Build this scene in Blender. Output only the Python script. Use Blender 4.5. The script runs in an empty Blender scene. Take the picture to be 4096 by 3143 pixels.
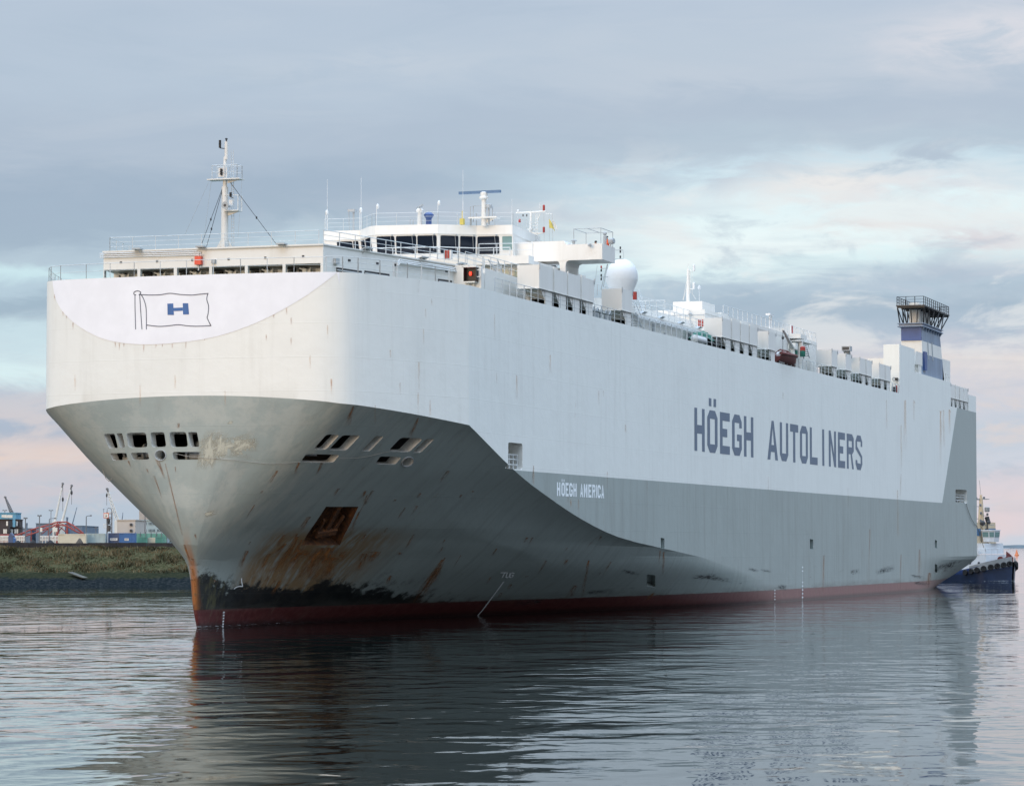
import bpy, bmesh, math, random
import numpy as np
from mathutils import Vector, Matrix

random.seed(7)
scene = bpy.context.scene
COL = scene.collection
D = bpy.data

# ------------------------------------------------------------------ camera
# X runs aft along the ship, Y to starboard, Z up, metres; water at z = 0
FPX = 12000.0                       # focal length in pixels of a 4096 px wide picture
YAW, PITCH = math.radians(18.3576), math.radians(2.9219)
BEAM = 16.13                        # half beam of the ship
CAM = np.array([0.0, -87.53, 5.72])
cam_d = D.cameras.new('camera')
cam_d.sensor_width = 36.0
cam_d.lens = 36.0 * FPX / 4096.0
cam_d.clip_start, cam_d.clip_end = 1.0, 90000.0
cam = D.objects.new('camera', cam_d)
COL.objects.link(cam)
cam.location = CAM
cam.rotation_euler = (math.radians(90) + PITCH, 0, YAW - math.radians(90))
scene.camera = cam

# ------------------------------------------------------------------ exposure
vs = scene.view_settings
vs.view_transform = 'Standard'
vs.look = 'None'
vs.exposure = 0.0
vs.gamma = 1.0
vs.use_curve_mapping = False
scene.cycles.use_denoising = True
scene.cycles.max_bounces = 8
scene.cycles.diffuse_bounces = 3
scene.cycles.sample_clamp_indirect = 6.0

# ------------------------------------------------------------------ sun
SUN_EL = math.radians(9.0)
SUN_AZ = math.atan2(0.21, -0.977)    # towards the bow and a little to starboard
sun_d = D.lights.new('sun', 'SUN')
sun_d.energy = 1.8
sun_d.angle = math.radians(32)
sun_d.color = (1.0, 0.72, 0.44)
sun = D.objects.new('sun', sun_d)
COL.objects.link(sun)
sdir = Vector((math.cos(SUN_AZ) * math.cos(SUN_EL), math.sin(SUN_AZ) * math.cos(SUN_EL), math.sin(SUN_EL)))
sun.rotation_euler = sdir.to_track_quat('Z', 'Y').to_euler()


def lin(c):
    """sRGB 0-255 to linear"""
    out = []
    for v in c:
        v = v / 255.0
        out.append(v / 12.92 if v <= 0.04045 else ((v + 0.055) / 1.055) ** 2.4)
    return tuple(out)


# ------------------------------------------------------------------ sky
class NT:
    """small helper to write node trees"""
    def __init__(self, tree):
        self.t = tree
        self.n = tree.nodes
        self.l = tree.links

    def new(self, kind, **kw):
        n = self.n.new(kind)
        for k, v in kw.items():
            setattr(n, k, v)
        return n

    def put(self, sock, v):
        if isinstance(v, bpy.types.NodeSocket):
            self.l.new(v, sock)
        elif v is not None:
            if sock.type == 'RGBA' and len(v) == 3:
                v = (*v, 1.0)
            sock.default_value = v

    def math(self, op, a, b=None, c=None, clamp=False):
        n = self.new('ShaderNodeMath', operation=op, use_clamp=clamp)
        for i, v in enumerate((a, b, c)):
            if v is not None:
                self.put(n.inputs[i], v)
        return n.outputs[0]

    def vmath(self, op, a, b=None):
        n = self.new('ShaderNodeVectorMath', operation=op)
        self.put(n.inputs[0], a)
        if b is not None:
            self.put(n.inputs[1], b)
        return n.outputs[0]

    def xyz(self, v):
        n = self.new('ShaderNodeSeparateXYZ')
        self.put(n.inputs[0], v)
        return n.outputs

    def join(self, x, y, z):
        n = self.new('ShaderNodeCombineXYZ')
        for i, v in enumerate((x, y, z)):
            self.put(n.inputs[i], v)
        return n.outputs[0]

    def noise(self, vec, scale, detail=4.0, rough=0.5, dist=0.0, color=False):
        n = self.new('ShaderNodeTexNoise')
        self.put(n.inputs['Vector'], vec)
        self.put(n.inputs['Scale'], scale)
        n.inputs['Detail'].default_value = detail
        n.inputs['Roughness'].default_value = rough
        n.inputs['Distortion'].default_value = dist
        return n.outputs['Color' if color else 'Fac']

    def ramp(self, fac, stops, mode='LINEAR'):
        n = self.new('ShaderNodeValToRGB')
        r = n.color_ramp
        r.interpolation = mode
        while len(r.elements) < len(stops):
            r.elements.new(0.5)
        for e, (p, c) in zip(r.elements, stops):
            e.position = p
            e.color = (*c, 1.0) if len(c) == 3 else c
        self.put(n.inputs[0], fac)
        return n.outputs[0]

    def step(self, v, a, b):
        n = self.new('ShaderNodeMapRange', interpolation_type='SMOOTHSTEP')
        self.put(n.inputs['Value'], v)
        self.put(n.inputs['From Min'], a)
        self.put(n.inputs['From Max'], b)
        return n.outputs[0]

    def mix(self, fac, a, b, blend='MIX'):
        n = self.new('ShaderNodeMix', data_type='RGBA', blend_type=blend)
        self.put(n.inputs[0], fac)
        self.put(n.inputs[6], a)
        self.put(n.inputs[7], b)
        return n.outputs[2]


world = D.worlds.new('World')
scene.world = world
world.use_nodes = True
W_ = NT(world.node_tree)
W_.n.clear()
SKY_STRENGTH = 0.1
tc = W_.new('ShaderNodeTexCoord')
gx, gy, gz = W_.xyz(tc.outputs['Generated'])
az = W_.math('ARCTAN2', gy, gx)
el = W_.math('ARCSINE', gz)
u_ = W_.math('SUBTRACT', YAW, az)                 # radians to the right of the ship's bow view
# slow warping of the strata
wv = W_.join(W_.math('MULTIPLY', u_, 9.0), W_.math('MULTIPLY', el, 26.0), 3.7)
warp = W_.noise(wv, 1.0, 5.0, 0.55)
fine = W_.noise(W_.join(W_.math('MULTIPLY', u_, 30.0), W_.math('MULTIPLY', el, 110.0), 1.3), 1.0, 6.0, 0.58, 0.5)
elw = W_.math('ADD', el, W_.math('ADD', W_.math('MULTIPLY', W_.math('SUBTRACT', warp, 0.5), 0.020),
                                 W_.math('MULTIPLY', W_.math('SUBTRACT', fine, 0.5), 0.019)))
elw = W_.math('ADD', elw, W_.math('MULTIPLY', u_, -0.02))
EL_TOP = 0.20


def strata(rows):
    st = []
    for y, c in sorted(rows, key=lambda q: -q[0]):
        st.append((max(0.0, (2184 - y) / 12000.0 / EL_TOP), lin(c)))
    return W_.ramp(W_.math('DIVIDE', elw, EL_TOP, clamp=True), st, 'EASE')


left = strata([(-100, (184, 198, 215)), (300, (185, 200, 217)), (560, (178, 193, 211)), (760, (165, 183, 203)),
               (900, (165, 184, 203)), (1010, (184, 203, 218)), (1080, (207, 234, 242)), (1160, (186, 208, 223)),
               (1240, (164, 186, 204)), (1340, (203, 226, 236)), (1450, (219, 242, 247)), (1560, (184, 197, 215)),
               (1700, (174, 188, 208)), (1800, (213, 205, 210)), (1900, (205, 203, 212)), (2010, (184, 200, 217)),
               (2184, (190, 204, 220))])
right = strata([(-100, (183, 197, 215)), (220, (190, 203, 218)), (480, (182, 196, 213)), (620, (186, 202, 217)),
                (730, (206, 228, 240)), (850, (232, 250, 254)), (1000, (238, 253, 255)), (1090, (226, 246, 250)),
                (1160, (184, 203, 219)), (1250, (167, 187, 206)), (1360, (178, 194, 212)), (1430, (205, 207, 219)),
                (1500, (228, 221, 222)), (1620, (209, 211, 223)), (1760, (197, 208, 223)), (1900, (207, 213, 226)),
                (2040, (224, 214, 221)), (2184, (206, 214, 227))])
side = W_.step(W_.math('ADD', u_, W_.math('MULTIPLY', W_.math('SUBTRACT', warp, 0.5), 0.12)), -0.055, 0.075)
cloud = W_.mix(side, left, right)


# large soft cloud banks and gaps, each where it hangs in the sky
def bank(x, y, rx, ry, colour, amount):
    global cloud
    ux, uy = (x - 2048) / 12000.0, (2184 - y) / 12000.0
    du = W_.math('DIVIDE', W_.math('SUBTRACT', W_.math('ADD', u_, W_.math('MULTIPLY', W_.math('SUBTRACT', fine, 0.5), 0.05)), ux), rx / 12000.0)
    dv = W_.math('DIVIDE', W_.math('SUBTRACT', elw, uy - 0.02 * ux), ry / 12000.0)
    r2 = W_.math('ADD', W_.math('MULTIPLY', du, du), W_.math('MULTIPLY', dv, dv))
    m = W_.math('MULTIPLY', W_.math('POWER', 2.718, W_.math('MULTIPLY', r2, -1.0)), amount)
    m = W_.math('MULTIPLY', m, W_.step(fine, 0.30, 0.58))
    cloud = W_.mix(m, cloud, lin(colour))


bank(4000, 170, 420, 130, (226, 224, 230), 0.9)
bank(3650, 760, 560, 60, (226, 226, 232), 0.8)
bank(3900, 960, 420, 70, (222, 216, 222), 0.9)
bank(3500, 905, 260, 26, (232, 222, 222), 0.8)
bank(2900, 700, 300, 60, (188, 201, 216), 0.8)
bank(2350, 1000, 260, 40, (192, 214, 228), 0.6)
bank(3350, 740, 330, 70, (243, 240, 238), 0.9)
bank(3000, 1010, 420, 60, (244, 252, 253), 0.8)
bank(2600, 860, 260, 50, (232, 238, 242), 0.7)
bank(3750, 640, 300, 50, (176, 190, 208), 0.7)
bank(1500, 250, 600, 70, (200, 210, 222), 0.6)
bank(2900, 330, 700, 60, (198, 208, 221), 0.6)
bank(3900, 1080, 500, 50, (186, 194, 212), 0.7)
bank(1900, 860, 700, 70, (191, 201, 216), 0.8)
bank(1250, 960, 420, 60, (206, 226, 236), 0.7)
bank(150, 1840, 460, 60, (232, 212, 204), 0.9)
bank(300, 1960, 520, 60, (205, 202, 212), 0.8)
bank(3700, 1380, 500, 40, (188, 198, 214), 0.6)
bank(4000, 2080, 220, 40, (232, 214, 218), 0.8)
# puffs of cumulus low down, lit from the side
puff = W_.noise(W_.join(W_.math('MULTIPLY', u_, 26.0), W_.math('MULTIPLY', el, 62.0), 5.5), 1.0, 7.0, 0.6, 0.4)
low_ = W_.math('MULTIPLY', W_.step(el, 0.145, 0.10), W_.step(el, 0.0, 0.02))
lowp = W_.math('MULTIPLY', low_, W_.math('MAXIMUM', side, W_.step(el, 0.062, 0.040)))
cloud = W_.mix(W_.math('MULTIPLY', W_.math('MULTIPLY', W_.step(puff, 0.50, 0.64), lowp), 0.62), cloud, W_.mix(W_.step(el, 0.075, 0.045), lin((238, 239, 240)), lin((226, 214, 213))))
cloud = W_.mix(W_.math('MULTIPLY', W_.math('MULTIPLY', W_.step(puff, 0.46, 0.34), lowp), 0.40), cloud, lin((176, 192, 210)))
# broken cloud everywhere
streak = W_.noise(W_.join(W_.math('MULTIPLY', u_, 11.0), W_.math('MULTIPLY', el, 60.0), 8.1), 1.0, 6.0, 0.6, 0.8)
cloud = W_.mix(W_.math('MULTIPLY', W_.step(streak, 0.48, 0.74), 0.26), cloud, lin((203, 211, 222)))
cloud = W_.mix(W_.math('MULTIPLY', W_.step(streak, 0.50, 0.26), 0.28), cloud, lin((168, 187, 206)))
# an overcast sky is brighter overhead than at the horizon (CIE overcast law)
up = W_.math('MAXIMUM', gz, 0.0)
lift = W_.math('ADD', W_.math('MULTIPLY', W_.step(up, 0.13, 0.45), 0.42), W_.math('MULTIPLY', W_.step(up, 0.38, 1.0), 4.6))
cloud = W_.mix(1.0, cloud, W_.join(W_.math('MULTIPLY_ADD', lift, 0.94, 1.0), W_.math('MULTIPLY_ADD', lift, 1.03, 1.0),
                                   W_.math('MULTIPLY_ADD', lift, 1.10, 1.0)), 'MULTIPLY')
cloud = W_.mix(1.0, cloud, (1 / SKY_STRENGTH,) * 3, 'MULTIPLY')
nish = W_.new('ShaderNodeTexSky', sky_type='NISHITA', sun_disc=False)
nish.sun_elevation = SUN_EL
nish.sun_rotation = math.pi / 2 - SUN_AZ
skyc = W_.mix(0.94, nish.outputs[0], cloud)
bg = W_.new('ShaderNodeBackground')
W_.put(bg.inputs['Color'], skyc)
bg.inputs['Strength'].default_value = SKY_STRENGTH
wo = W_.new('ShaderNodeOutputWorld')
W_.l.new(bg.outputs[0], wo.inputs['Surface'])

# ------------------------------------------------------------------ surveying helpers
_c, _s = math.cos(YAW), math.sin(YAW)
_p = PITCH
FWD_H = np.array([_c, _s, 0.0])
RIGHT = np.array([_s, -_c, 0.0])
UPZ = np.array([0.0, 0.0, 1.0])
FWD = FWD_H * math.cos(_p) + UPZ * math.sin(_p)
UPV = -FWD_H * math.sin(_p) + UPZ * math.cos(_p)


def at(x, y, X=None, Y=None, Z=None, dist=None):
    """world point seen at photo pixel (x, y) on the plane X=, Y=, Z= or at a distance"""
    d = FWD + RIGHT * (x - 2048.0) / FPX + UPV * (1571.5 - y) / FPX
    if X is not None:
        t = (X - CAM[0]) / d[0]
    elif Y is not None:
        t = (Y - CAM[1]) / d[1]
    elif Z is not None:
        t = (Z - CAM[2]) / d[2]
    else:
        t = dist / (d @ FWD_H)
    return CAM + d * t


def project(P):
    v = np.asarray(P, float) - CAM
    w = v @ FWD
    return np.stack([2048.0 + FPX * (v @ RIGHT) / w, 1571.5 - FPX * (v @ UPV) / w], -1)


# ------------------------------------------------------------------ materials
def material(name, base, rough=0.5, var=0.0, scale=1.0, bump=0.0, bscale=8.0, metal=0.0, spec=0.5,
             stretch=(1, 1, 1), tint=None, detail=5.0):
    m = D.materials.new(name)
    m.use_nodes = True
    k = NT(m.node_tree)
    b = k.n['Principled BSDF']
    geo = k.new('ShaderNodeNewGeometry')
    pos = k.vmath('MULTIPLY', geo.outputs['Position'], stretch)
    col = base
    if var > 0:
        n = k.noise(pos, scale, detail, 0.6)
        dark = tint or tuple(c * (1 - var) for c in base)
        col = k.mix(k.step(n, 0.35, 0.75), dark, base)
    k.put(b.inputs['Base Color'], col)
    b.inputs['Roughness'].default_value = rough
    b.inputs['Metallic'].default_value = metal
    b.inputs['Specular IOR Level'].default_value = spec
    if bump > 0:
        bn = k.new('ShaderNodeBump')
        bn.inputs['Strength'].default_value = 1.0
        bn.inputs['Distance'].default_value = bump
        k.put(bn.inputs['Height'], k.noise(pos, bscale, 5.0, 0.6))
        k.l.new(bn.outputs[0], b.inputs['Normal'])
    return m


def hull_material(name, base, dirt, rust, grey=False, seams=True):
    """painted ship plating: weld seams, slight waviness, drip streaks, rust bloom"""
    m = D.materials.new(name)
    m.use_nodes = True
    k = NT(m.node_tree)
    b = k.n['Principled BSDF']
    geo = k.new('ShaderNodeNewGeometry')
    P = geo.outputs['Position']
    x, y, z = k.xyz(P)
    girth = k.math('ADD', x, y)
    flat = k.join(x, z, 0.0)
    # vertical drips
    drip = k.noise(k.join(k.math('MULTIPLY', x, 1.5), k.math('MULTIPLY', z, 0.09), k.math('MULTIPLY', y, 0.22 if grey else 1.5)), 1.0, 6.0, 0.62)
    patch = k.noise(P, 0.16, 5.0, 0.6)
    grain = k.noise(P, 2.2, 5.0, 0.65)
    col = k.mix(k.math('MULTIPLY', k.step(drip, 0.46, 0.74), 0.55 if grey else 0.28), base, dirt)
    col = k.mix(k.math('MULTIPLY', k.step(patch, 0.44, 0.70), 0.55 if grey else 0.26), col, tuple(c * 0.86 for c in base))
    col = k.mix(k.math('MULTIPLY', k.step(grain, 0.55, 0.8), 0.22 if grey else 0.10), col, tuple(min(1, c * 1.12) for c in base))
    # rust: small spots with a drip below
    rs = k.noise(k.join(k.math('MULTIPLY', x, 0.9), k.math('MULTIPLY', z, 0.13), k.math('MULTIPLY', y, 0.16 if grey else 0.9)), 1.0, 7.0, 0.66)
    rm = k.math('MULTIPLY', k.step(rs, 0.60 if grey else 0.66, 0.78), k.step(grain, 0.42, 0.62))
    col = k.mix(k.math('MULTIPLY', rm, 0.75 if grey else 0.34), col, rust)
    if grey:
        # scuffing of the lower strakes, boot topping, black fender smear near the bow
        wob = k.noise(k.join(k.math('MULTIPLY', x, 0.42), k.math('MULTIPLY', z, 0.5), k.math('MULTIPLY', y, 0.2)), 1.0, 8.0, 0.72)
        edge = k.noise(k.vmath('MULTIPLY', P, (0.8, 0.8, 1.1)), 1.0, 9.0, 0.78)
        wob2 = k.noise(k.join(k.math('MULTIPLY', x, 1.8), k.math('MULTIPLY', z, 0.4), k.math('MULTIPLY', y, 0.35)), 1.0, 7.0, 0.74)
        # pale scratched area just aft of the stem
        fore = k.step(x, 203.0, 194.0)
        pale = k.math('MULTIPLY', k.math('MULTIPLY', fore, k.step(z, 4.5, 7.5)), k.step(wob2, 0.45, 0.6))
        col = k.mix(k.math('MULTIPLY', pale, 0.35), col, (0.44, 0.44, 0.40))
        # dirty yellow-brown wash under the anchor
        wash = k.math('MULTIPLY', k.math('MULTIPLY', k.step(x, 195.5, 198.5), k.step(x, 214.0, 206.0)),
                      k.math('MULTIPLY', k.step(z, 7.4, 6.2), k.step(wob2, 0.30, 0.56)))
        col = k.mix(k.math('MULTIPLY', wash, 0.85), col, (0.21, 0.115, 0.035))
        top = k.math('ADD', k.math('ADD', 1.6, k.math('MULTIPLY', k.step(x, 193.5, 197.0), 1.3)),
                     k.math('MULTIPLY', k.step(x, 205.0, 224.0), -0.7))
        top = k.math('ADD', top, k.math('MULTIPLY', k.step(x, 196.5, 193.3), 2.0))
        top = k.math('SUBTRACT', top, k.math('MULTIPLY', k.step(x, 214.0, 240.0), 2.3))
        h = k.math('SUBTRACT', k.math('ADD', top, k.math('ADD', k.math('MULTIPLY', k.math('SUBTRACT', wob, 0.5), 4.2),
                                                        k.math('MULTIPLY', k.math('SUBTRACT', edge, 0.5), 2.6))), z)
        black = k.math('MULTIPLY', k.step(h, -0.16, 0.30), k.math('ADD', 0.90, k.math('MULTIPLY', k.step(edge, 0.62, 0.45), 0.10)))
        halo = k.math('MULTIPLY', k.step(h, -1.3, 0.2), k.step(edge, 0.50, 0.60))
        col = k.mix(k.math('MULTIPLY', halo, 0.55), col, (0.05, 0.05, 0.045))
        # ragged olive streaks show through at the stem
        col = k.mix(black, col, (0.010, 0.011, 0.012))
        olive = k.math('MULTIPLY', k.math('MULTIPLY', black, k.step(x, 197.5, 194.5)), k.step(wob2, 0.48, 0.62))
        col = k.mix(k.math('MULTIPLY', olive, 0.8), col, (0.10, 0.095, 0.045))
        # rust along the stem itself
        stem = k.math('MULTIPLY', k.step(k.math('ABSOLUTE', y), 0.40, 0.10), k.step(z, 7.6, 3.5))
        stem = k.math('MULTIPLY', stem, k.step(grain, 0.28, 0.5))
        col = k.mix(k.math('MULTIPLY', stem, 0.85), col, (0.33, 0.12, 0.035))
        # dark dock scuffs along the waterline aft
        sc = k.noise(k.join(k.math('MULTIPLY', x, 0.13), k.math('MULTIPLY', z, 0.9), 1.0), 1.0, 8.0, 0.72)
        scm = k.math('MULTIPLY', k.math('MULTIPLY', k.step(sc, 0.60, 0.70), k.step(z, 4.3, 2.4)), k.step(x, 232.0, 262.0))
        col = k.mix(k.math('MULTIPLY', scm, 0.7), col, (0.035, 0.038, 0.04))
        sm = k.math('MULTIPLY', k.math('MULTIPLY', k.step(sc, 0.50, 0.66), k.step(z, 4.6, 2.2)), k.step(x, 382.0, 400.0))
        col = k.mix(k.math('MULTIPLY', sm, 0.8), col, (0.06, 0.06, 0.055))
        red_edge = k.math('ADD', 1.28, k.math('MULTIPLY', k.math('SUBTRACT', wob2, 0.5), 0.22))
        redc = k.mix(k.step(grain, 0.4, 0.7), (0.105, 0.024, 0.024), (0.15, 0.048, 0.044))
        redc = k.mix(k.math('MULTIPLY', k.step(x, 240.0, 330.0), 0.55), redc, (0.26, 0.12, 0.115))
        redc = k.mix(k.math('MULTIPLY', k.step(wob2, 0.54, 0.68), 0.6), redc, (0.17, 0.12, 0.085))
        col = k.mix(k.step(k.math('SUBTRACT', red_edge, z), -0.02, 0.05), col, redc)
        band = k.math('MULTIPLY', k.math('MULTIPLY', k.step(z, 2.0, 1.25), k.step(z, 1.0, 1.3)), k.step(sc, 0.38, 0.60))
        col = k.mix(k.math('MULTIPLY', band, 0.45), col, (0.10, 0.095, 0.08))
        foul = k.math('MULTIPLY', k.step(z, 0.5, 0.05), 0.75)
        col = k.mix(foul, col, (0.03, 0.02, 0.02))
    # weld seams
    br = k.new('ShaderNodeTexBrick')
    k.put(br.inputs['Vector'], flat)
    br.inputs['Scale'].default_value = 1.0
    br.inputs['Brick Width'].default_value = 9.0
    br.inputs['Row Height'].default_value = 2.35
    br.inputs['Mortar Size'].default_value = 0.035
    br.inputs['Mortar Smooth'].default_value = 0.8
    seam = br.outputs['Fac']
    col = k.mix(k.math('MULTIPLY', seam, 0.06 if seams else 0.0), col, dirt)
    k.put(b.inputs['Base Color'], col)
    b.inputs['Roughness'].default_value = 0.42
    b.inputs['Specular IOR Level'].default_value = 0.35
    wav = k.noise(P, 0.9, 3.0, 0.5)
    hgt = k.math('ADD', k.math('MULTIPLY', wav, 0.036 if seams else 0.008), k.math('MULTIPLY', seam, 0.005 if seams else 0.0))
    bn = k.new('ShaderNodeBump')
    bn.inputs['Strength'].default_value = 0.7
    bn.inputs['Distance'].default_value = 1.0
    k.put(bn.inputs['Height'], hgt)
    k.l.new(bn.outputs[0], b.inputs['Normal'])
    return m


RUST = (0.20, 0.075, 0.02)
M = {}
M['white_hull'] = hull_material('white_hull_paint', (0.775, 0.775, 0.73), (0.60, 0.59, 0.54), (0.36, 0.20, 0.09))
M['grey_hull'] = hull_material('grey_hull_paint', (0.292, 0.335, 0.320), (0.19, 0.21, 0.195), (0.17, 0.085, 0.03), grey=True)
M['stripe_grey'] = hull_material('grey_stripe_paint', (0.292, 0.335, 0.320), (0.25, 0.27, 0.265), (0.25, 0.15, 0.08))
M['inside'] = material('mooring_deck_paint', (0.82, 0.80, 0.74), 0.6, 0.2, 1.4)
M['deck'] = material('green_deck_paint', (0.10, 0.14, 0.12), 0.8, 0.3, 0.5)
M['dark_inside'] = material('mooring_room_shade', (0.10, 0.095, 0.09), 0.8, 0.3, 0.8)  # dark base colour puts the room's deep shade into its walls
M['white'] = hull_material('white_paint', (0.74, 0.715, 0.67), (0.58, 0.55, 0.48), (0.40, 0.24, 0.12), seams=False)
M['white2'] = material('clean_white_paint', (0.70, 0.70, 0.69), 0.5, 0.05, 1.5)
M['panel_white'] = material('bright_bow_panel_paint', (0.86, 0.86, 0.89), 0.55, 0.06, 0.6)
M['grey'] = material('grey_paint', (0.42, 0.44, 0.45), 0.5, 0.2, 1.0)
M['slate'] = material('slate_letter_paint', lin((92, 108, 128)), 0.5, 0.12, 0.5)
M['blue'] = material('emblem_blue_paint', (0.03, 0.13, 0.36), 0.5, 0.15, 1.0)
M['line'] = material('emblem_line_paint', (0.07, 0.085, 0.13), 0.55)
M['mark'] = material('white_mark_paint', (0.88, 0.90, 0.90), 0.6, 0.08, 3.0)
M['navy'] = material('funnel_blue_paint', (0.045, 0.095, 0.27), 0.5, 0.2, 0.7)
M['steelblue'] = material('faded_funnel_blue_paint', (0.22, 0.28, 0.38), 0.5, 0.25, 0.8, stretch=(1, 1, 0.15))
M['dark'] = material('dark_steel', (0.035, 0.036, 0.04), 0.5, 0.2, 2.0)
M['black'] = material('black_paint', (0.012, 0.012, 0.013), 0.5)
M['red'] = material('red_paint', (0.42, 0.04, 0.03), 0.5, 0.2, 3.0)
M['brightred'] = material('fire_box_red_paint', (0.75, 0.075, 0.035), 0.45, 0.1, 4.0)
M['orange'] = material('orange_cloth', (0.85, 0.13, 0.035), 0.8, 0.2, 6.0)
M['boat'] = material('rescue_boat_maroon', (0.17, 0.035, 0.03), 0.6, 0.3, 2.0)
M['green'] = material('tarpaulin_green', (0.02, 0.16, 0.11), 0.8, 0.4, 2.0)
M['yellow'] = material('flag_yellow', (0.62, 0.50, 0.12), 0.8, 0.1, 2.0)
M['skin'] = material('skin', (0.35, 0.20, 0.14), 0.6)
M['cap'] = material('dark_cap', (0.02, 0.02, 0.025), 0.8)
M['rope'] = material('rope_fibre', (0.42, 0.40, 0.36), 0.9, 0.3, 10.0)
M['rust'] = material('rusted_steel', RUST, 0.85, 0.6, 3.0, 0.02, 9.0, tint=(0.06, 0.025, 0.012))
M['rail'] = material('railing_paint', (0.56, 0.57, 0.56), 0.5)
M['glass'] = material('bridge_glass', (0.008, 0.012, 0.022), 0.08, spec=0.22)
M['green_glass'] = material('green_tinted_glass', (0.16, 0.26, 0.25), 0.12, spec=0.6)
M['radar'] = material('radar_bar_blue', (0.07, 0.15, 0.27), 0.5)


def glow(name, colour, strength):
    m = D.materials.new(name)
    m.use_nodes = True
    b = m.node_tree.nodes['Principled BSDF']
    b.inputs['Base Color'].default_value = (*colour, 1)
    b.inputs['Emission Color'].default_value = (*colour, 1)
    b.inputs['Emission Strength'].default_value = strength
    return m


M['port_lamp'] = glow('lit_port_light', (1.0, 0.04, 0.02), 3.0)


# ------------------------------------------------------------------ mesh helpers
ORIGIN = {}


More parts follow.
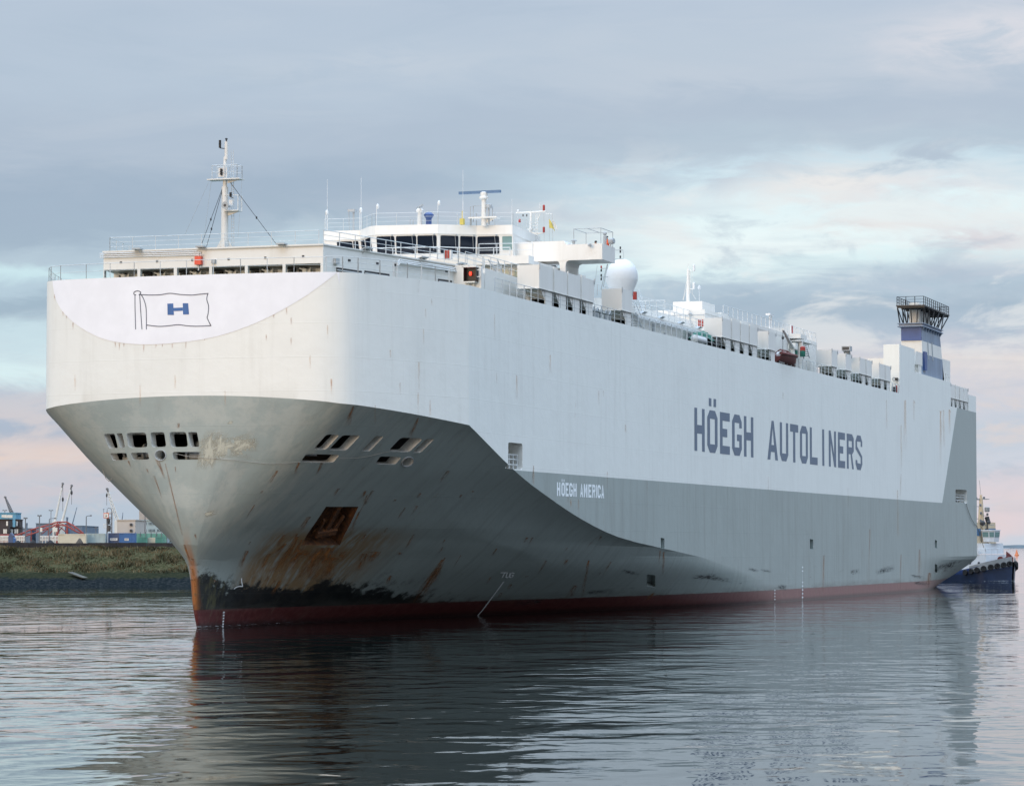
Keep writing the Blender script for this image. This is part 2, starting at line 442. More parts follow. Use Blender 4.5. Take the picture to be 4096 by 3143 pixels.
class MB:
    def __init__(self):
        self.v, self.f, self.mi = [], [], []
        self.cur = 0

    def add(self, verts, faces):
        o = len(self.v)
        self.v += [tuple(map(float, p)) for p in verts]
        self.f += [tuple(i + o for i in f) for f in faces]
        self.mi += [self.cur] * len(faces)
        return self

    def box(self, x0, x1, y0, y1, z0, z1):
        return self.hexa([(x0, y0, z0), (x1, y0, z0), (x1, y1, z0), (x0, y1, z0),
                          (x0, y0, z1), (x1, y0, z1), (x1, y1, z1), (x0, y1, z1)])

    def hexa(self, p):
        return self.add(p, [(3, 2, 1, 0), (4, 5, 6, 7), (0, 1, 5, 4), (1, 2, 6, 5), (2, 3, 7, 6), (3, 0, 4, 7)])

    def obox(self, c, ax, ay, az):
        """box about c with half vectors"""
        c, ax, ay, az = (np.asarray(q, float) for q in (c, ax, ay, az))
        P = [c + sx * ax + sy * ay + sz * az for sz in (-1, 1) for sx, sy in ((-1, -1), (1, -1), (1, 1), (-1, 1))]
        return self.hexa(P)

    def prism(self, poly, vec):
        """closed prism from a 3D polygon swept along vec"""
        n = len(poly)
        a = [np.asarray(p, float) for p in poly]
        b = [p + np.asarray(vec, float) for p in a]
        fs = [tuple(range(n - 1, -1, -1)), tuple(range(n, 2 * n))]
        fs += [(i, (i + 1) % n, n + (i + 1) % n, n + i) for i in range(n)]
        return self.add(a + b, fs)

    def slab(self, plan, z0, z1):
        return self.prism([(x, y, z0) for x, y in plan], (0, 0, z1 - z0))

    def tube(self, p, q, r, n=6, r2=None, caps=True):
        p, q = np.asarray(p, float), np.asarray(q, float)
        d = q - p
        L = np.linalg.norm(d)
        if L < 1e-6:
            return self
        d /= L
        a = np.cross(d, (0, 0, 1.0) if abs(d[2]) < 0.9 else (1.0, 0, 0))
        a /= np.linalg.norm(a)
        b = np.cross(d, a)
        r2 = r if r2 is None else r2
        vs_ = []
        for c, rr in ((p, r), (q, r2)):
            for i in range(n):
                t = 2 * math.pi * i / n
                vs_.append(c + rr * (math.cos(t) * a + math.sin(t) * b))
        fs = [(i, (i + 1) % n, n + (i + 1) % n, n + i) for i in range(n)]
        if caps:
            fs += [tuple(range(n - 1, -1, -1)), tuple(range(n, 2 * n))]
        return self.add(vs_, fs)

    def path(self, pts, r, n=5):
        for a, b in zip(pts[:-1], pts[1:]):
            self.tube(a, b, r, n)
        return self

    def lathe(self, c, prof, n=16, ax=(0, 0, 1)):
        c = np.asarray(c, float)
        d = np.asarray(ax, float)
        d /= np.linalg.norm(d)
        a = np.cross(d, (0, 0, 1.0) if abs(d[2]) < 0.9 else (1.0, 0, 0))
        a /= np.linalg.norm(a)
        b = np.cross(d, a)
        vs_, fs = [], []
        for r, h in prof:
            for i in range(n):
                t = 2 * math.pi * i / n
                vs_.append(c + d * h + r * (math.cos(t) * a + math.sin(t) * b))
        for j in range(len(prof) - 1):
            for i in range(n):
                fs.append((j * n + i, j * n + (i + 1) % n, (j + 1) * n + (i + 1) % n, (j + 1) * n + i))
        fs.append(tuple(range(n - 1, -1, -1)))
        fs.append(tuple(range((len(prof) - 1) * n, len(prof) * n)))
        return self.add(vs_, fs)

    def ball(self, c, r, n=12, sq=(1, 1, 1)):
        c = np.asarray(c, float)
        vs_, fs = [], []
        m = max(4, n // 2)
        for j in range(m + 1):
            ph = math.pi * j / m - math.pi / 2
            for i in range(n):
                t = 2 * math.pi * i / n
                vs_.append(c + r * np.array([math.cos(ph) * math.cos(t) * sq[0], math.cos(ph) * math.sin(t) * sq[1], math.sin(ph) * sq[2]]))
        for j in range(m):
            for i in range(n):
                fs.append((j * n + i, j * n + (i + 1) % n, (j + 1) * n + (i + 1) % n, (j + 1) * n + i))
        return self.add(vs_, fs)

    def rail(self, pts, h=1.05, gap=1.5, bars=3, r=0.022, pr=0.034):
        """guard rail along base points"""
        pts = [np.asarray(p, float) for p in pts]
        up = np.array([0, 0, h])
        for a, b in zip(pts[:-1], pts[1:]):
            L = np.linalg.norm(b - a)
            k = max(1, int(round(L / gap)))
            for i in range(k + 1):
                p = a + (b - a) * i / k
                self.tube(p, p + up, pr, 4)
            for j in range(1, bars + 1):
                self.tube(a + up * j / bars, b + up * j / bars, r * (1.25 if j == bars else 0.8), 4)
        return self

    def ladder(self, p, q, w, n, r=0.03):
        p, q, w = (np.asarray(t, float) for t in (p, q, w))
        self.tube(p, q, r, 4)
        self.tube(p + w, q + w, r, 4)
        for i in range(1, n):
            c = p + (q - p) * i / n
            self.tube(c, c + w, r * 0.8, 4)
        return self

    def islands(self):
        par = list(range(len(self.v)))

        def find(i):
            while par[i] != i:
                par[i] = par[par[i]]
                i = par[i]
            return i
        for f in self.f:
            for i in f[1:]:
                par[find(i)] = find(f[0])
        groups = {}
        for f in self.f:
            groups.setdefault(find(f[0]), []).append(f)
        out = []
        for fs in groups.values():
            m = MB()
            ids = sorted({i for f in fs for i in f})
            mp = {i: j for j, i in enumerate(ids)}
            m.add([self.v[i] for i in ids], [tuple(mp[i] for i in f) for f in fs])
            out.append(m)
        return out

    def build_each(self, name, mat, parent, smooth=False):
        """every separate piece as a part of its own"""
        return [m.build(name, mat, parent, smooth) for m in self.islands()]

    def build(self, name, mat, parent=None, smooth=False, loc=None):
        """link as ONE mesh object. Vertices are given in world metres."""
        o_ = np.array(ORIGIN[parent.name]) if parent is not None else np.array(loc if loc is not None else (0, 0, 0), float)
        me = D.meshes.new(name)
        V = np.array(self.v, float) - o_ if self.v else np.zeros((0, 3))
        me.from_pydata([tuple(p) for p in V], [], self.f)
        mats = mat if isinstance(mat, (list, tuple)) else [mat]
        for mm in mats:
            me.materials.append(M[mm] if isinstance(mm, str) else mm)
        if len(mats) > 1:
            for p, i in zip(me.polygons, self.mi):
                p.material_index = i
        bm = bmesh.new()
        bm.from_mesh(me)
        bmesh.ops.recalc_face_normals(bm, faces=bm.faces)
        bm.to_mesh(me)
        bm.free()
        if smooth:
            for p in me.polygons:
                p.use_smooth = True
            me.set_sharp_from_angle(angle=math.radians(smooth if smooth is not True else 35))
        ob = D.objects.new(name, me)
        COL.objects.link(ob)
        if parent is not None:
            ob.parent = parent
        else:
            ob.location = o_
        ORIGIN[ob.name] = tuple(o_)
        if parent is not None and name.endswith(('_rail', '_ladder', '_stair', 'tug_mark', 'draught_mark', 'flag_outline', 'lattice', 'louvre')):
            ob['kind'] = 'stuff'      # bars and strokes of a pixel or two, joined
        return ob


def thing(name, label, cat, loc, group=None):
    o = D.objects.new(name, None)
    COL.objects.link(o)
    o.location = loc
    o.empty_display_size = 0.5
    ORIGIN[o.name] = tuple(loc)
    o['label'], o['category'] = label, cat
    if group:
        o['group'] = group
    return o


def tag(o, label, cat, group=None):
    o['label'], o['category'] = label, cat
    if group:
        o['group'] = group
    return o


def structure(o):
    o['kind'] = 'structure'
    return o


def copy_thing(root, loc, label, rotz=None):
    """a copy of a thing with copies of its parts and sub-parts"""
    r = root.copy()
    COL.objects.link(r)
    r.location = loc
    if rotz is not None:
        r.rotation_euler = (0, 0, rotz)
    r['label'] = label
    for ch in list(root.children):
        c_ = ch.copy()
        COL.objects.link(c_)
        c_.parent = r
        for g in ch.children:
            d_ = g.copy()
            COL.objects.link(d_)
            d_.parent = c_
    return r

# ------------------------------------------------------------------ water
def water_material():
    m = D.materials.new('harbour_water')
    m.use_nodes = True
    k = NT(m.node_tree)
    b = k.n['Principled BSDF']
    geo = k.new('ShaderNodeNewGeometry')
    P = geo.outputs['Position']
    b.inputs['Base Color'].default_value = (0.003, 0.006, 0.0055, 1)
    b.inputs['Roughness'].default_value = 0.03
    b.inputs['IOR'].default_value = 1.48
    calm = k.noise(k.vmath('MULTIPLY', P, (0.012, 0.02, 0.0)), 1.0, 3.0, 0.55)
    amp = k.math('ADD', 0.35, k.math('MULTIPLY', k.step(calm, 0.38, 0.62), 0.85))
    n0 = k.noise(k.vmath('MULTIPLY', P, (0.10, 0.13, 0.0)), 1.0, 1.0, 0.5, 0.2)
    n1 = k.noise(k.vmath('MULTIPLY', P, (0.34, 0.40, 0.0)), 1.0, 1.5, 0.5, 0.5)
    n2 = k.noise(k.vmath('MULTIPLY', P, (1.1, 1.25, 0.0)), 1.0, 2.0, 0.5, 0.3)
    h = k.math('ADD', k.math('MULTIPLY', n0, 0.34), k.math('ADD', k.math('MULTIPLY', n1, 0.24), k.math('MULTIPLY', n2, 0.030)))
    h = k.math('MULTIPLY', h, amp)
    bn = k.new('ShaderNodeBump')
    bn.inputs['Strength'].default_value = 1.0
    bn.inputs['Distance'].default_value = WAVE
    k.put(bn.inputs['Height'], h)
    k.l.new(bn.outputs[0], b.inputs['Normal'])
    return m


WAVE = 0.36
R_ = 60000.0
w = MB()
w.add([(-R_, -R_, 0), (R_, -R_, 0), (R_, R_, 0), (-R_, R_, 0)], [(0, 1, 2, 3)])
M['water'] = water_material()
structure(w.build('water', 'water'))

# ------------------------------------------------------------------ the ship: hull form
SHIP_LOC = (300.0, 0.0, 0.0)
ship = thing('cargo_ship', 'huge white and grey car carrier with blunt rust-streaked bow under way on the channel', 'ship', SHIP_LOC)

NOSE, SLANT = 22, 60
ZDECK = 24.64
sig_w = [(0, 0.22), (0.28, 0.9), (0.39, 2.0), (0.48, 3.4), (0.62, 5.7), (0.78, 8.2), (1.0, 11.2)]
sig_f = [(0, 306.0), (0.15, 297.0), (0.25, 284.0), (0.33, 270.0), (0.383, 257.5), (0.445, 244.2), (0.543, 233.4), (0.655, 224.6), (0.762, 217.4), (1.0, 205.3)]
sig_s = [(0, 193.6), (0.1, 193.05), (0.25, 192.75), (0.38, 191.75), (0.55, 191.35), (1.0, 191.3)]
sig_e = [(0, 0.5), (0.3, 1.1), (0.5, 1.6), (0.78, 1.2), (1.0, 0.65)]
sig_m0 = [(0, 0.06), (0.1, 0.19), (0.2, 0.31), (0.3, 0.41), (0.36, 0.44), (0.42, 0.47), (0.5, 0.51), (0.6, 0.52), (0.7, 0.52), (1.0, 0.50)]
sig_m1 = [(0, 0.0), (0.25, 0.0), (0.36, 0.03), (0.42, 0.11), (0.5, 0.20), (0.6, 0.25), (1.0, 0.29)]


def smooth_interp(tab, v):
    xs = np.array([a for a, _ in tab]); ys = np.array([b for _, b in tab])
    # monotone cubic through the table
    h = np.diff(xs); d = np.diff(ys) / h
    mk = np.zeros(len(xs)); mk[0], mk[-1] = d[0], d[-1]
    for i in range(1, len(xs) - 1):
        mk[i] = 0 if d[i - 1] * d[i] <= 0 else 2 * d[i - 1] * d[i] / (d[i - 1] + d[i])
    v = min(max(v, xs[0]), xs[-1])
    i = min(int(np.searchsorted(xs, v, 'right')) - 1, len(h) - 1)
    t = (v - xs[i]) / h[i]
    return ((1 + 2 * t) * (1 - t) ** 2 * ys[i] + t * (1 - t) ** 2 * h[i] * mk[i] + t * t * (3 - 2 * t) * ys[i + 1] + t * t * (t - 1) * h[i] * mk[i + 1])


def plan_at(sig):
    """half waterline (x, half breadth) of the bow at relative height sig (1 = knuckle and above)"""
    s_ = min(max(sig, 0.0), 1.0)
    w_, xf, xs, e, m0, m1 = (smooth_interp(t, s_) for t in (sig_w, sig_f, sig_s, sig_e, sig_m0, sig_m1))
    q = np.linspace(0, 1, NOSE + 1)
    nose = np.stack([xs + e * q ** 2, w_ * q], 1)
    t = np.linspace(0, 1, SLANT + 1)[1:, None] ** 1.25
    P0 = np.array([xs + e, w_]); P3 = np.array([xf, BEAM])
    L = (P3[0] - P0[0]) / 3
    P1 = P0 + L * np.array([1, m0]); P2 = P3 - L * np.array([1, m1])
    sl = (1 - t) ** 3 * P0 + 3 * t * (1 - t) ** 2 * P1 + 3 * t * t * (1 - t) * P2 + t ** 3 * P3
    pts = np.concatenate([nose, sl])
    # ease the corner between the front and the side
    for _ in range(60):
        q2 = pts.copy()
        q2[10:56] = 0.25 * pts[9:55] + 0.5 * pts[10:56] + 0.25 * pts[11:57]
        pts = q2
    pts[0, 1] = 0.0
    return pts


arc = np.linspace(0, 1, NOSE + SLANT + 1)


def knuckle_z():
    pts = plan_at(1.0)
    y = pts[:, 1]
    z = 16.2 - 0.62 * (np.minimum(y, 11.2) / 11.2) ** 2
    over = np.clip((pts[:, 0] - 191.95) / (205.3 - 191.95), 0, 1)
    return z - 1.10 * over ** 1.15


ZK = knuckle_z()
SIGS = list(np.linspace(0, 0.78, 27)) + [0.792] + list(np.linspace(0.81, 1.0, 9))
UPPER = list(np.linspace(0, 1, 8))[1:]
MID_V = [i / 8 for i in range(1, 9)]
AFT_X = list(np.linspace(360, 424.1, 21))[1:]


def column_rows():
    rows = []
    for sg in [-0.2] + SIGS:
        sgc = max(sg, 0)
        P = plan_at(sgc)
        z = ZK * sg
        z_end = 14.48 * sg
        row = [(P[i, 0], P[i, 1], z[i]) for i in range(len(P))]
        row += [(P[-1, 0] + (360 - P[-1, 0]) * v, BEAM, z_end) for v in MID_V]
        for X in AFT_X:
            kx = max(0.0, (X - 376) / 48.1) ** 1.6
            d_ = max(0.0, 4.15 - z_end)
            row.append((X, BEAM - kx * 1.2 * d_ ** 1.15 * (1 if d_ > 0 else 0), z_end))
        rows.append(row)
    P = plan_at(1.0)
    for uu in UPPER:
        row = [(P[i, 0], P[i, 1], ZK[i] + (ZDECK - ZK[i]) * uu) for i in range(len(P))]
        zz = 14.48 + (ZDECK - 14.48) * uu
        row += [(P[-1, 0] + (360 - P[-1, 0]) * v, BEAM, zz) for v in MID_V]
        row += [(X, BEAM, zz) for X in AFT_X]
        rows.append(row)
    return np.array(rows)


ROWS = column_rows()
NR, NC = ROWS.shape[:2]
NBOW = NOSE + SLANT          # index of the crease column
R_KN = len(SIGS)             # row index of the knuckle
R_LN = 1 + SIGS.index(0.792)  # row of the white / grey line on the flat side

hv, hf, hm = [], [], []
ring = 2 * NC - 1
for r in range(NR):
    hv += [(x, -y, z) for x, y, z in ROWS[r]]                    # port, stem to stern
    hv += [(x, y, z) for x, y, z in ROWS[r][:0:-1]]              # starboard, stern to stem
for r in range(NR - 1):
    for c_ in range(ring):
        c2 = (c_ + 1) % ring
        hf.append((r * ring + c_, r * ring + c2, (r + 1) * ring + c2, (r + 1) * ring + c_))
        cc = c_ if c_ < NC - 1 else ring - 1 - c_
        if c_ == NC - 1:
            white = r >= R_LN
        else:
            cc = min(cc, NC - 2)
            white = r >= R_KN if cc < NBOW else r >= R_LN
        hm.append(0 if white else 1)
hf.append(tuple(range(ring - 1, -1, -1))); hm.append(1)
hf.append(tuple(range((NR - 1) * ring, NR * ring))); hm.append(5)
hull_b = MB()
hull_b.v, hull_b.f, hull_b.mi = hv, hf, hm
hull = hull_b.build('hull', ['white_hull', 'grey_hull', 'inside', 'dark_inside', 'rust', 'deck'], ship)

# ---- finding points of the plating (port half and a strip of starboard)
_g = np.concatenate([(ROWS[:, NBOW:0:-1] * np.array([1, 1, 1])), ROWS * np.array([1, -1, 1])], 1)
_pg = project(_g)
_tri = []
for r in range(NR - 1):
    for c_ in range(_g.shape[1] - 1):
        _tri.append(((r, c_), (r, c_ + 1), (r + 1, c_ + 1)))
        _tri.append(((r, c_), (r + 1, c_ + 1), (r + 1, c_)))
_ti = np.array([[a[0] * _g.shape[1] + a[1] for a in t] for t in _tri])
_p2 = _pg.reshape(-1, 2)
_p3 = _g.reshape(-1, 3)
_A, _B, _C = _p2[_ti[:, 0]], _p2[_ti[:, 1]], _p2[_ti[:, 2]]
_N = np.cross(_p3[_ti[:, 1]] - _p3[_ti[:, 0]], _p3[_ti[:, 2]] - _p3[_ti[:, 0]])
_den = (_B[:, 1] - _C[:, 1]) * (_A[:, 0] - _C[:, 0]) + (_C[:, 0] - _B[:, 0]) * (_A[:, 1] - _C[:, 1])
_front = ((_N * (CAM - _p3[_ti[:, 0]])).sum(1)) 


def skin(x, y, off=0.0):
    """point of the plating seen at photo pixel (x, y), lifted off by off metres, and its outward normal"""
    with np.errstate(divide='ignore', invalid='ignore'):
        l1 = ((_B[:, 1] - _C[:, 1]) * (x - _C[:, 0]) + (_C[:, 0] - _B[:, 0]) * (y - _C[:, 1])) / _den
        l2 = ((_C[:, 1] - _A[:, 1]) * (x - _C[:, 0]) + (_A[:, 0] - _C[:, 0]) * (y - _C[:, 1])) / _den
    l3 = 1 - l1 - l2
    ok = np.where((l1 > -1e-4) & (l2 > -1e-4) & (l3 > -1e-4))[0]
    if len(ok) == 0:
        dd = ((_A - (x, y)) ** 2).sum(1)
        ok = np.array([np.nanargmin(dd)])
        l1 = l1 * 0 + 1 / 3; l2 = l1; l3 = l1
    best = None
    for i in ok:
        P = l1[i] * _p3[_ti[i, 0]] + l2[i] * _p3[_ti[i, 1]] + l3[i] * _p3[_ti[i, 2]]
        dz = (P - CAM) @ FWD
        if best is None or dz < best[0]:
            n = _N[i] / (np.linalg.norm(_N[i]) + 1e-12)
            if n @ (CAM - P) < 0:
                n = -n
            best = (dz, P, n)
    return best[1] + best[2] * off, best[2]


# ---- mooring deck inside the bow and its openings
def rounded(poly, k=0.16, seg=3):
    out = []
    n = len(poly)
    for i in range(n):
        p, a, b = np.array(poly[i], float), np.array(poly[i - 1], float), np.array(poly[(i + 1) % n], float)
        pa, pb = p + (a - p) * k, p + (b - p) * k
        for j in range(seg + 1):
            t = j / seg
            out.append((1 - t) ** 2 * pa + 2 * t * (1 - t) * p + t * t * pb)
    return out


def apply_boolean(ob, cutter):
    md = ob.modifiers.new('cut', 'BOOLEAN')
    md.operation = 'DIFFERENCE'
    md.solver = 'EXACT'
    md.use_self = False
    md.object = cutter
    dg = bpy.context.evaluated_depsgraph_get()
    me = D.meshes.new_from_object(ob.evaluated_get(dg))
    ob.modifiers.clear()
    old = ob.data
    ob.data = me
    me.name = 'hull'
    D.meshes.remove(old)
    cm = cutter.data
    D.objects.remove(cutter)
    D.meshes.remove(cm)


def cutter_object(mb, slot):
    mats = ['white_hull', 'grey_hull', 'inside', 'dark_inside', 'rust']
    mb.mi = [slot] * len(mb.f)
    return mb.build('cutter', mats, ship)


# room behind the openings
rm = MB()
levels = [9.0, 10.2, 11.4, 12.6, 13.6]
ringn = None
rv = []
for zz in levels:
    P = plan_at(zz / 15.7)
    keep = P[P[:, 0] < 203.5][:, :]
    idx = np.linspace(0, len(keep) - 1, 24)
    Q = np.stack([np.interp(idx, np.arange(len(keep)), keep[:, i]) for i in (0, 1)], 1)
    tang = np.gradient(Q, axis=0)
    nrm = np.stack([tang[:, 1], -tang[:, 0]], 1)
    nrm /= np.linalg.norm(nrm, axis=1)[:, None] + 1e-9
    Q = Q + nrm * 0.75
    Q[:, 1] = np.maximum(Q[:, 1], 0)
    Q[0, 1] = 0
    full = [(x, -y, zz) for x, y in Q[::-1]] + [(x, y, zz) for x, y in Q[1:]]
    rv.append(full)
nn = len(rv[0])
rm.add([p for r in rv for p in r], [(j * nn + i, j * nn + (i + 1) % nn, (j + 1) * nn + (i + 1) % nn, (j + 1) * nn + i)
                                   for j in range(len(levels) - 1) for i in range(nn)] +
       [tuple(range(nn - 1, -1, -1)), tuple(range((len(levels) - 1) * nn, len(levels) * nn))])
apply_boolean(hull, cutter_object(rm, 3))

zc = lambda X, Y: (180 + X / 2.7375, 1520 + Y / 2.7375)
zd_ = lambda X, Y: (1150 + X / 3.1286, 1680 + Y / 3.1286)
OPEN = [
    [zc(640, 590), zc(762, 583), zc(800, 745), zc(700, 745)],
    [zc(782, 583), zc(845, 580), zc(878, 740), zc(825, 741)],
    [zc(888, 577), zc(1105, 573), zc(1123, 735), zc(915, 738)],
    [zc(1150, 572), zc(1305, 568), zc(1328, 730), zc(1170, 733)],
    [zc(1358, 568), zc(1545, 566), zc(1566, 730), zc(1378, 732)],
    [zc(1563, 568), zc(1665, 567), zc(1692, 728), zc(1590, 731)],
    [zc(712, 800), zc(890, 797), zc(910, 872), zc(742, 880)],
    [zc(935, 795), zc(1125, 790), zc(1143, 868), zc(955, 872)],
    [zc(1395, 785), zc(1705, 785), zc(1712, 868), zc(1405, 870)],
    [zd_(490, 178), zd_(652, 184), zd_(478, 370), zd_(325, 365)],
    [zd_(690, 188), zd_(916, 190), zd_(735, 380), zd_(510, 376)],
    [zd_(1100, 200), zd_(1207, 203), zd_(1030, 388), zd_(925, 383)],
    [zd_(1420, 217), zd_(1698, 230), zd_(1520, 402), zd_(1255, 390)],
    [zd_(1740, 232), zd_(1840, 236), zd_(1665, 408), zd_(1560, 404)],
    [zd_(235, 420), zd_(655, 430), zd_(570, 533), zd_(165, 520)],
    [zd_(1160, 452), zd_(1428, 462), zd_(1345, 558), zd_(1098, 548)],
]
RINGS = [(zc(1265, 822), zc(1323, 822), zc(1265, 878)), (zd_(1503, 518), zd_(1572, 490), zd_(1520, 568))]
cuts = [MB() for _ in range(6)]
for qi, poly in enumerate(OPEN):
    cut = cuts[qi % 6]
    cen, nrm = skin(*np.mean(poly, 0))
    P3 = [skin(*p)[0] for p in poly]
    inward = -nrm.copy()
    inward[2] *= 0.25
    inward /= np.linalg.norm(inward)
    rp = rounded(P3, 0.17, 3)
    outer = [p - inward * 0.9 for p in rp]
    cut.prism(outer, inward * 2.6)
ring_info = []
for a, b, c_ in RINGS:
    cut = cuts[len(ring_info)]
    cen, nrm = skin(*a)
    pb, pc = skin(*b)[0] - cen, skin(*c_)[0] - cen
    inward = -nrm.copy()
    inward[2] *= 0.25
    inward /= np.linalg.norm(inward)
    el_ = [cen + pb * math.cos(t) + pc * math.sin(t) for t in np.linspace(0, 2 * math.pi, 21)[:-1]]
    ring_info.append((el_, nrm))
    cut.prism([p - inward * 0.9 for p in el_], inward * 2.6)
for cut in cuts:
    apply_boolean(hull, cutter_object(cut, 2))
cut = MB()
# doors in the flat side
for q in ([(2033, 1768), (2090, 1775), (2090, 1878), (2033, 1872)], [(3822, 1955), (3865, 1958), (3868, 2012), (3824, 2010)]):
    P3 = [at(*p, Y=-BEAM) for p in q]
    P3 = [np.array([P3[0][0], -BEAM, P3[0][2]]), np.array([P3[2][0], -BEAM, P3[0][2]]),
          np.array([P3[2][0], -BEAM, P3[2][2]]), np.array([P3[0][0], -BEAM, P3[2][2]])]
    cut.prism([p + np.array([0, -0.6, 0]) for p in rounded(P3, 0.10, 3)], (0, 3.4, 0))
apply_boolean(hull, cutter_object(cut, 2))

# anchor pocket
cut = MB()
pk = [zd_(470, 1082), zd_(905, 1082), zd_(680, 1562), zd_(150, 1562)]
P3 = [skin(*p)[0] for p in pk]
cen, nrm = skin(*np.mean(pk, 0))
inward = -nrm
lower = np.mean([P3[2], P3[3]], 0)
outer = [p - inward * 0.4 for p in P3]
inner = [P3[0] + inward * 1.15 + (P3[1] - P3[0]) * 0.10, P3[1] + inward * 1.15 - (P3[1] - P3[0]) * 0.16,
         P3[2] + inward * 0.75 - (P3[2] - P3[3]) * 0.14 , P3[3] + inward * 0.75 + (P3[2] - P3[3]) * 0.12]
cut.hexa(outer + inner)
apply_boolean(hull, cutter_object(cut, 4))
POCKET = (P3, nrm)

# small flush pilot and bunker recesses along the side
cut = MB()
for x, y, ww, hh in ((2650, 2172, 15, 42), (3246, 2176, 13, 40), (3744, 2176, 9, 32), (2604, 2322, 34, 48), (3744, 2272, 9, 32)):
    P3 = [skin(x + sx * ww / 2, y + sy * hh / 2 + (sx * 1.5))[0] for sx, sy in ((-1, -1), (1, -1), (1, 1), (-1, 1))]
    nrm = skin(x, y)[1]
    cut.prism([p + nrm * 0.4 for p in rounded(P3, 0.08, 2)], -nrm * 0.95)
apply_boolean(hull, cutter_object(cut, 1))
for p in hull.data.polygons:
    p.use_smooth = True
hull.data.set_sharp_from_angle(angle=math.radians(9))

# ------------------------------------------------------------------ paint marks on the plating
def lift_poly(px_list, off):
    return [skin(x, y, off)[0] for x, y in px_list]


def dense(pts, k=4):
    """Catmull-Rom through the points"""
    P = [np.array(p, float) for p in pts]
    P = [P[0]] + P + [P[-1]]
    out = []
    for i in range(1, len(P) - 2):
        for j in range(k):
            t = j / k
            out.append(0.5 * ((2 * P[i]) + (-P[i - 1] + P[i + 1]) * t + (2 * P[i - 1] - 5 * P[i] + 4 * P[i + 1] - P[i + 2]) * t * t
                              + (-P[i - 1] + 3 * P[i] - 3 * P[i + 1] + P[i + 2]) * t ** 3))
    out.append(P[-2])
    return out


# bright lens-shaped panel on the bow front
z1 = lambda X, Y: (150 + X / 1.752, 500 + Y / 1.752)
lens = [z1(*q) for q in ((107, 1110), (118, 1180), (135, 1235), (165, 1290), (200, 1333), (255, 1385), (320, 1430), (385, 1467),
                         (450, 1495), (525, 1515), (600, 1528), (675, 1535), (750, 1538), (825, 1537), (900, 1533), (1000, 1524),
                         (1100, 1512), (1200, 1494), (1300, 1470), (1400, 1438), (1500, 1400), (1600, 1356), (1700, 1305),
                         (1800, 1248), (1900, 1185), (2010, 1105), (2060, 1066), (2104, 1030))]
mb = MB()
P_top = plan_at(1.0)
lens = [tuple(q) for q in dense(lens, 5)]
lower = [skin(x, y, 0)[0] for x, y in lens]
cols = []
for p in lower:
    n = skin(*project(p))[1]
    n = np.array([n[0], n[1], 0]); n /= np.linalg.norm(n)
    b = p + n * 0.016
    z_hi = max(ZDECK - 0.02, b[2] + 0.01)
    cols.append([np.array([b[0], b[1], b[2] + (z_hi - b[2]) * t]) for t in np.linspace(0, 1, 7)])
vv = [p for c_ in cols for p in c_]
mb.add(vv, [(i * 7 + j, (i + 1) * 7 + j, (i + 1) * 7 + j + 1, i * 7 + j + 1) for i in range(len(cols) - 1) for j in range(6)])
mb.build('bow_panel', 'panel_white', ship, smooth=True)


def ribbon(mb, pts, wd, off=0.028, close=False):
    """painted line of width wd metres along photo pixels"""
    P = [skin(x, y, off) for x, y in pts]
    n_ = len(P)
    for i in range(n_ if close else n_ - 1):
        a, na = P[i]
        b, nb = P[(i + 1) % n_]
        d = b - a
        d /= np.linalg.norm(d) + 1e-9
        s_ = np.cross(d, na) * wd / 2
        e = d * wd * 0.35
        mb.add([a - e - s_, b + e - s_, b + e + s_, a - e + s_], [(0, 1, 2, 3)])


mb = MB()
for line in ([(684, 1190), (685, 1300), (689, 1430)], [(717, 1185), (725, 1310), (733, 1430)],
             [(690, 1190), (677, 1186), (679, 1172), (700, 1163), (722, 1170), (723, 1182), (712, 1190)],
             [(728, 1190), (745, 1220), (760, 1270), (764, 1330), (764, 1430)],
             [(722, 1189), (790, 1192), (860, 1190), (930, 1180), (1000, 1188), (1080, 1192), (1140, 1186), (1196, 1181)],
             [(1196, 1181), (1187, 1220), (1200, 1270), (1196, 1325), (1190, 1350), (1203, 1380), (1216, 1406)],
             [(768, 1402), (850, 1411), (930, 1406), (990, 1400), (1060, 1408), (1130, 1410), (1216, 1406)]):
    ribbon(mb, dense([z1(*q) for q in line]), 0.06)
mb.build('flag_outline', 'line', ship)
mb = MB()
for q in ([(911, 1252), (952, 1250), (957, 1331), (913, 1331)], [(1019, 1249), (1057, 1249), (1063, 1327), (1021, 1328)],
          [(952, 1282), (1019, 1279), (1020, 1302), (954, 1304)]):
    mb.add(lift_poly([z1(*p) for p in q], 0.03), [(0, 1, 2, 3)])
mb.build('flag_emblem', 'blue', ship)

# grey stripe and lettering on the flat side
YS = -BEAM
mb = MB()
a, b = at(3769, 2011, Y=YS), at(3828, 1630, Y=YS)
mb.prism([(396.8, YS, 11.47), (424.13, YS, 11.47), (424.13, YS, ZDECK), (408.7, YS, ZDECK)], (0, -0.005, 0))
stripe = mb.build('stern_stripe', 'stripe_grey', ship)
mb = MB()
_a, _b = at(3822, 1955, Y=YS), at(3868, 2012, Y=YS)
mb.prism(rounded([(_a[0], YS - 0.5, _a[2]), (_b[0], YS - 0.5, _a[2]), (_b[0], YS - 0.5, _b[2]), (_a[0], YS - 0.5, _b[2])], 0.10, 3), (0, 1.0, 0))
apply_boolean(stripe, cutter_object(mb, 0))

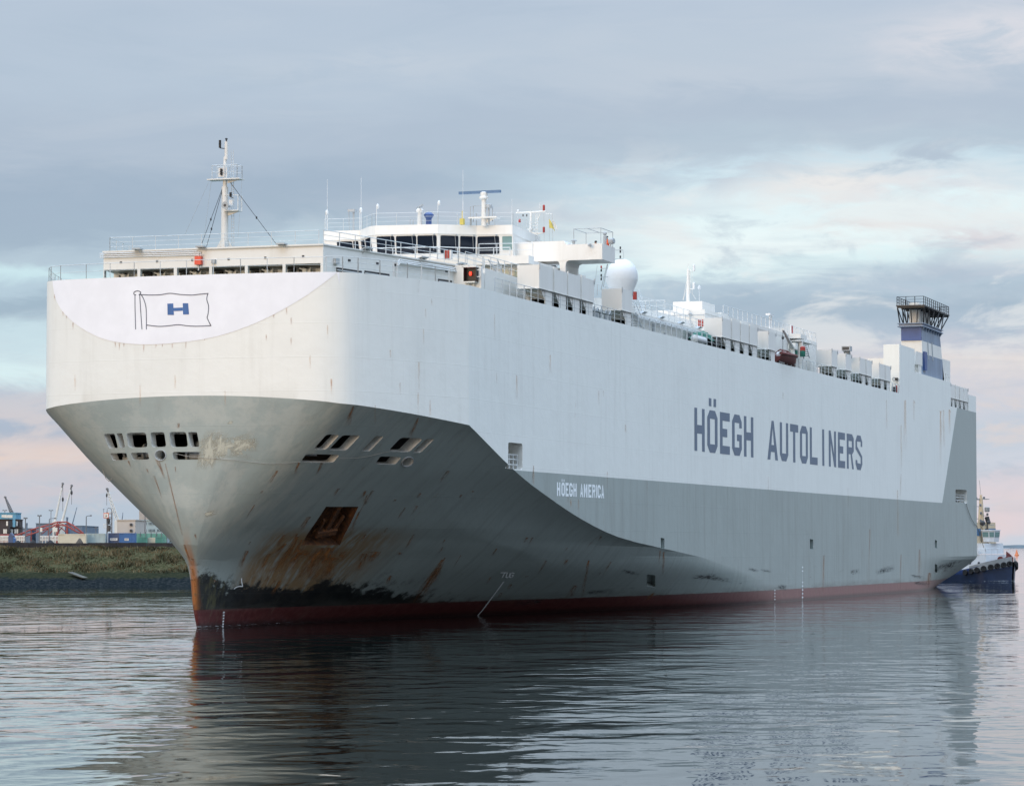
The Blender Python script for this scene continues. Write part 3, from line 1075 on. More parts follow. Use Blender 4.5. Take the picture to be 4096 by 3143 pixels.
# block letters as strokes in a unit cell; ts = stem width, tb = bar height
GLYPH = {
    'H': lambda s, b: [[(0, 0), (s, 0), (s, 1), (0, 1)], [(1 - s, 0), (1, 0), (1, 1), (1 - s, 1)], [(s, .41), (1 - s, .41), (1 - s, .41 + b), (s, .41 + b)]],
    'O': lambda s, b: [[(0, .17), (s, .2), (s, .8), (0, .83)], [(1 - s, .2), (1, .17), (1, .83), (1 - s, .8)],
                       [(s, .8), (1 - s, .8), (1, .83), (.76, 1), (.24, 1), (0, .83)], [(0, .17), (.24, 0), (.76, 0), (1, .17), (1 - s, .2), (s, .2)]],
    'E': lambda s, b: [[(0, 0), (s, 0), (s, 1), (0, 1)], [(s, 0), (1, 0), (1, b), (s, b)], [(s, .41), (.74, .41), (.74, .41 + b), (s, .41 + b)], [(s, 1 - b), (1, 1 - b), (1, 1), (s, 1)]],
    'G': lambda s, b: [[(0, .17), (s, .2), (s, .8), (0, .83)], [(s, .8), (1 - s, .8), (1, .83), (.76, 1), (.24, 1), (0, .83)],
                       [(0, .17), (.24, 0), (.76, 0), (1, .17), (1 - s, .2), (s, .2)], [(1 - s, .2), (1, .17), (1, .34), (1 - s, .34)] if False else [(1 - s, .68), (1, .68), (1, .83), (1 - s, .8)],
                       [(1 - s, .2), (1, .17), (1, .52), (1 - s, .52)], [(.5, .36), (1 - s, .36), (1 - s, .52), (.5, .52)]],
    'A': lambda s, b: [[(0, 0), (s, 0), (.5, .82), (.5, 1), (.40, 1)], [(1 - s, 0), (1, 0), (.60, 1), (.5, 1), (.5, .82)],
                       [(s + (.5 - s) * .20 / .82, .20), (1 - s - (.5 - s) * .20 / .82, .20), (1 - s - (.5 - s) * .38 / .82, .38), (s + (.5 - s) * .38 / .82, .38)]],
    'U': lambda s, b: [[(0, .17), (s, .2), (s, 1), (0, 1)], [(1 - s, .2), (1, .17), (1, 1), (1 - s, 1)], [(0, .17), (.24, 0), (.76, 0), (1, .17), (1 - s, .2), (s, .2)]],
    'T': lambda s, b: [[(0, 1 - b), (1, 1 - b), (1, 1), (0, 1)], [(.5 - s / 2, 0), (.5 + s / 2, 0), (.5 + s / 2, 1 - b), (.5 - s / 2, 1 - b)]],
    'L': lambda s, b: [[(0, 0), (s, 0), (s, 1), (0, 1)], [(s, 0), (1, 0), (1, b), (s, b)]],
    'I': lambda s, b: [[(0, 0), (1, 0), (1, 1), (0, 1)]],
    'N': lambda s, b: [[(0, 0), (s, 0), (s, 1), (0, 1)], [(1 - s, 0), (1, 0), (1, 1), (1 - s, 1)], [(1 - s, 0), (1 - s, .34), (s, 1), (s, .66)]],
    'R': lambda s, b: [[(0, 0), (s, 0), (s, 1), (0, 1)], [(s, 1 - b), (.72, 1 - b), (.76, 1), (s, 1)], [(s, .42), (.76, .42), (.72, .42 + b), (s, .42 + b)],
                       [(.72, .42 + b), (.76, .42), (1, .52), (1, .88), (.76, 1), (.72, 1 - b)], [(.52, .42), (.74, .42), (1, 0), (.76, 0)]],
    'S': lambda s, b: [[(0, .18), (.24, 0), (.24, .17), (.16, .30), (0, .30)] if False else [(0, .28), (s, .28), (s, .2), (.24, 0), (0, .17)],
                       [(.24, 0), (.76, 0), (1, .17), (.76, .18), (s, .2)], [(.76, .18), (1, .17), (1, .40), (.76, .36)],
                       [(.76, .36), (1, .40), (.24, .68), (0, .60)], [(0, .60), (.24, .68), (.24, .82), (0, .83)],
                       [(0, .83), (.24, .82), (.76, .82), (.76, 1), (.24, 1)], [(.76, .82), (.76, 1), (1, .83), (1, .68), (.78, .68)]],
    'M': lambda s, b: [[(0, 0), (s, 0), (s, 1), (0, 1)], [(1 - s, 0), (1, 0), (1, 1), (1 - s, 1)], [(s, 1), (s, .62), (.5, .2), (.5, .5)], [(1 - s, 1), (1 - s, .62), (.5, .2), (.5, .5)]],
    'C': lambda s, b: [[(0, .17), (s, .2), (s, .8), (0, .83)], [(s, .8), (1 - s, .8), (1, .83), (.76, 1), (.24, 1), (0, .83)],
                       [(0, .17), (.24, 0), (.76, 0), (1, .17), (1 - s, .2), (s, .2)], [(1 - s, .68), (1, .68), (1, .83), (1 - s, .8)], [(1 - s, .2), (1, .17), (1, .32), (1 - s, .32)]],
}


def letter(ch, x0, x1, z0, z1_, mat, s, b, name='letter'):
    mb = MB()
    for poly in GLYPH[ch](s, b):
        mb.add([(x0 + (x1 - x0) * u, YS - 0.012, z0 + (z1_ - z0) * v) for u, v in poly], [tuple(range(len(poly)))])
    return mb.build(name, mat, ship)


px5 = lambda X: 2750 + X / 2.92
for ch, a, b in (('H', 80, 200), ('O', 230, 350), ('E', 378, 493), ('G', 520, 633), ('H', 658, 768), ('A', 932, 1055), ('U', 1077, 1175),
                 ('T', 1197, 1292), ('O', 1312, 1404), ('L', 1427, 1517), ('I', 1572, 1595), ('N', 1648, 1733), ('E', 1755, 1838),
                 ('R', 1858, 1940), ('S', 1960, 2038)):
    letter(ch, at(px5(a), 1700, Y=YS)[0], at(px5(b), 1700, Y=YS)[0], 14.55, 18.55, 'slate', 0.265, 0.20)
for a, b in ((248, 278), (303, 333)):
    mb = MB()
    xa, xb = at(px5(a), 1600, Y=YS)[0], at(px5(b), 1600, Y=YS)[0]
    mb.add([(xa, YS - 0.012, 18.92), (xb, YS - 0.012, 18.92), (xb, YS - 0.012, 19.68), (xa, YS - 0.012, 19.68)], [(0, 1, 2, 3)])
    mb.build('umlaut_dot', 'slate', ship)
px6 = lambda X: 2000 + X / 4.38
for ch, a, b in (('H', 995, 1055), ('O', 1072, 1135), ('E', 1145, 1200), ('G', 1210, 1272), ('H', 1283, 1340), ('A', 1400, 1455),
                 ('M', 1465, 1530), ('E', 1545, 1600), ('R', 1612, 1668), ('I', 1680, 1697), ('C', 1705, 1762), ('A', 1770, 1822)):
    letter(ch, at(px6(a), 1960, Y=YS)[0], at(px6(b), 1960, Y=YS)[0], 9.70, 10.78, 'mark', 0.34, 0.19)
for a in (1078, 1112):
    mb = MB()
    xa, xb = at(px6(a), 1920, Y=YS)[0], at(px6(a + 14), 1920, Y=YS)[0]
    mb.add([(xa, YS - 0.012, 10.84), (xb, YS - 0.012, 10.84), (xb, YS - 0.012, 11.05), (xa, YS - 0.012, 11.05)], [(0, 1, 2, 3)])
    mb.build('umlaut_dot', 'mark', ship)

# tug push mark, bulb mark, draught marks
mb = MB()
ribbon(mb, [(2013, 2326), (1985, 2364), (1955, 2404), (1928, 2440), (1905, 2466)], 0.19)
zt = lambda X, Y: (1700 + X / 0.9522, 1400 + Y / 0.9522)
for seg in ([(289, 846), (309, 846)], [(302, 848), (294, 864)], [(313, 846), (307, 862), (314, 865), (319, 861), (324, 847)],
            [(339, 849), (331, 846), (325, 852), (321, 862), (327, 865), (333, 862), (335, 856), (330, 856)]):
    ribbon(mb, [zt(*q) for q in seg], 0.12)
mb.build('tug_mark', 'mark', ship)
mb = MB()
zb = lambda X, Y: (700 + X / 2.7375, 2200 + Y / 2.7375)
ribbon(mb, [zb(726, 308), (965 + 0.5, 2325), zb(738, 392), zb(700, 392), zb(668, 402), zb(645, 420)], 0.09)
mb.build('bulb_mark', 'mark', ship)
mb = MB()
for i in range(6):
    x, y = zb(531 - i * 2, 678 + i * 32)
    ribbon(mb, [(x - 1.8, y), (x + 2.0, y + 0.4)], 0.13)
for i in range(9):
    x, y = 3209, 2268 + i * 15
    if i < 2 or i > 3:
        ribbon(mb, [(x - 2, y), (x + 2, y)], 0.16)
ribbon(mb, [(3209, 2290), (3208, 2400)], 0.06)
for i in range(4):
    ribbon(mb, [(3097, 2360 + i * 12), (3100, 2360 + i * 12)], 0.12)
mb.build('draught_mark', 'mark', ship)


# drips of rust and scrapes, painted on the plating as thin films
def stain_material(name, c1, c2, amount, soft=False):
    m = D.materials.new(name)
    m.use_nodes = True
    k = NT(m.node_tree)
    b = k.n['Principled BSDF']
    uv = k.new('ShaderNodeUVMap')
    u, v, _ = k.xyz(uv.outputs[0])
    geo = k.new('ShaderNodeNewGeometry')
    P = geo.outputs['Position']
    side_ = k.math('SUBTRACT', 1.0, k.math('POWER', k.math('ABSOLUTE', k.math('SUBTRACT', k.math('MULTIPLY', u, 2.0), 1.0)), 1.5))
    n1 = k.noise(k.join(k.math('MULTIPLY', u, 3.5), k.math('MULTIPLY', v, 1.6), k.xyz(P)[0]), 1.0, 6.0, 0.72)
    n2 = k.noise(P, 3.0, 4.0, 0.6)
    fade = k.math('POWER', k.math('SUBTRACT', 1.0, v, clamp=True), 0.75)
    if soft:
        fade = k.math('MULTIPLY', fade, k.step(v, 0.0, 0.3))
    a = k.math('MULTIPLY', k.math('MULTIPLY', side_, fade), k.math('MULTIPLY', k.step(n1, 0.36, 0.70), amount), clamp=True)
    k.put(b.inputs['Base Color'], k.mix(k.step(n2, 0.35, 0.7), c1, c2))
    b.inputs['Roughness'].default_value = 0.85
    k.put(b.inputs['Alpha'], a)
    return m


M['drip'] = stain_material('rust_drip', (0.36, 0.145, 0.036), (0.17, 0.065, 0.018), 1.5)
M['drip_light'] = stain_material('faint_rust_drip', (0.72, 0.36, 0.11), (0.56, 0.21, 0.05), 0.75)
M['drip_mid'] = stain_material('side_rust_drip', (0.52, 0.21, 0.06), (0.36, 0.12, 0.03), 1.0)
M['scrape'] = stain_material('black_scrape', (0.03, 0.032, 0.034), (0.08, 0.085, 0.085), 1.5, True)
M['faded'] = stain_material('faded_patch', (0.46, 0.45, 0.37), (0.42, 0.41, 0.34), 3.4, True)


class Stains:
    def __init__(self):
        self.mb, self.uv = MB(), []

    def streak(self, x0, y0, x1, y1, w0, w1, off=0.010, seg=7):
        """from photo pixel (x0, y0) to (x1, y1), widths in pixels"""
        L = []
        for i in range(seg + 1):
            t = i / seg
            x, y, w_ = x0 + (x1 - x0) * t, y0 + (y1 - y0) * t, w0 + (w1 - w0) * t
            dx, dy = (x1 - x0), (y1 - y0)
            q = math.hypot(dx, dy)
            ox, oy = (-dy / q * w_ / 2, dx / q * w_ / 2) if abs(dy) < abs(dx) else (w_ / 2, 0)
            row = []
            for j in range(3):
                s_ = j - 1
                row.append(skin(x + ox * s_, y + oy * s_, off)[0])
            L.append((row, t))
        for (ra, ta), (rb, tb_) in zip(L[:-1], L[1:]):
            for j in range(2):
                self.mb.add([ra[j], ra[j + 1], rb[j + 1], rb[j]], [(0, 1, 2, 3)])
                self.uv += [(j / 2, ta), ((j + 1) / 2, ta), ((j + 1) / 2, tb_), (j / 2, tb_)]

    def build(self, name, mat):
        # keep the winding of each quad: uv runs with the loops
        me = D.meshes.new(name)
        o_ = np.array(SHIP_LOC)
        me.from_pydata([tuple(np.array(p) - o_) for p in self.mb.v], [], self.mb.f)
        lay = me.uv_layers.new(name='UVMap')
        for i, q in enumerate(self.uv):
            lay.data[i].uv = q
        me.materials.append(M[mat])
        ob = D.objects.new(name, me)
        COL.objects.link(ob)
        ob.parent = ship
        ob['kind'] = 'stuff'
        return ob


za = lambda X, Y: (150 + X * 0.799, 1550 + Y * 0.799)
S1, S2, S3, S4, S5 = Stains(), Stains(), Stains(), Stains(), Stains()
for a, b, w0, w1 in [((1582, 92), (1545, 200), 10, 34), ((1905, 150), (1860, 260), 8, 30), ((1300, 745), (1195, 950), 16, 46), ((1420, 800), (1330, 950), 40, 90),
                     ((1470, 800), (1400, 960), 70, 110), ((1300, 830), (1500, 840), 40, 50), ((2028, 860), (1865, 1090), 14, 44), ((2040, 850), (1960, 985), 6, 70),
                     ((1050, 815), (1010, 900), 18, 30), ((1200, 415), (1160, 480), 12, 18), ((1508, 503), (1480, 545), 14, 14), ((2058, 415), (2010, 480), 16, 26),
                     ((735, 785), (775, 900), 9, 12), ((775, 905), (800, 1110), 13, 24), ((600, 362), (640, 460), 18, 10), ((585, 440), (625, 560), 8, 4),
                     ((455, 365), (470, 405), 8, 6), ((548, 405), (556, 430), 7, 6), ((690, 395), (692, 425), 6, 7), ((706, 178), (706, 205), 12, 14),
                     ((1310, 375), (1285, 440), 14, 14), ((1425, 375), (1395, 440), 14, 12), ((1360, 645), (1310, 720), 22, 30), ((1540, 820), (1510, 870), 55, 30),
                     ((1690, 820), (1660, 880), 60, 30), ((1770, 940), (1745, 985), 20, 20), ((640, 380), (735, 780), 5, 9), ((1240, 780), (1180, 850), 20, 36)]:
    S1.streak(*za(*a), *za(*b), w0, w1)
rr = random.Random(5)
for a, b, w0, w1 in [((1330, 760), (1240, 960), 30, 70), ((1390, 830), (1340, 965), 60, 90), ((1480, 850), (1430, 965), 60, 80), ((1270, 800), (1170, 930), 24, 60),
                     ((1610, 620), (1560, 740), 10, 22), ((1640, 830), (1600, 920), 30, 40), ((1160, 830), (1110, 920), 16, 30), ((2010, 900), (1900, 1080), 20, 50),
                     ((1900, 590), (1870, 640), 10, 16), ((1235, 735), (1195, 800), 14, 22), ((1840, 600), (1800, 660), 10, 14)]:
    S1.streak(*za(*a), *za(*b), w0, w1)
for i in range(44):
    x = rr.uniform(760, 2500)
    y = rr.uniform(1900, 2330) if x < 1900 else rr.uniform(2120, 2380)
    p_, n_ = skin(x, y)
    if n_[2] > -0.15:
        continue
    L_ = rr.choice((10, 14, 22, 30, 60))
    k_ = 0.62 if x > 1000 else -0.25
    w_ = rr.uniform(5, 16)
    S1.streak(x, y, x - L_ * k_, y + L_, w_, w_ * rr.uniform(0.8, 1.8))
for i in range(46):
    x = rr.uniform(420, 2000)
    S2.streak(x, 1600 + (max(0, x - 1400) / 480) ** 1.6 * 90 - rr.uniform(10, 480), x + 0.5, 0, 3, 5) if False else None
for q in ((545, 1520), (575, 1522), (605, 1525), (745, 1540), (830, 1538), (875, 1538), (945, 1532), (1040, 1522), (1170, 1497), (1655, 1330), (1745, 1284), (205, 1338), (250, 1384), (180, 1305), (122, 1190), (1778, 1355), (1778, 1497), (1604, 1472)):
    x, y = z1(*q)
    S5.streak(x, y - 3, x + rr.uniform(-1, 1), y + rr.uniform(8, 34), 7, 5)
for q in ((1240, 1420), (1310, 1300), (1325, 1515), (900, 1560), (700, 1500), (560, 1540), (1500, 1620), (1560, 1400), (1600, 1530), (300, 1500), (1720, 1600), (2060, 1500), (2200, 1420), (2500, 1700)):
    S2.streak(q[0], q[1], q[0] + 1, q[1] + rr.uniform(30, 110), 4, 9)
# the side: (x, top, bottom, width)
for x, y0, y1, w0 in [(2655, 2206, 2300, 14), (2640, 2200, 2260, 9), (2615, 2370, 2400, 26), (2355, 2240, 2400, 18), (2300, 2340, 2400, 40),
                      (3604, 2216, 2360, 6), (3604, 1895, 2010, 4), (3679, 2196, 2320, 12), (3478, 2115, 2360, 7), (3295, 2220, 2370, 9), (2130, 1862, 1930, 5),
                      (3718, 2290, 2350, 26)]:
    (S1 if x < 2660 else S5).streak(x, y0, x - (30 if x < 2650 and y0 > 2230 else 4), y1, w0 * 0.6, w0)
for x, y0, y1, w0 in [(1675, 1448, 1565, 7), (1672, 1570, 1660, 6), (1325, 1515, 1560, 12), (1702, 1235, 1275, 5), (1726, 1195, 1225, 6), (1972, 1255, 1360, 4),
                      (1980, 1490, 1540, 4), (1693, 1316, 1380, 5), (3762, 1612, 1860, 10), (3774, 1615, 1790, 9), (3797, 1622, 1740, 9), (3655, 1585, 1690, 6),
                      (3620, 1600, 1800, 14), (2390, 1562, 1620, 5), (2409, 1562, 1585, 4), (3604, 1700, 1890, 6), (2130, 1862, 1960, 8), (3590, 1960, 2150, 8),
                      (2280, 1995, 2030, 8), (2310, 1995, 2040, 6), (2268, 1980, 2010, 5), (3130, 1570, 1600, 4), (3240, 1740, 1790, 6), (3545, 1600, 1720, 6),
                      (2425, 1885, 1960, 4), (3070, 1905, 1960, 4), (3390, 1950, 2030, 4), (1676, 1100, 1130, 4)]:
    S2.streak(x, y0, x + 1, y1, w0 * 0.6, w0 * 1.3)
for x0, y0, x1, y1, w0 in [(2990, 2272, 3035, 2285, 11), (3040, 2278, 3085, 2285, 10), (2760, 2310, 2880, 2300, 20), (3110, 2345, 3150, 2350, 20), (3400, 2290, 3440, 2282, 18),
                           (3500, 2290, 3580, 2268, 22), (3640, 2300, 3700, 2310, 12), (3740, 2275, 3830, 2245, 20), (2800, 2305, 2930, 2322, 16), (2480, 2280, 2560, 2295, 14),
                           (3650, 2330, 3720, 2335, 14), (3780, 2270, 3850, 2240, 20), (2340, 2370, 2460, 2360, 18), (2180, 2400, 2050, 2415, 16)]:
    S3.streak(x0, y0, x1, y1, w0, w0 * 1.4)
for a, b, w0, w1 in [((805, 335), (925, 290), 100, 130), ((860, 310), (1010, 290), 90, 80), ((950, 300), (1110, 285), 70, 130), ((835, 420), (880, 210), 80, 80), ((905, 360), (925, 220), 50, 60), ((990, 330), (1070, 250), 60, 70),
                     ((960, 185), (970, 165), 20, 26), ((1040, 262), (1075, 320), 60, 60), ((830, 640), (900, 620), 20, 26)]:
    S4.streak(*za(*a), *za(*b), w0, w1, 0.007)
S1.build('rust_streaks', 'drip')
S2.build('faint_rust_streaks', 'drip_light')
S5.build('side_rust_streaks', 'drip_mid')
S3.build('black_scrapes', 'scrape')
S4.build('faded_paint', 'faded')

# rolled lips round the openings, pipe fairleads, anchor
for el_, nrm in ring_info:
    mb = MB()
    cen = np.mean(el_, 0)
    ring_p = [p + (p - cen) * 0.03 + nrm * 0.03 for p in el_]
    for a, b in zip(ring_p, ring_p[1:] + ring_p[:1]):
        mb.tube(a, b, 0.035, 6)
    mb.build('fairlead', 'grey', ship, smooth=50)

P3, nrm = POCKET
ctr = np.mean(P3, 0)
anchor_loc = tuple(ctr - nrm * 0.6)
anchor = thing('anchor', 'rusty anchor stowed in its pocket on the port bow', 'anchor', anchor_loc)
upv = (P3[0] + P3[1]) / 2 - (P3[2] + P3[3]) / 2
upv /= np.linalg.norm(upv)
acv = np.cross(upv, nrm); acv /= np.linalg.norm(acv)
base = ctr - nrm * 0.28
mb = MB()
mb.obox(base + upv * 0.5, acv * 0.16, upv * 1.2, nrm * 0.14)
mb.tube(base + upv * 1.7 - acv * 0.25, base + upv * 1.7 + acv * 0.25, 0.12, 8)
mb.build('shank', 'rust', anchor)
mb = MB()
mb.obox(base - upv * 0.9, acv * 0.9, upv * 0.25, nrm * 0.28)
mb.build('crown', 'rust', anchor)
for sg in (-1, 1):
    mb = MB()
    r0 = base - upv * 0.9 + acv * sg * 0.72
    mb.prism([r0 - acv * 0.2 - nrm * 0.12, r0 + acv * 0.2 - nrm * 0.12, r0 + acv * sg * 0.25 + upv * 1.55 - nrm * 0.02, r0 + acv * sg * 0.1 + upv * 1.6 - nrm * 0.02], nrm * 0.22)
    mb.build('fluke', 'rust', anchor)

# windlass drums seen inside the mooring openings
for px in (zc(1040, 835), zc(820, 835), zc(1570, 825), zd_(330, 470)):
    p, n = skin(*px)
    c_ = p - n * 1.75
    mb = MB()
    mb.lathe(c_ + np.array([0, -0.8, 0]), [(0.55, 0), (0.55, 0.1), (0.3, 0.12), (0.3, 1.4), (0.55, 1.45), (0.55, 1.6)], 12, (0, 1, 0))
    mb.box(c_[0] - 0.3, c_[0] + 0.3, c_[1] - 0.9, c_[1] + 0.9, c_[2] - 1.0, c_[2] - 0.4)
    mb.build('mooring_winch', 'grey', ship, smooth=40)
# recess fittings behind the side doors
for q, back in (((2033, 1768, 2090, 1878), 2.2), ((3822, 1955, 3868, 2012), 2.2)):
    a, b = at(q[0], q[1], Y=YS), at(q[2], q[3], Y=YS)
    mb = MB()
    z0 = b[2]
    for h in (0.35, 0.75, 1.1):
        mb.tube((a[0] + 0.1, YS + 0.35, z0 + h), (b[0] - 0.1, YS + 0.35, z0 + h), 0.045, 5)
    for i in range(4):
        x = a[0] + 0.3 + (b[0] - a[0] - 0.6) * i / 3
        mb.tube((x, YS + 0.35, z0), (x, YS + 0.35, z0 + 1.1), 0.05, 5)
    mb.build('door_rail', 'rail', ship)
    mb = MB()
    mb.box(a[0] + 0.5, a[0] + 1.1, YS + 1.2, YS + 1.7, z0 + 0.004, z0 + 0.5)
    mb.lathe((b[0] - 0.9, YS + 1.3, z0 + 0.004), [(0.25, 0), (0.18, 0.1), (0.18, 0.5), (0.27, 0.55), (0.27, 0.6)], 10)
    mb.build_each('bollard', 'dark', ship)

# ------------------------------------------------------------------ raised side walls at the stern
ZD = ZDECK
mb = MB()
mb.prism([(367.8, YS, ZD), (403.9, YS, ZD), (403.9, YS, 27.86), (377.95, YS, 27.86), (377.95, YS, 30.75), (367.8, YS, 30.75)], (0, 2.0, 0))
mb.build('stern_casing', 'white_hull', ship)
mb = MB()
mb.prism([(417.8, YS, ZD), (424.12, YS, ZD), (424.12, YS, 26.9), (417.8, YS, 26.9)], (0, 2.0, 0))
mb.build('stern_block', 'white_hull', ship)
mb = MB()
mb.box(368.6, 377, -14.12, -12.0, ZD, 29.1)
mb.build('inner_casing', 'white', ship)
mb = MB()
mb.box(400.8, 406.6, -15.6, -13.4, 27.0, 30.9)
mb.rail([(401, YS + 0.2, 27.86), (403.8, YS + 0.2, 27.86)], 1.0, 1.2, 2)
mb.build('vent_casing', 'white', ship)


# ------------------------------------------------------------------ forward house
def wall_slab(name, plan, z0, z1, mat='white', parent=None, lip=0.12):
    mb = MB()
    mb.slab(plan, z0, z1)
    if lip:
        c_ = np.mean(plan, 0)
        big = [tuple(np.array(p) + (np.array(p) - c_) / np.linalg.norm(np.array(p) - c_) * lip) for p in plan]
        mb.slab(big, z1 + 0.003, z1 + 0.10)
    return mb.build(name, mat, parent or ship)


HZ0, HZ1 = 25.66, 26.92
XF = 196.0
house_plan = [(XF, -8.45), (214.7, -12.3), (232.0, -12.3), (232.0, 12.3), (214.7, 12.3), (XF, 8.65)]
house = wall_slab('forward_house', house_plan, HZ0, HZ1)
# pillars and recess walls of the open front
slots = []
for a, b in ((467, 700), (720, 955), (977, 1203), (1223, 1453), (1473, 1717), (1738, 1983)):
    slots.append((at(*z1(b, 1040), X=XF)[1], at(*z1(a, 1040), X=XF)[1]))
edges = sorted([y for s_ in slots for y in s_])
edges = [-8.45] + edges + [8.65]
mb = MB()
for i in range(0, len(edges), 2):
    mb.box(XF, XF + 0.35, edges[i], edges[i + 1], ZD, HZ0)
mb.slab([(198.6, -8.95), (232, -12.2), (232, 12.2), (198.6, 9.1)], ZD, HZ0)
mb.prism([(XF, -8.45, ZD), (198.6, -8.98, ZD), (198.6, -8.8, ZD), (XF + 0.35, -8.3, ZD)], (0, 0, HZ0 - ZD))
mb.prism([(198.62, -8.99, ZD), (214.7, -12.29, ZD), (232.0, -12.29, ZD), (232, -12.2, ZD), (198.62, -8.95, ZD)], (0, 0, HZ0 - ZD))
mb.build('house_base', 'white', house)
for y0, y1 in slots:
    mb = MB()
    c_ = y0 + (y1 - y0) * 0.42
    mb.box(197.6, 198.5, y0 + 0.25, c_ - 0.1, ZD, 25.45)
    mb.lathe((197.3, c_ + 0.1, 25.3), [(0.22, 0), (0.22, 0.08), (0.1, 0.1), (0.1, 0.5), (0.22, 0.55), (0.22, 0.62)], 10, (0, 1, 0))
    mb.ball((197.1, c_ + 0.5, 25.25), 0.2, 8)
    mb.tube((197.2, c_, 25.1), (197.0, c_ + 0.9, 25.45), 0.06, 6)
    mb.build('fan_unit', 'inside', house)
    mb = MB()
    mb.box(198.35, 198.55, y0 + 0.03, y0 + (y1 - y0) * 0.30, ZD + 0.02, HZ0 - 0.03)
    mb.box(198.35, 198.55, y1 - (y1 - y0) * 0.22, y1 - 0.03, ZD + 0.02, HZ0 - 0.03)
    mb.build_each('dark_louvre', 'dark', house)  # dark plates imitate the unlit space behind the openings
for x, y in ((585, 963), (838, 955), (1085, 947), (1340, 940), (1597, 930), (1862, 920)):
    p = at(*z1(x, y), X=XF)
    mb = MB()
    mb.box(XF - 0.03, XF + 0.02, p[1] - 0.085, p[1] + 0.085, p[2] - 0.07, p[2] + 0.07)
    mb.build('vent_hole', 'dark', house)
# slots along the slanted port wall, their shade a dark panel set on it
d2 = np.array([214.7 - XF, -12.3 + 8.45]); L2 = np.linalg.norm(d2); d2 /= L2
n2 = np.array([d2[1], -d2[0]])
if n2[1] > 0:
    n2 = -n2


def side_pt(s_, z, off):
    return (XF + d2[0] * s_ + n2[0] * off, -8.45 + d2[1] * s_ + n2[1] * off, z)


def px_side(x, y):
    """distance along the slanted wall and height for a photo pixel"""
    d = FWD + RIGHT * (x - 2048.0) / FPX + UPV * (1571.5 - y) / FPX
    a_ = np.array([[d2[0], -d[0]], [d2[1], -d[1]]])
    s_, t = np.linalg.solve(a_, np.array([CAM[0] - XF, CAM[1] + 8.45]))
    return s_, CAM[2] + d[2] * t


b1 = lambda X, Y: (1280 + X / 4.38, 800 + Y / 4.38)
b2 = lambda X, Y: (1740 + X / 4.2, 760 + Y / 4.2)
for a, b in ((b1(285, 1180), b1(728, 1262)), (b1(778, 1235), b1(1212, 1308)), (b2(50, 1490), b2(282, 1560)), (b2(345, 1540), b2(450, 1580))):
    s0, zt_ = px_side(*a)
    s1, _ = px_side(b[0], b[1] - 60 / 4.38 * 0)
    zb_ = zt_ - 0.36
    mb = MB()
    mb.prism([side_pt(s0, zb_, 0.004), side_pt(s1, zb_, 0.004), side_pt(s1, zt_, 0.004), side_pt(s0, zt_, 0.004)], (n2[0] * 0.03, n2[1] * 0.03, 0))
    sl = mb.build('slot_shade_panel', 'dark', house)
    mb = MB()
    zm = zt_ - 0.2
    mb.tube(side_pt(s0, zm, 0.08), side_pt(s1, zm, 0.08), 0.04, 5)
    mb.build('slot_bar', 'rail', sl) if False else mb.build('slot_bar', 'rail', house)
for x, y in (b1(512, 1058), b1(1003, 1112), b2(190, 1370), b2(340, 1390), b2(418, 1425), b1(1323, 1140)):
    s0, zz = px_side(x, y)
    mb = MB()
    mb.prism([side_pt(s0 - 0.16, zz - 0.08, 0.004), side_pt(s0 + 0.16, zz - 0.08, 0.004), side_pt(s0 + 0.16, zz + 0.08, 0.004), side_pt(s0 - 0.16, zz + 0.08, 0.004)], (n2[0] * 0.03, n2[1] * 0.03, 0))
    mb.build('vent_hole', 'dark', house)
# pipes, brackets, boxes
mb = MB()
for k_ in range(3):
    mb.tube((XF - 0.10, 8.9, HZ1 - 0.08 - k_ * 0.14), (XF - 0.10, 1.2 - k_ * 0.25, HZ1 - 0.13 - k_ * 0.14), 0.035, 5)
mb.tube((XF - 0.10, 1.1, HZ1 - 0.15), (XF - 0.10, 1.1, 25.4), 0.05, 6)
mb.tube((XF - 0.10, 0.95, HZ1 - 0.15), (XF - 0.10, 0.95, 25.6), 0.035, 6)
mb.tube((XF - 0.06, 8.6, HZ1 - 0.02), (XF - 0.06, -8.5, HZ1 - 0.02), 0.035, 5)
s0, z0 = px_side(*b1(1320, 1300))
s1, zt_ = px_side(*b1(1400, 1050))
s2, _ = px_side(*b2(460, 1280))
for k_ in range(3):
    mb.path([side_pt(s0 + k_ * 0.0, ZD if k_ == 0 else zt_ - 0.1 - k_ * .12, 0.14 + 0.03 * k_), side_pt(s0, zt_ - 0.25 - k_ * .12, 0.14 + .03 * k_), side_pt(s0 + 0.35, zt_ - k_ * 0.13, 0.14 + .03 * k_), side_pt(s2, zt_ - k_ * 0.13, 0.14 + .03 * k_)], 0.045)
mb.build_each('house_pipe', 'white2', house)
p = at(*z1(1137, 952), X=XF)
mb = MB()
mb.box(XF - 0.38, XF - 0.02, p[1] - 0.24, p[1] + 0.24, p[2] - 0.30, p[2] + 0.30)
fb = mb.build('fire_box', 'brightred', house)
mb = MB()
mb.box(XF - 0.36, XF - 0.05, p[1] - 0.2, p[1] + 0.2, p[2] + 0.303, p[2] + 0.33)
for q in ((-0.1, 0.13), (0.0, 0.16), (0.08, 0.12)):
    mb.box(XF - 0.386, XF - 0.382, p[1] + q[0] - 0.05, p[1] + q[0] + 0.05, p[2] + q[1], p[2] + q[1] + 0.04)
mb.box(XF - 0.386, XF - 0.382, p[1] - 0.05, p[1] + 0.07, p[2] - 0.12, p[2] + 0.02)
mb.build('box_marking', 'white2', fb) if False else None
p = at(*z1(1238, 958), X=XF)
mb = MB()
mb.box(XF - 0.2, XF - 0.02, p[1] - 0.15, p[1] + 0.15, p[2] - 0.13, p[2] + 0.13)
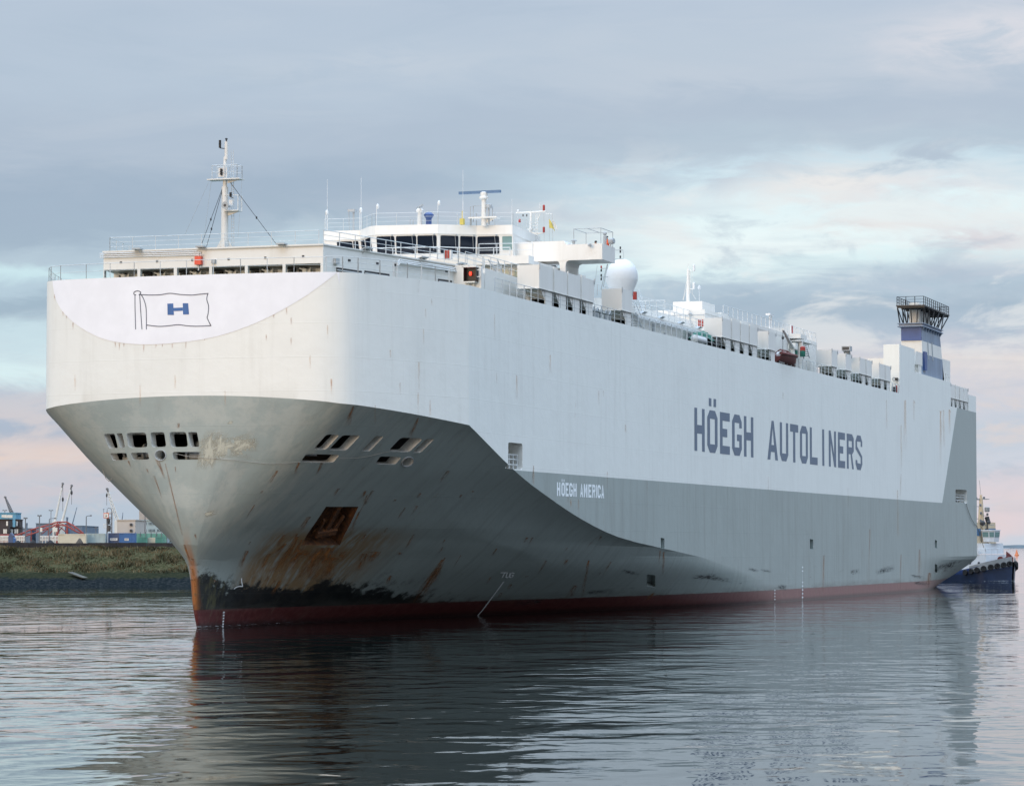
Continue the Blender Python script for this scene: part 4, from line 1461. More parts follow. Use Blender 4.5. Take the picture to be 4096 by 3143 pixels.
mb.build('junction_box', 'grey', house)
s0, zz = px_side(*b1(265, 1075))
mb = MB()
mb.prism([side_pt(s0 - 0.25, zz - 0.2, 0.02), side_pt(s0 + 0.25, zz - 0.2, 0.02), side_pt(s0 + 0.25, zz + 0.2, 0.02), side_pt(s0 - 0.25, zz + 0.2, 0.02)], (n2[0] * 0.2, n2[1] * 0.2, 0))
mb.build('junction_box', 'grey', house)
for px in ((703, 880), (1148, 865), (1712, 843)):
    p = at(*z1(*px), X=XF - 0.2)
    mb = MB()
    mb.box(XF - 0.55, XF + 0.1, p[1] - 0.32, p[1] + 0.32, HZ1 + 0.11, HZ1 + 0.21)
    mb.tube((XF - 0.3, p[1] - 0.2, HZ1 - 0.1), (XF - 0.5, p[1] - 0.2, HZ1 + 0.11), 0.03, 5)
    mb.build('floodlight', 'grey', house)
for px in (b1(800, 890), b1(1790, 1010), b2(430, 1260)):
    s0, zz = px_side(*px)
    mb = MB()
    mb.prism([side_pt(s0 - 0.5, HZ1 + 0.12, -0.1), side_pt(s0 + 0.5, HZ1 + 0.12, -0.1), side_pt(s0 + 0.5, HZ1 + 0.22, 0.3), side_pt(s0 - 0.5, HZ1 + 0.22, 0.3)], (0, 0, 0.07))
    mb.tube(side_pt(s0 - 0.4, HZ1 - 0.15, 0.02), side_pt(s0 - 0.4, HZ1 + 0.2, 0.28), 0.03, 5)
    mb.build('floodlight', 'grey', house)

# ------------------------------------------------------------------ rails of the fore deck
def offset_plan(d_):
    P = plan_at(1.0)
    tang = np.gradient(P, axis=0)
    nrm_ = np.stack([tang[:, 1], -tang[:, 0]], 1)
    nrm_ /= np.linalg.norm(nrm_, axis=1)[:, None]
    return P + nrm_ * d_


OP = offset_plan(0.14)
keyi = [0, 8, 16, 22, 27, 34, 44, 56, 68, 74]
front = [(OP[i, 0], -OP[i, 1], ZD) for i in keyi]
frontS = [(OP[i, 0], OP[i, 1], ZD) for i in keyi]
mb = MB()
mb.rail(front[:4], 1.05, 1.75, 2, r=0.016, pr=0.026)
mb.rail(frontS[:9], 1.05, 1.75, 2, r=0.016, pr=0.026)
mb.build('bow_rail', 'rail', ship)
mb = MB()
mb.rail(front[3:], 1.1, 1.75, 3, r=0.018, pr=0.04)
mb.build('bow_rail', 'rail', ship)
mb = MB()
mb.slab([(XF + 0.25, -8.2), (214.7, -12.0), (231.8, -12.0), (231.8, 12.0), (214.7, 12.0), (XF + 0.25, 8.4)], HZ1 + 0.106, HZ1 + 0.115)
mb.build('roof_bounce_cover', 'deck', house)  # added dark sheet, unseen from below, cuts light bounced onto the bridge
mb = MB()
mb.rail([(XF + 0.3, 8.3, HZ1 + .1), (XF + 0.3, -8.0, HZ1 + .1)], 1.0, 1.75, 3, r=0.018, pr=0.028)
mb.build('roof_rail', 'rail', house)
mb = MB()
mb.rail([(XF + 0.3, 8.3, HZ1 + .1), (XF + 6, 9.5, HZ1 + .1)], 1.0, 1.75, 3, r=0.018, pr=0.028)
mb.build('roof_rail', 'rail', house)
mb = MB()
mb.rail([side_pt(0.5, HZ1 + 0.1, -0.3), side_pt(19, HZ1 + 0.1, -0.3)], 1.05, 2.0, 3, r=0.024, pr=0.034)
mb.rail([side_pt(19, HZ1 + 0.1, -0.3), (231, -12, HZ1 + 0.1)], 1.05, 2.0, 3)
mb.build('roof_rail', 'rail', house)

# ------------------------------------------------------------------ foremast
mz = HZ1 + 0.1
mast_x, mast_y = 199.0, 0.45
fm = MB()
for k_ in range(4):
    t = k_ * math.pi / 2 + 0.4
    fm.prism([(mast_x + 0.25 * math.cos(t), mast_y + 0.25 * math.sin(t), mz), (mast_x + 0.75 * math.cos(t), mast_y + 0.75 * math.sin(t), mz), (mast_x + 0.25 * math.cos(t), mast_y + 0.25 * math.sin(t), mz + 0.9)], (-0.04 * math.sin(t), 0.04 * math.cos(t), 0))
fm.tube((mast_x, mast_y, mz), (mast_x, mast_y, mz + 4.7), 0.28, 12, 0.24)
fm.tube((mast_x, mast_y, mz + 4.7), (mast_x, mast_y, mz + 6.9), 0.16, 10, 0.11)
fm.tube((mast_x, mast_y - 0.1, mz + 6.7), (mast_x, mast_y - 0.1, mz + 8.0), 0.13, 10)
mast = fm.build('foremast', 'white', ship, smooth=40)
zr = lambda Y: at(*z1(1310, Y), X=mast_x)[2]
yr = lambda X: at(*z1(X, 600), X=mast_x)[1]
mb = MB()
zp = zr(383)
mb.box(mast_x - 0.5, mast_x + 0.5, yr(1432), yr(1205), zp - 0.05, zp + 0.02)
mb.prism([(mast_x, mast_y - 0.2, zp - 0.06), (mast_x, yr(1420), zp - 0.06), (mast_x, mast_y - 0.2, zp - 0.28)], (0.05, 0, 0))
mb.build('mast_platform', 'white', mast)
mb = MB()
mb.rail([(mast_x - 0.45, yr(1240), zp), (mast_x - 0.45, yr(1415), zp), (mast_x + 0.45, yr(1415), zp), (mast_x + 0.45, yr(1240), zp)], 1.0, 1.0, 2, pr=0.03)
mb.build('platform_rail', 'rail', mast)
mb = MB()
zl = zr(605)
mb.box(mast_x - 0.4, mast_x + 0.4, yr(1420), mast_y - 0.1, zl - 0.04, zl + 0.02)
mb.prism([(mast_x, mast_y - 0.25, zl - 0.05), (mast_x, yr(1415), zl - 0.05), (mast_x, mast_y - 0.25, zl - 0.35)], (0.05, 0, 0))
mb.rail([(mast_x - 0.35, yr(1418), zl), (mast_x + 0.35, yr(1418), zl)], 1.1, 0.8, 3)
mb.tube((mast_x - 0.35, yr(1418), zl + 1.1), (mast_x - 0.2, mast_y, zl + 1.15), 0.025, 5)
mb.build('horn_platform', 'white', mast)
mb = MB()
hx, hy, hz = mast_x - 0.45, yr(1345), zr(573)
mb.lathe((hx + 0.5, hy, hz), [(0.08, 0), (0.1, 0.3), (0.15, 0.6), (0.26, 0.85), (0.27, 0.86)], 14, (-1, 0, 0))
mb.build('fog_horn', 'grey', mast, smooth=40)
mb = MB()
mb.lathe((hx - 0.365, hy, hz), [(0.10, 0), (0.10, 0.01)], 12, (-1, 0, 0))
mb.build('horn_mouth', 'dark', mast)
mb = MB()
mb.box(mast_x - 0.25, mast_x - 0.1, yr(1376), yr(1350), zr(570), zr(530))
mb.box(mast_x - 0.35, mast_x - 0.28, yr(1340), yr(1280), zr(368), zr(305))
mb.build_each('lamp_shield', 'white2', mast)
for X, Y0, Y1 in ((1293, 165, 112), (1369, 510, 480), (1303, 355, 312)):
    mb = MB()
    c_ = (mast_x - 0.42, yr(X), zr(Y0))
    hh = zr(Y1) - zr(Y0)
    mb.lathe(c_, [(0.09, 0), (0.09, hh * .45), (0.12, hh * .5), (0.09, hh * .55), (0.09, hh), (0.03, hh)], 10)
    mb.tube((mast_x, yr(X) if X > 1330 else mast_y, c_[2] - 0.02), (c_[0], c_[1], c_[2] - 0.02), 0.03, 5)
    mb.build('mast_lamp', 'black', mast, smooth=40)
mb = MB()
mb.ball((mast_x, mast_y - 0.1, mz + 8.2), 0.11, 8, (1, 1, 0.7))
mb.tube((mast_x, mast_y - 0.1, mz + 8.0), (mast_x, mast_y - 0.1, mz + 8.2), 0.05, 6)
mb.build('mast_lamp', 'dark', mast)
mb = MB()
mb.ladder((mast_x + 0.35, mast_y - 0.42, mz), (mast_x + 0.3, mast_y - 0.35, mz + 7.4), (0, -0.18, 0), 34, 0.018)
mb.build('mast_ladder', 'rail', mast)
mb = MB()
for q in ([(1303, 425), (1150, 835)], [(1300, 440), (1160, 940)], [(1352, 405), (1670, 830)]):
    pa, pb = at(*z1(*q[0]), X=mast_x), at(*z1(*q[1]), X=XF + 0.4)
    mb.tube(pa, pb, 0.022, 5)
    m_ = pa + (pb - pa) * 0.58
    mb.ball(m_, 0.07, 8, (1, 1, 1.6))
mb.build('mast_stay', 'dark', mast)
mb = MB()
for q in ([(1203, 395), (1030, 775)], [(1218, 395), (1170, 770)], [(1433, 385), (1405, 790)]):
    mb.tube(at(*z1(*q[0]), X=mast_x), at(*z1(*q[1]), X=mast_x - 1), 0.008, 4)
mb.build_each('halyard', 'rope', mast)

# ------------------------------------------------------------------ bridge
ZB = 32.5
roof_px = [b1(65, 548), b1(700, 530), b1(860, 465), b1(960, 450), b1(2065, 425), b2(700, 598), b2(1300, 585)]
roof = [at(*q, Z=ZB)[:2] for q in roof_px]
roof_back = [(246.5, -8.3), (246.5, 8.3)]
mb = MB()
mb.slab([tuple(p) for p in roof] + roof_back, 31.72, ZB)
bridge = mb.build('bridge', 'white', ship)


def inset(plan, d_):
    out = []
    for i, p in enumerate(plan):
        a = np.array(plan[max(i - 1, 0)]); b = np.array(plan[min(i + 1, len(plan) - 1)])
        t = (b - a) / np.linalg.norm(b - a)
        n_ = np.array([-t[1], t[0]])
        if n_[0] < 0:
            n_ = -n_
        out.append(np.array(p) + n_ * d_)
    return out


ro2 = inset(roof, 0.10)
ro3 = inset(roof, 0.42)
ro4 = inset(roof, 0.5)
mb = MB()
nR = len(roof)
vt = [(*p, 31.72) for p in ro2] + [(*p, 30.0) for p in ro3] + [(*p, 27.0) for p in ro4]
mb.add(vt, [(j * nR + i, j * nR + i + 1, (j + 1) * nR + i + 1, (j + 1) * nR + i) for j in range(2) for i in range(nR - 1)])
# port side and back of the wheelhouse
mb.prism([(ro3[-1][0], ro3[-1][1], 27.0), (246, -8.0, 27.0), (246.3, -8.2, 31.72), (ro2[-1][0], ro2[-1][1], 31.72)], (0, 0.06, 0))
mb.build('wheelhouse_wall', 'white', bridge)


def wall_pt(i, u, z, off):
    """point on wheelhouse face i"""
    t = (31.72 - z) / 1.72
    a = ro2[i] * (1 - t) + ro3[i] * t
    b = ro2[i + 1] * (1 - t) + ro3[i + 1] * t
    p = a + (b - a) * u
    tt = (b - a) / np.linalg.norm(b - a)
    n_ = np.array([-tt[1], tt[0]])
    if n_[0] > 0:
        n_ = -n_
    return np.array([p[0] + n_[0] * off, p[1] + n_[1] * off, z])


def face_uv(x, y):
    best = None
    for i in range(nR - 1):
        for z in (30.8,):
            a, b = wall_pt(i, 0, z, 0), wall_pt(i, 1, z, 0)
            pa, pb = project(a), project(b)
            u = (x - pa[0]) / (pb[0] - pa[0])
            if best is None or abs(u - 0.5) < abs(best[1] - 0.5):
                best = (i, u)
    return best


wins = [(b1(965, 700), b1(1310, 700)), (b1(1340, 700), b1(1690, 700)), (b1(1710, 700), b1(2045, 700)), (b2(90, 850), b2(390, 850)), (b2(420, 850), b2(678, 850)),
        (b2(712, 850), b2(1080, 850)), (b2(1135, 850), b2(1300, 850)), (b1(310, 780), b1(583, 780)), (b1(600, 780), b1(690, 780)), (b1(708, 760), b1(800, 760)), (b1(822, 760), b1(950, 760))]
for wi, (pa, pb) in enumerate(wins):
    mid = ((pa[0] + pb[0]) / 2, pa[1])
    i, _ = face_uv(*mid)
    a, b = project(wall_pt(i, 0, 30.8, 0)), project(wall_pt(i, 1, 30.8, 0))
    u0, u1 = (pa[0] - a[0]) / (b[0] - a[0]), (pb[0] - a[0]) / (b[0] - a[0])
    u0, u1 = max(u0, 0.02), min(u1, 0.98)
    z0, z1w = (30.12, 31.58) if wi != 6 else (30.42, 31.55)
    corners = [wall_pt(i, u0, z0, 0.02), wall_pt(i, u1, z0, 0.02), wall_pt(i, u1, z1w, 0.02), wall_pt(i, u0, z1w, 0.02)]
    n_ = wall_pt(i, u0, 31, 0.03) - wall_pt(i, u0, 31, 0.0)
    mb = MB()
    mb.prism(rounded(corners, 0.07, 2), n_)
    wn = mb.build('window', 'green_glass' if wi == 6 else 'glass', bridge)
    # wiper and its arm
    if wi < 6:
        mb = MB()
        mb.tube(wall_pt(i, u0 + (u1 - u0) * 0.8, z1w, 0.10), wall_pt(i, u0 + (u1 - u0) * 0.86, z0 + 0.25, 0.08), 0.018, 4)
        mb.tube(wall_pt(i, u0 + (u1 - u0) * 0.86, z1w + 0.04, 0.16), wall_pt(i, u0 + (u1 - u0) * 0.9, z1w + 0.14, 0.05), 0.05, 5)
        mb.build('wiper', 'grey', bridge)
# bulwark walk in front of the windows
mb = MB()
walk = inset(roof, -1.0)
mb.rail([(*p, 29.35) for p in walk[1:]], 1.15, 1.7, 2, r=0.03, pr=0.04)
mb.build('walkway_rail', 'rail', bridge)
mb = MB()
lowp = [tuple(p) for p in inset(roof, -1.15)]
mb.slab(lowp + [(246, -8.2), (246, 8.2)], 29.05, 29.3)
mb.build('bridge_deck', 'white', bridge)
# wings
ZW0, ZW1 = 29.5, 30.82
for sg in (-1, 1):
    mb = MB()
    yi, yo = 8.6, 16.45
    mb.box(238.0, 241.75, *sorted((sg * 13.1, sg * yo)), ZW0, 30.02)
    mb.box(238.0, 238.06, *sorted((sg * 13.1, sg * yo)), 30.021, ZW1)
    mb.box(241.69, 241.75, *sorted((sg * 13.1, sg * yo)), 30.021, ZW1)
    mb.box(238.061, 241.689, *sorted((sg * (yo - 0.06), sg * yo)), 30.021, ZW1)
    mb.box(238.0, 241.75, *sorted((sg * yi, sg * 13.098)), ZW0 - 0.02, ZW1 + 0.32)
    mb.prism([(238.0, sg * 13.1, ZW1), (238.0, sg * 13.1, ZW1 + 0.32), (238.0, sg * 13.35, ZW1)], (3.75, 0, 0))
    # legs under the wing with arched openings
    for ya, yb in ((12.75, 13.25), (8.6, 10.4)):
        mb.box(238.02, 241.7, *sorted((sg * ya, sg * yb)), 26.9, ZW0)
    for y_, d_ in ((12.75, -1), (13.25, 1), (10.4, 1)):
        mb.prism([(238.02, sg * y_, ZW0), (238.02, sg * (y_ + d_ * 0.32), ZW0), (238.02, sg * (y_ + d_ * 0.09), ZW0 - 0.1), (238.02, sg * y_, ZW0 - 0.4)], (3.68, 0, 0))
    mb.build('bridge_wing', 'white', bridge)
b3 = lambda X, Y: (2180 + X / 3.734, 880 + Y / 3.734)
mb = MB()
zf = at(*b3(850, 97), X=239.9)[2] + 0.1
ya, yb = -13.95, -16.3
zt_ = 32.12
for x_ in (238.1, 241.6):
    for y_ in (ya, yb):
        mb.tube((x_, y_, ZW1), (x_, y_, zt_), 0.028, 5)
    mb.tube((x_, ya, zt_), (x_, yb, zt_), 0.028, 5)
for y_ in (ya, yb, (ya + yb) / 2):
    mb.tube((238.1, y_, zt_), (241.6, y_, zt_), 0.028, 5)
mb.build('awning_frame', 'grey', bridge)
p = at(*b3(430, 330), X=239.5)
mb = MB()
mb.tube((239.5, p[1], ZW1), (239.5, p[1], ZW1 + 0.45), 0.12, 8)
mb.lathe((239.5, p[1], ZW1 + 0.42), [(0.27, 0), (0.25, 0.08), (0.1, 0.14)], 10)
mb.build('vent_cowl', 'grey', bridge)
p = at(*b3(662, 372), X=237.8)
mb = MB()
mb.lathe((237.75, p[1], p[2]), [(0.13, 0), (0.15, 0.1), (0.15, 0.28), (0.1, 0.3)], 10, (-0.8, -0.5, -0.2))
mb.tube((238, p[1], p[2]), (237.7, p[1], p[2]), 0.05, 6)
mb.build('floodlight', 'grey', bridge)
mb = MB()
mb.lathe((241.0, -16.2, ZW1 + 0.45), [(0.24, 0), (0.26, 0.05), (0.26, 0.4), (0.2, 0.45)], 12, (-0.3, -0.9, 0.1))
mb.tube((241.0, -16.3, ZW1), (241.0, -16.3, ZW1 + 0.4), 0.05, 6)
mb.tube((240.6, -15.9, ZW1), (240.6, -15.9, ZW1 + 0.9), 0.16, 8)
mb.ball((240.6, -15.9, ZW1 + 1.1), 0.18, 8)
mb.build('searchlight', 'grey', bridge, smooth=40)

# roof fittings
mb = MB()
rr = inset(roof, 0.25)
mb.rail([(*p, ZB) for p in rr] + [(246, -8.0, ZB)], 1.05, 1.8, 3, r=0.014, pr=0.022)
mb.build('roof_rail', 'rail', bridge)
XR = 235.0
z2 = lambda X, Y: (1200 + X / 1.6846, 620 + Y / 1.6846)


def rp(X, Y, x=XR):
    return at(*z2(X, Y), X=x)


for X, Yt, Yb, xx in ((184, 165, 500, 237), (412, 150, 495, 236.5), (1098, 100, 470, 235), (1428, 297, 470, 238)):
    mb = MB()
    a, b = rp(X, Yb, xx), rp(X, Yt, xx)
    a[2] = ZB
    mid = a + (b - a) * 0.42
    mb.tube(a, mid, 0.035, 6, 0.03)
    mb.tube(mid, b, 0.016, 5)
    mb.build('whip_antenna', 'white2', bridge)
for X, Y, xx in ((174, 385, 237), (516, 345, 235), (929, 322, 235), (403, 370, 236.5)):
    mb = MB()
    p = rp(X, Y, xx)
    mb.tube((p[0], p[1], ZB), p, 0.03, 5)
    mb.lathe((p[0], p[1] - 0.1, p[2] - 0.25), [(0.05, 0), (0.13, 0.1), (0.13, 0.3), (0.07, 0.42), (0.02, 0.44)], 10)
    mb.build('antenna_dome', 'white2', bridge, smooth=40)
mb = MB()
p = rp(355, 385, 238)
mb.tube((238, p[1] - 0.1, ZB), (238, p[1] - 0.1, p[2]), 0.1, 8)
mb.box(237.7, 238.3, p[1] - 0.3, p[1] + 0.35, p[2], p[2] + 0.22)
mb.tube((238, p[1] + 0.3, ZB), (238, p[1] + 0.35, p[2]), 0.03, 5)
mb.build('searchlight', 'grey', bridge)
mb = MB()
p = rp(808, 375)
mb.tube((XR, p[1], ZB), (XR, p[1], p[2] - 0.1), 0.22, 10, 0.18)
mb.lathe((XR, p[1], p[2] - 0.15), [(0.3, 0), (0.34, 0.15), (0.2, 0.32)], 10)
ra = mb.build('radar_post', 'white', bridge, smooth=40)
mb = MB()
mb.obox((XR, p[1], p[2] + 0.32), (0.75, 0.62 * 0.8, -0.05), (0.06, -0.09, 0), (0, 0, 0.07))
mb.build('radar_scanner', 'grey', bridge)
mb = MB()
p = rp(868, 440)
mb.lathe((XR, p[1], ZB + 0.05), [(0.24, 0), (0.24, 0.5), (0.42, 0.75), (0.42, 0.85), (0.22, 1.05), (0.05, 1.1)], 14)
mb.build('binnacle', 'navy', bridge, smooth=40)
for X in (742, 762):
    mb = MB()
    p = rp(X, 440)
    mb.path([(XR, p[1], ZB), (XR, p[1], ZB + 0.45), (XR, p[1] - 0.08, ZB + 0.55)], 0.035)
    mb.build('vent_pipe', 'grey', bridge)
mb = MB()
p = rp(1093, 450)
mb.box(XR - 0.2, XR + 0.2, p[1] - 0.16, p[1] + 0.16, p[2] - 0.25, p[2] + 0.25)
mb.tube((XR, p[1], p[2]), (XR, p[1], p[2] + 0.9), 0.04, 5)
mb.build('antenna_tuner', 'yellow', bridge)
# main radar mast
mb = MB()
p = rp(1213, 290)
q = rp(1213, 470)
mb.tube((XR + 1, p[1], ZB - 0.1), (XR + 1, p[1], p[2] + 0.1), 0.23, 12, 0.2)
mb.lathe((XR + 1, p[1], p[2] - 0.05), [(0.22, 0), (0.4, 0.1), (0.4, 0.22), (0.3, 0.3), (0.3, 0.62), (0.12, 0.7)], 12)
z_ = rp(1213, 415)[2]
mb.box(XR + 0.6, XR + 1.6, p[1] - 1.25, p[1] + 1.25, z_ - 0.06, z_ + 0.05)
mb.prism([(XR + 1, p[1] - 0.2, z_ - 0.06), (XR + 1, p[1] - 1.1, z_ - 0.06), (XR + 1, p[1] - 0.2, z_ - 0.45)], (0.05, 0, 0))
rmast = mb.build('radar_mast', 'white', bridge, smooth=40)
mb = MB()
a, b = rp(1072, 258, XR + 1), rp(1352, 245, XR + 1)
mb.obox((a + b) / 2, (b - a) / 2, (0.14, 0, 0), (0, 0, 0.11))
mb.build('radar_scanner', 'radar', bridge)
mb = MB()
for X in (1150, 1272):
    c_ = rp(X, 440, XR + 1)
    mb.tube((XR + 1, c_[1], ZB), (XR + 1, c_[1], rp(X, 350 if X > 1200 else 420, XR + 1)[2]), 0.09, 8)
c_ = rp(1272, 352, XR + 1)
mb.lathe(c_, [(0.22, -0.1), (0.28, 0), (0.28, 0.2), (0.2, 0.25)], 10)
for X in (1140, 1160, 1290):
    c_ = rp(X, 450, XR + 1); t_ = rp(X, 345, XR + 1)
    mb.tube((XR + 1.3, c_[1], z_ - 0.3), (XR + 1.3, t_[1], t_[2]), 0.035, 5)
c_, t_ = rp(1140, 345, XR + 1), rp(1255, 335, XR + 1)
mb.tube((XR + 1.3, c_[1], c_[2]), (XR + 1.3, t_[1], t_[2]), 0.025, 5)
mb.build('platform_rail', 'grey', bridge)
# signal mast behind the wheelhouse
XS = 245.0
mb = MB()
p = rp(1553, 380, XS)
mb.tube((XS, p[1], 29), (XS, p[1], 31.9), 0.3, 10)
mb.tube((XS, p[1], 31.9), (XS, p[1] - 0.05, p[2]), 0.13, 8, 0.1)
l_, r_ = rp(1455, 390, XS), rp(1655, 380, XS)
mb.tube(l_, rp(1560, 385, XS), 0.06, 6)
mb.tube(rp(1545, 388, XS), r_, 0.08, 6)
mb.tube(rp(1620, 395, XS), rp(1600, 440, XS), 0.04, 5)
mb.prism([rp(1555, 520, XS), rp(1655, 525, XS), rp(1555, 545, XS)], (0.1, 0, 0))
mb.tube(rp(1655, 395, XS), rp(1700, 397, XS), 0.025, 5)
mb.tube(rp(1617, 375, XS), rp(1617, 320, XS), 0.02, 5)
mb.lathe(rp(1553, 510, XS), [(0.14, 0), (0.3, 0.12), (0.3, 0.15)], 10)
mb.ladder(rp(1590, 590, XS), rp(1588, 395, XS), np.array(rp(1604, 590, XS)) - np.array(rp(1590, 590, XS)), 16, 0.02)
for Y in (460, 480, 505):
    mb.tube(rp(1562, Y, XS), rp(1605, Y - 6, XS), 0.02, 5)
smast = mb.build('signal_mast', 'white', bridge, smooth=40)
for X, Y0, Y1, mt in ((1643, 375, 340, 'red'), (1643, 522, 488, 'red'), (1470, 388, 372, 'white2'), (1503, 415, 400, 'dark'), (1528, 415, 400, 'dark'), (1480, 455, 436, 'red')):
    mb = MB()
    a, b = rp(X, Y0, XS), rp(X, Y1, XS)
    mb.lathe(a, [(0.09, 0), (0.105, 0.05), (0.105, b[2] - a[2]), (0.06, b[2] - a[2] + 0.05)] if mt != 'dark' else [(0.05, 0), (0.05, b[2] - a[2])], 10)
    mb.build('signal_lamp', mt, bridge, smooth=40)
mb = MB()
for X in (1643, 1700, 1678):
    mb.tube(rp(X, 396, XS), rp(X + 3, 585, XS), 0.008, 4)
mb.build_each('halyard', 'rope', bridge)
# bridge aft block on the port side
mb = MB()
p = at(*b2(1345, 880), X=246.5)
mb.prism([(246.6, -8.0, 30.2), (252.5, -8.0, 30.2), (253.5, -8.0, 31.9), (246.6, -8.0, 32.3)], (0, 6, 0))
aft = mb.build('bridge_aft_block', 'white', bridge)
mb = MB()
mb.prism([(247.2, -8.03, 30.5), (248.6, -8.03, 30.5), (248.6, -8.03, 31.0), (247.2, -8.03, 31.4)], (0, 0.02, 0))
mb.prism([(249.6, -8.03, 30.25), (252.2, -8.03, 30.25), (251.8, -8.03, 30.62), (249.9, -8.03, 30.7)], (0, 0.02, 0))
mb.build('window', 'glass', bridge)

# ------------------------------------------------------------------ accommodation below the bridge
mb = MB()
mb.box(227.8, 246, -12.6, 12.6, ZD, 28.9)
mb.box(217.4, 227.6, -13.2, -11.0, ZD, 27.0)
acc = mb.build('accommodation', 'white', ship)
mb = MB()
pz = at(*b2(1000, 1180), X=226.8)
mb.box(226.4, 227.79, -13.8, -9.2, 28.2, 28.85)
mb.build('overhang', 'white', acc)
for a, b in ((b2(1130, 1320), b2(1165, 1450)), (b2(1180, 1320), b2(1258, 1475)), (b2(1312, 1330), b2(1380, 1475))):
    pa, pb = at(*a, X=227.7), at(*b, X=227.7)
    mb = MB()
    ys = sorted((pa[1], pb[1]))
    mb.prism(rounded([(227.74, ys[0], pb[2]), (227.74, ys[1], pb[2]), (227.74, ys[1], pa[2]), (227.74, ys[0], pa[2])], 0.15, 2), (0.04, 0, 0))
    mb.build('window', 'green_glass', acc)
# sidelight screen with the lit red port lamp
mb = MB()
p0, p1 = at(*b2(478, 1302), Y=-15.0), at(*b2(690, 1530), Y=-15.0)
sx = 208.2
pa, pb = at(*b2(478, 1302), X=sx), at(*b2(690, 1530), X=sx)
y0, y1, z0, z1_ = pb[1], pa[1], pb[2], pa[2]
mb.box(sx + 0.5, sx + 0.55, y0, y1, z0, z1_)
mb.box(sx, sx + 0.5, y1 - 0.04, y1, z0, z1_)
mb.box(sx, sx + 0.5, y0, y0 + 0.04, z0 + 0.1, z1_)
mb.box(sx, sx + 0.5, y0 + 0.04, y1 - 0.04, z0, z0 + 0.05)
mb.build('sidelight_screen', 'black', ship)
mb = MB()
mb.box(sx + 0.56, sx + 0.9, y0 - 0.2, y1 + 0.12, ZD, z1_ + 0.12)
mb.box(sx - 0.02, sx + 0.55, y1 + 0.004, y1 + 0.08, z0, z1_ + 0.1)
mb.box(sx - 0.02, sx + 0.55, y0, y1 + 0.08, z1_ + 0.005, z1_ + 0.08)
mb.box(sx + 0.0, sx + 0.5, y0 + 0.1, y1, z0 - 0.1, z0 - 0.005)
for y_ in (y0 + 0.3, y1 - 0.3):
    mb.tube((sx + 0.3, y_, ZD), (sx + 0.3, y_, z0 - 0.1), 0.05, 5)
mb.path([(sx + 0.2, y0, z1_ - 0.2), (sx + 0.2, y0 - 0.25, z1_ - 0.2), (sx + 0.2, y0 - 0.25, z1_ - 0.7), (sx + 0.2, y0, z1_ - 0.7)], 0.04)
mb.build('sidelight_housing', 'white', ship)
pl = at(*b2(595, 1405), X=sx + 0.3)
mb = MB()
mb.lathe((sx + 0.3, pl[1], pl[2] - 0.13), [(0.07, 0), (0.1, 0.06), (0.1, 0.2), (0.05, 0.27)], 10)
mb.build('port_light', 'port_lamp', ship, smooth=40)
# stairway up to the bridge deck
mb = MB()
a, b = at(*b2(1210, 1640), X=224), at(*b2(1050, 1180), X=221.5)
mb.tube(a, b, 0.06, 5)
a2, b2_ = at(*b2(1110, 1500), X=224), at(*b2(895, 1170), X=221.5)
mb.tube(a2, b2_, 0.05, 5)
for i in range(1, 9):
    mb.tube(a + (b - a) * i / 9 + (a2 - a) * 0.0, a2 + (b2_ - a2) * i / 9, 0.03, 4)
mb.build('bridge_stair', 'grey', ship)
mb = MB()
pa, pb = at(*b2(830, 1285), X=213.5), at(*b2(1140, 1640), X=213.5)
mb.prism([(213.5, -13.2, ZD), (217.3, -13.2, ZD), (217.3, -13.2, 26.6), (213.5, -13.2, 26.95)], (0, 1.6, 0))
mb.build('stair_house', 'white', ship)
mb = MB()
mb.rail([(213.4, -13.0, 27.0), (217.4, -13.0, 27.0)], 0.95, 1.6, 2)
mb.rail([(217.4, -13.1, 27.0), (227.5, -13.1, 27.0)], 1.05, 1.6, 2)
mb.rail([(227.8, -13.7, 28.9), (227.0, -9.4, 28.9)], 1.05, 1.3, 2)
mb.build('deck_rail', 'rail', ship)
mb = MB()
p = at(*b2(225, 1085), X=213.0)
mb.box(212.8, 213.1, p[1] - 0.30, p[1] + 0.22, p[2] - 0.35, p[2] + 0.32)
mb.build('lifebuoy_rack', 'white2', ship)
for dy in (-0.08, 0.12):
    mb = MB()
    mb.box(212.72, 212.79, p[1] + dy - 0.07, p[1] + dy + 0.07, p[2] - 0.3, p[2] + 0.3)
    mb.build('lifebuoy_panel', 'red', ship)

# ------------------------------------------------------------------ fan casings along the deck edge
def casing(x0, x1, n, y_in=-14.3, top=27.65, first_post=True):
    bot = 25.78
    mb = MB()
    L = (x1 - x0) / n
    mb.box(x0, x1, -16.10, y_in, bot + 0.06, top)
    mb.box(x0 - 0.06, x1 + 0.06, -16.13, y_in + 0.02, bot, bot + 0.058)
    cs = mb.build('fan_casing', 'white', ship)
    for i in range(n + 1):
        if i in (0, n) and n > 1 and not first_post:
            continue
        mb = MB()
        x = x0 + L * i
        mb.box(x - 0.05, x + 0.05, -16.17, -16.105, bot + 0.06 if 0 < i < n else top - 0.35, top + 0.12)
        mb.build('casing_post', 'grey' if i in (0, n) else 'inside', cs)
    for i in range(n):
        xa = x0 + L * i
        mb = MB()
        cx0 = xa + L * 0.48 if n > 1 else xa + L * 0.45
        mb.box(cx0, xa + L * 0.98, -16.0, y_in - 0.1, ZD, bot)
        mb.prism([(cx0 + 0.4, -15.95, bot), (cx0 - 0.75, -15.95, bot), (cx0 - 0.75, -15.95, bot - 0.12), (cx0, -15.95, ZD + 0.45), (cx0, -15.95, ZD), (cx0 + 0.4, -15.95, ZD)], (0, 1.2, 0))
        mb.build('casing_leg', 'white', cs)
    return cs


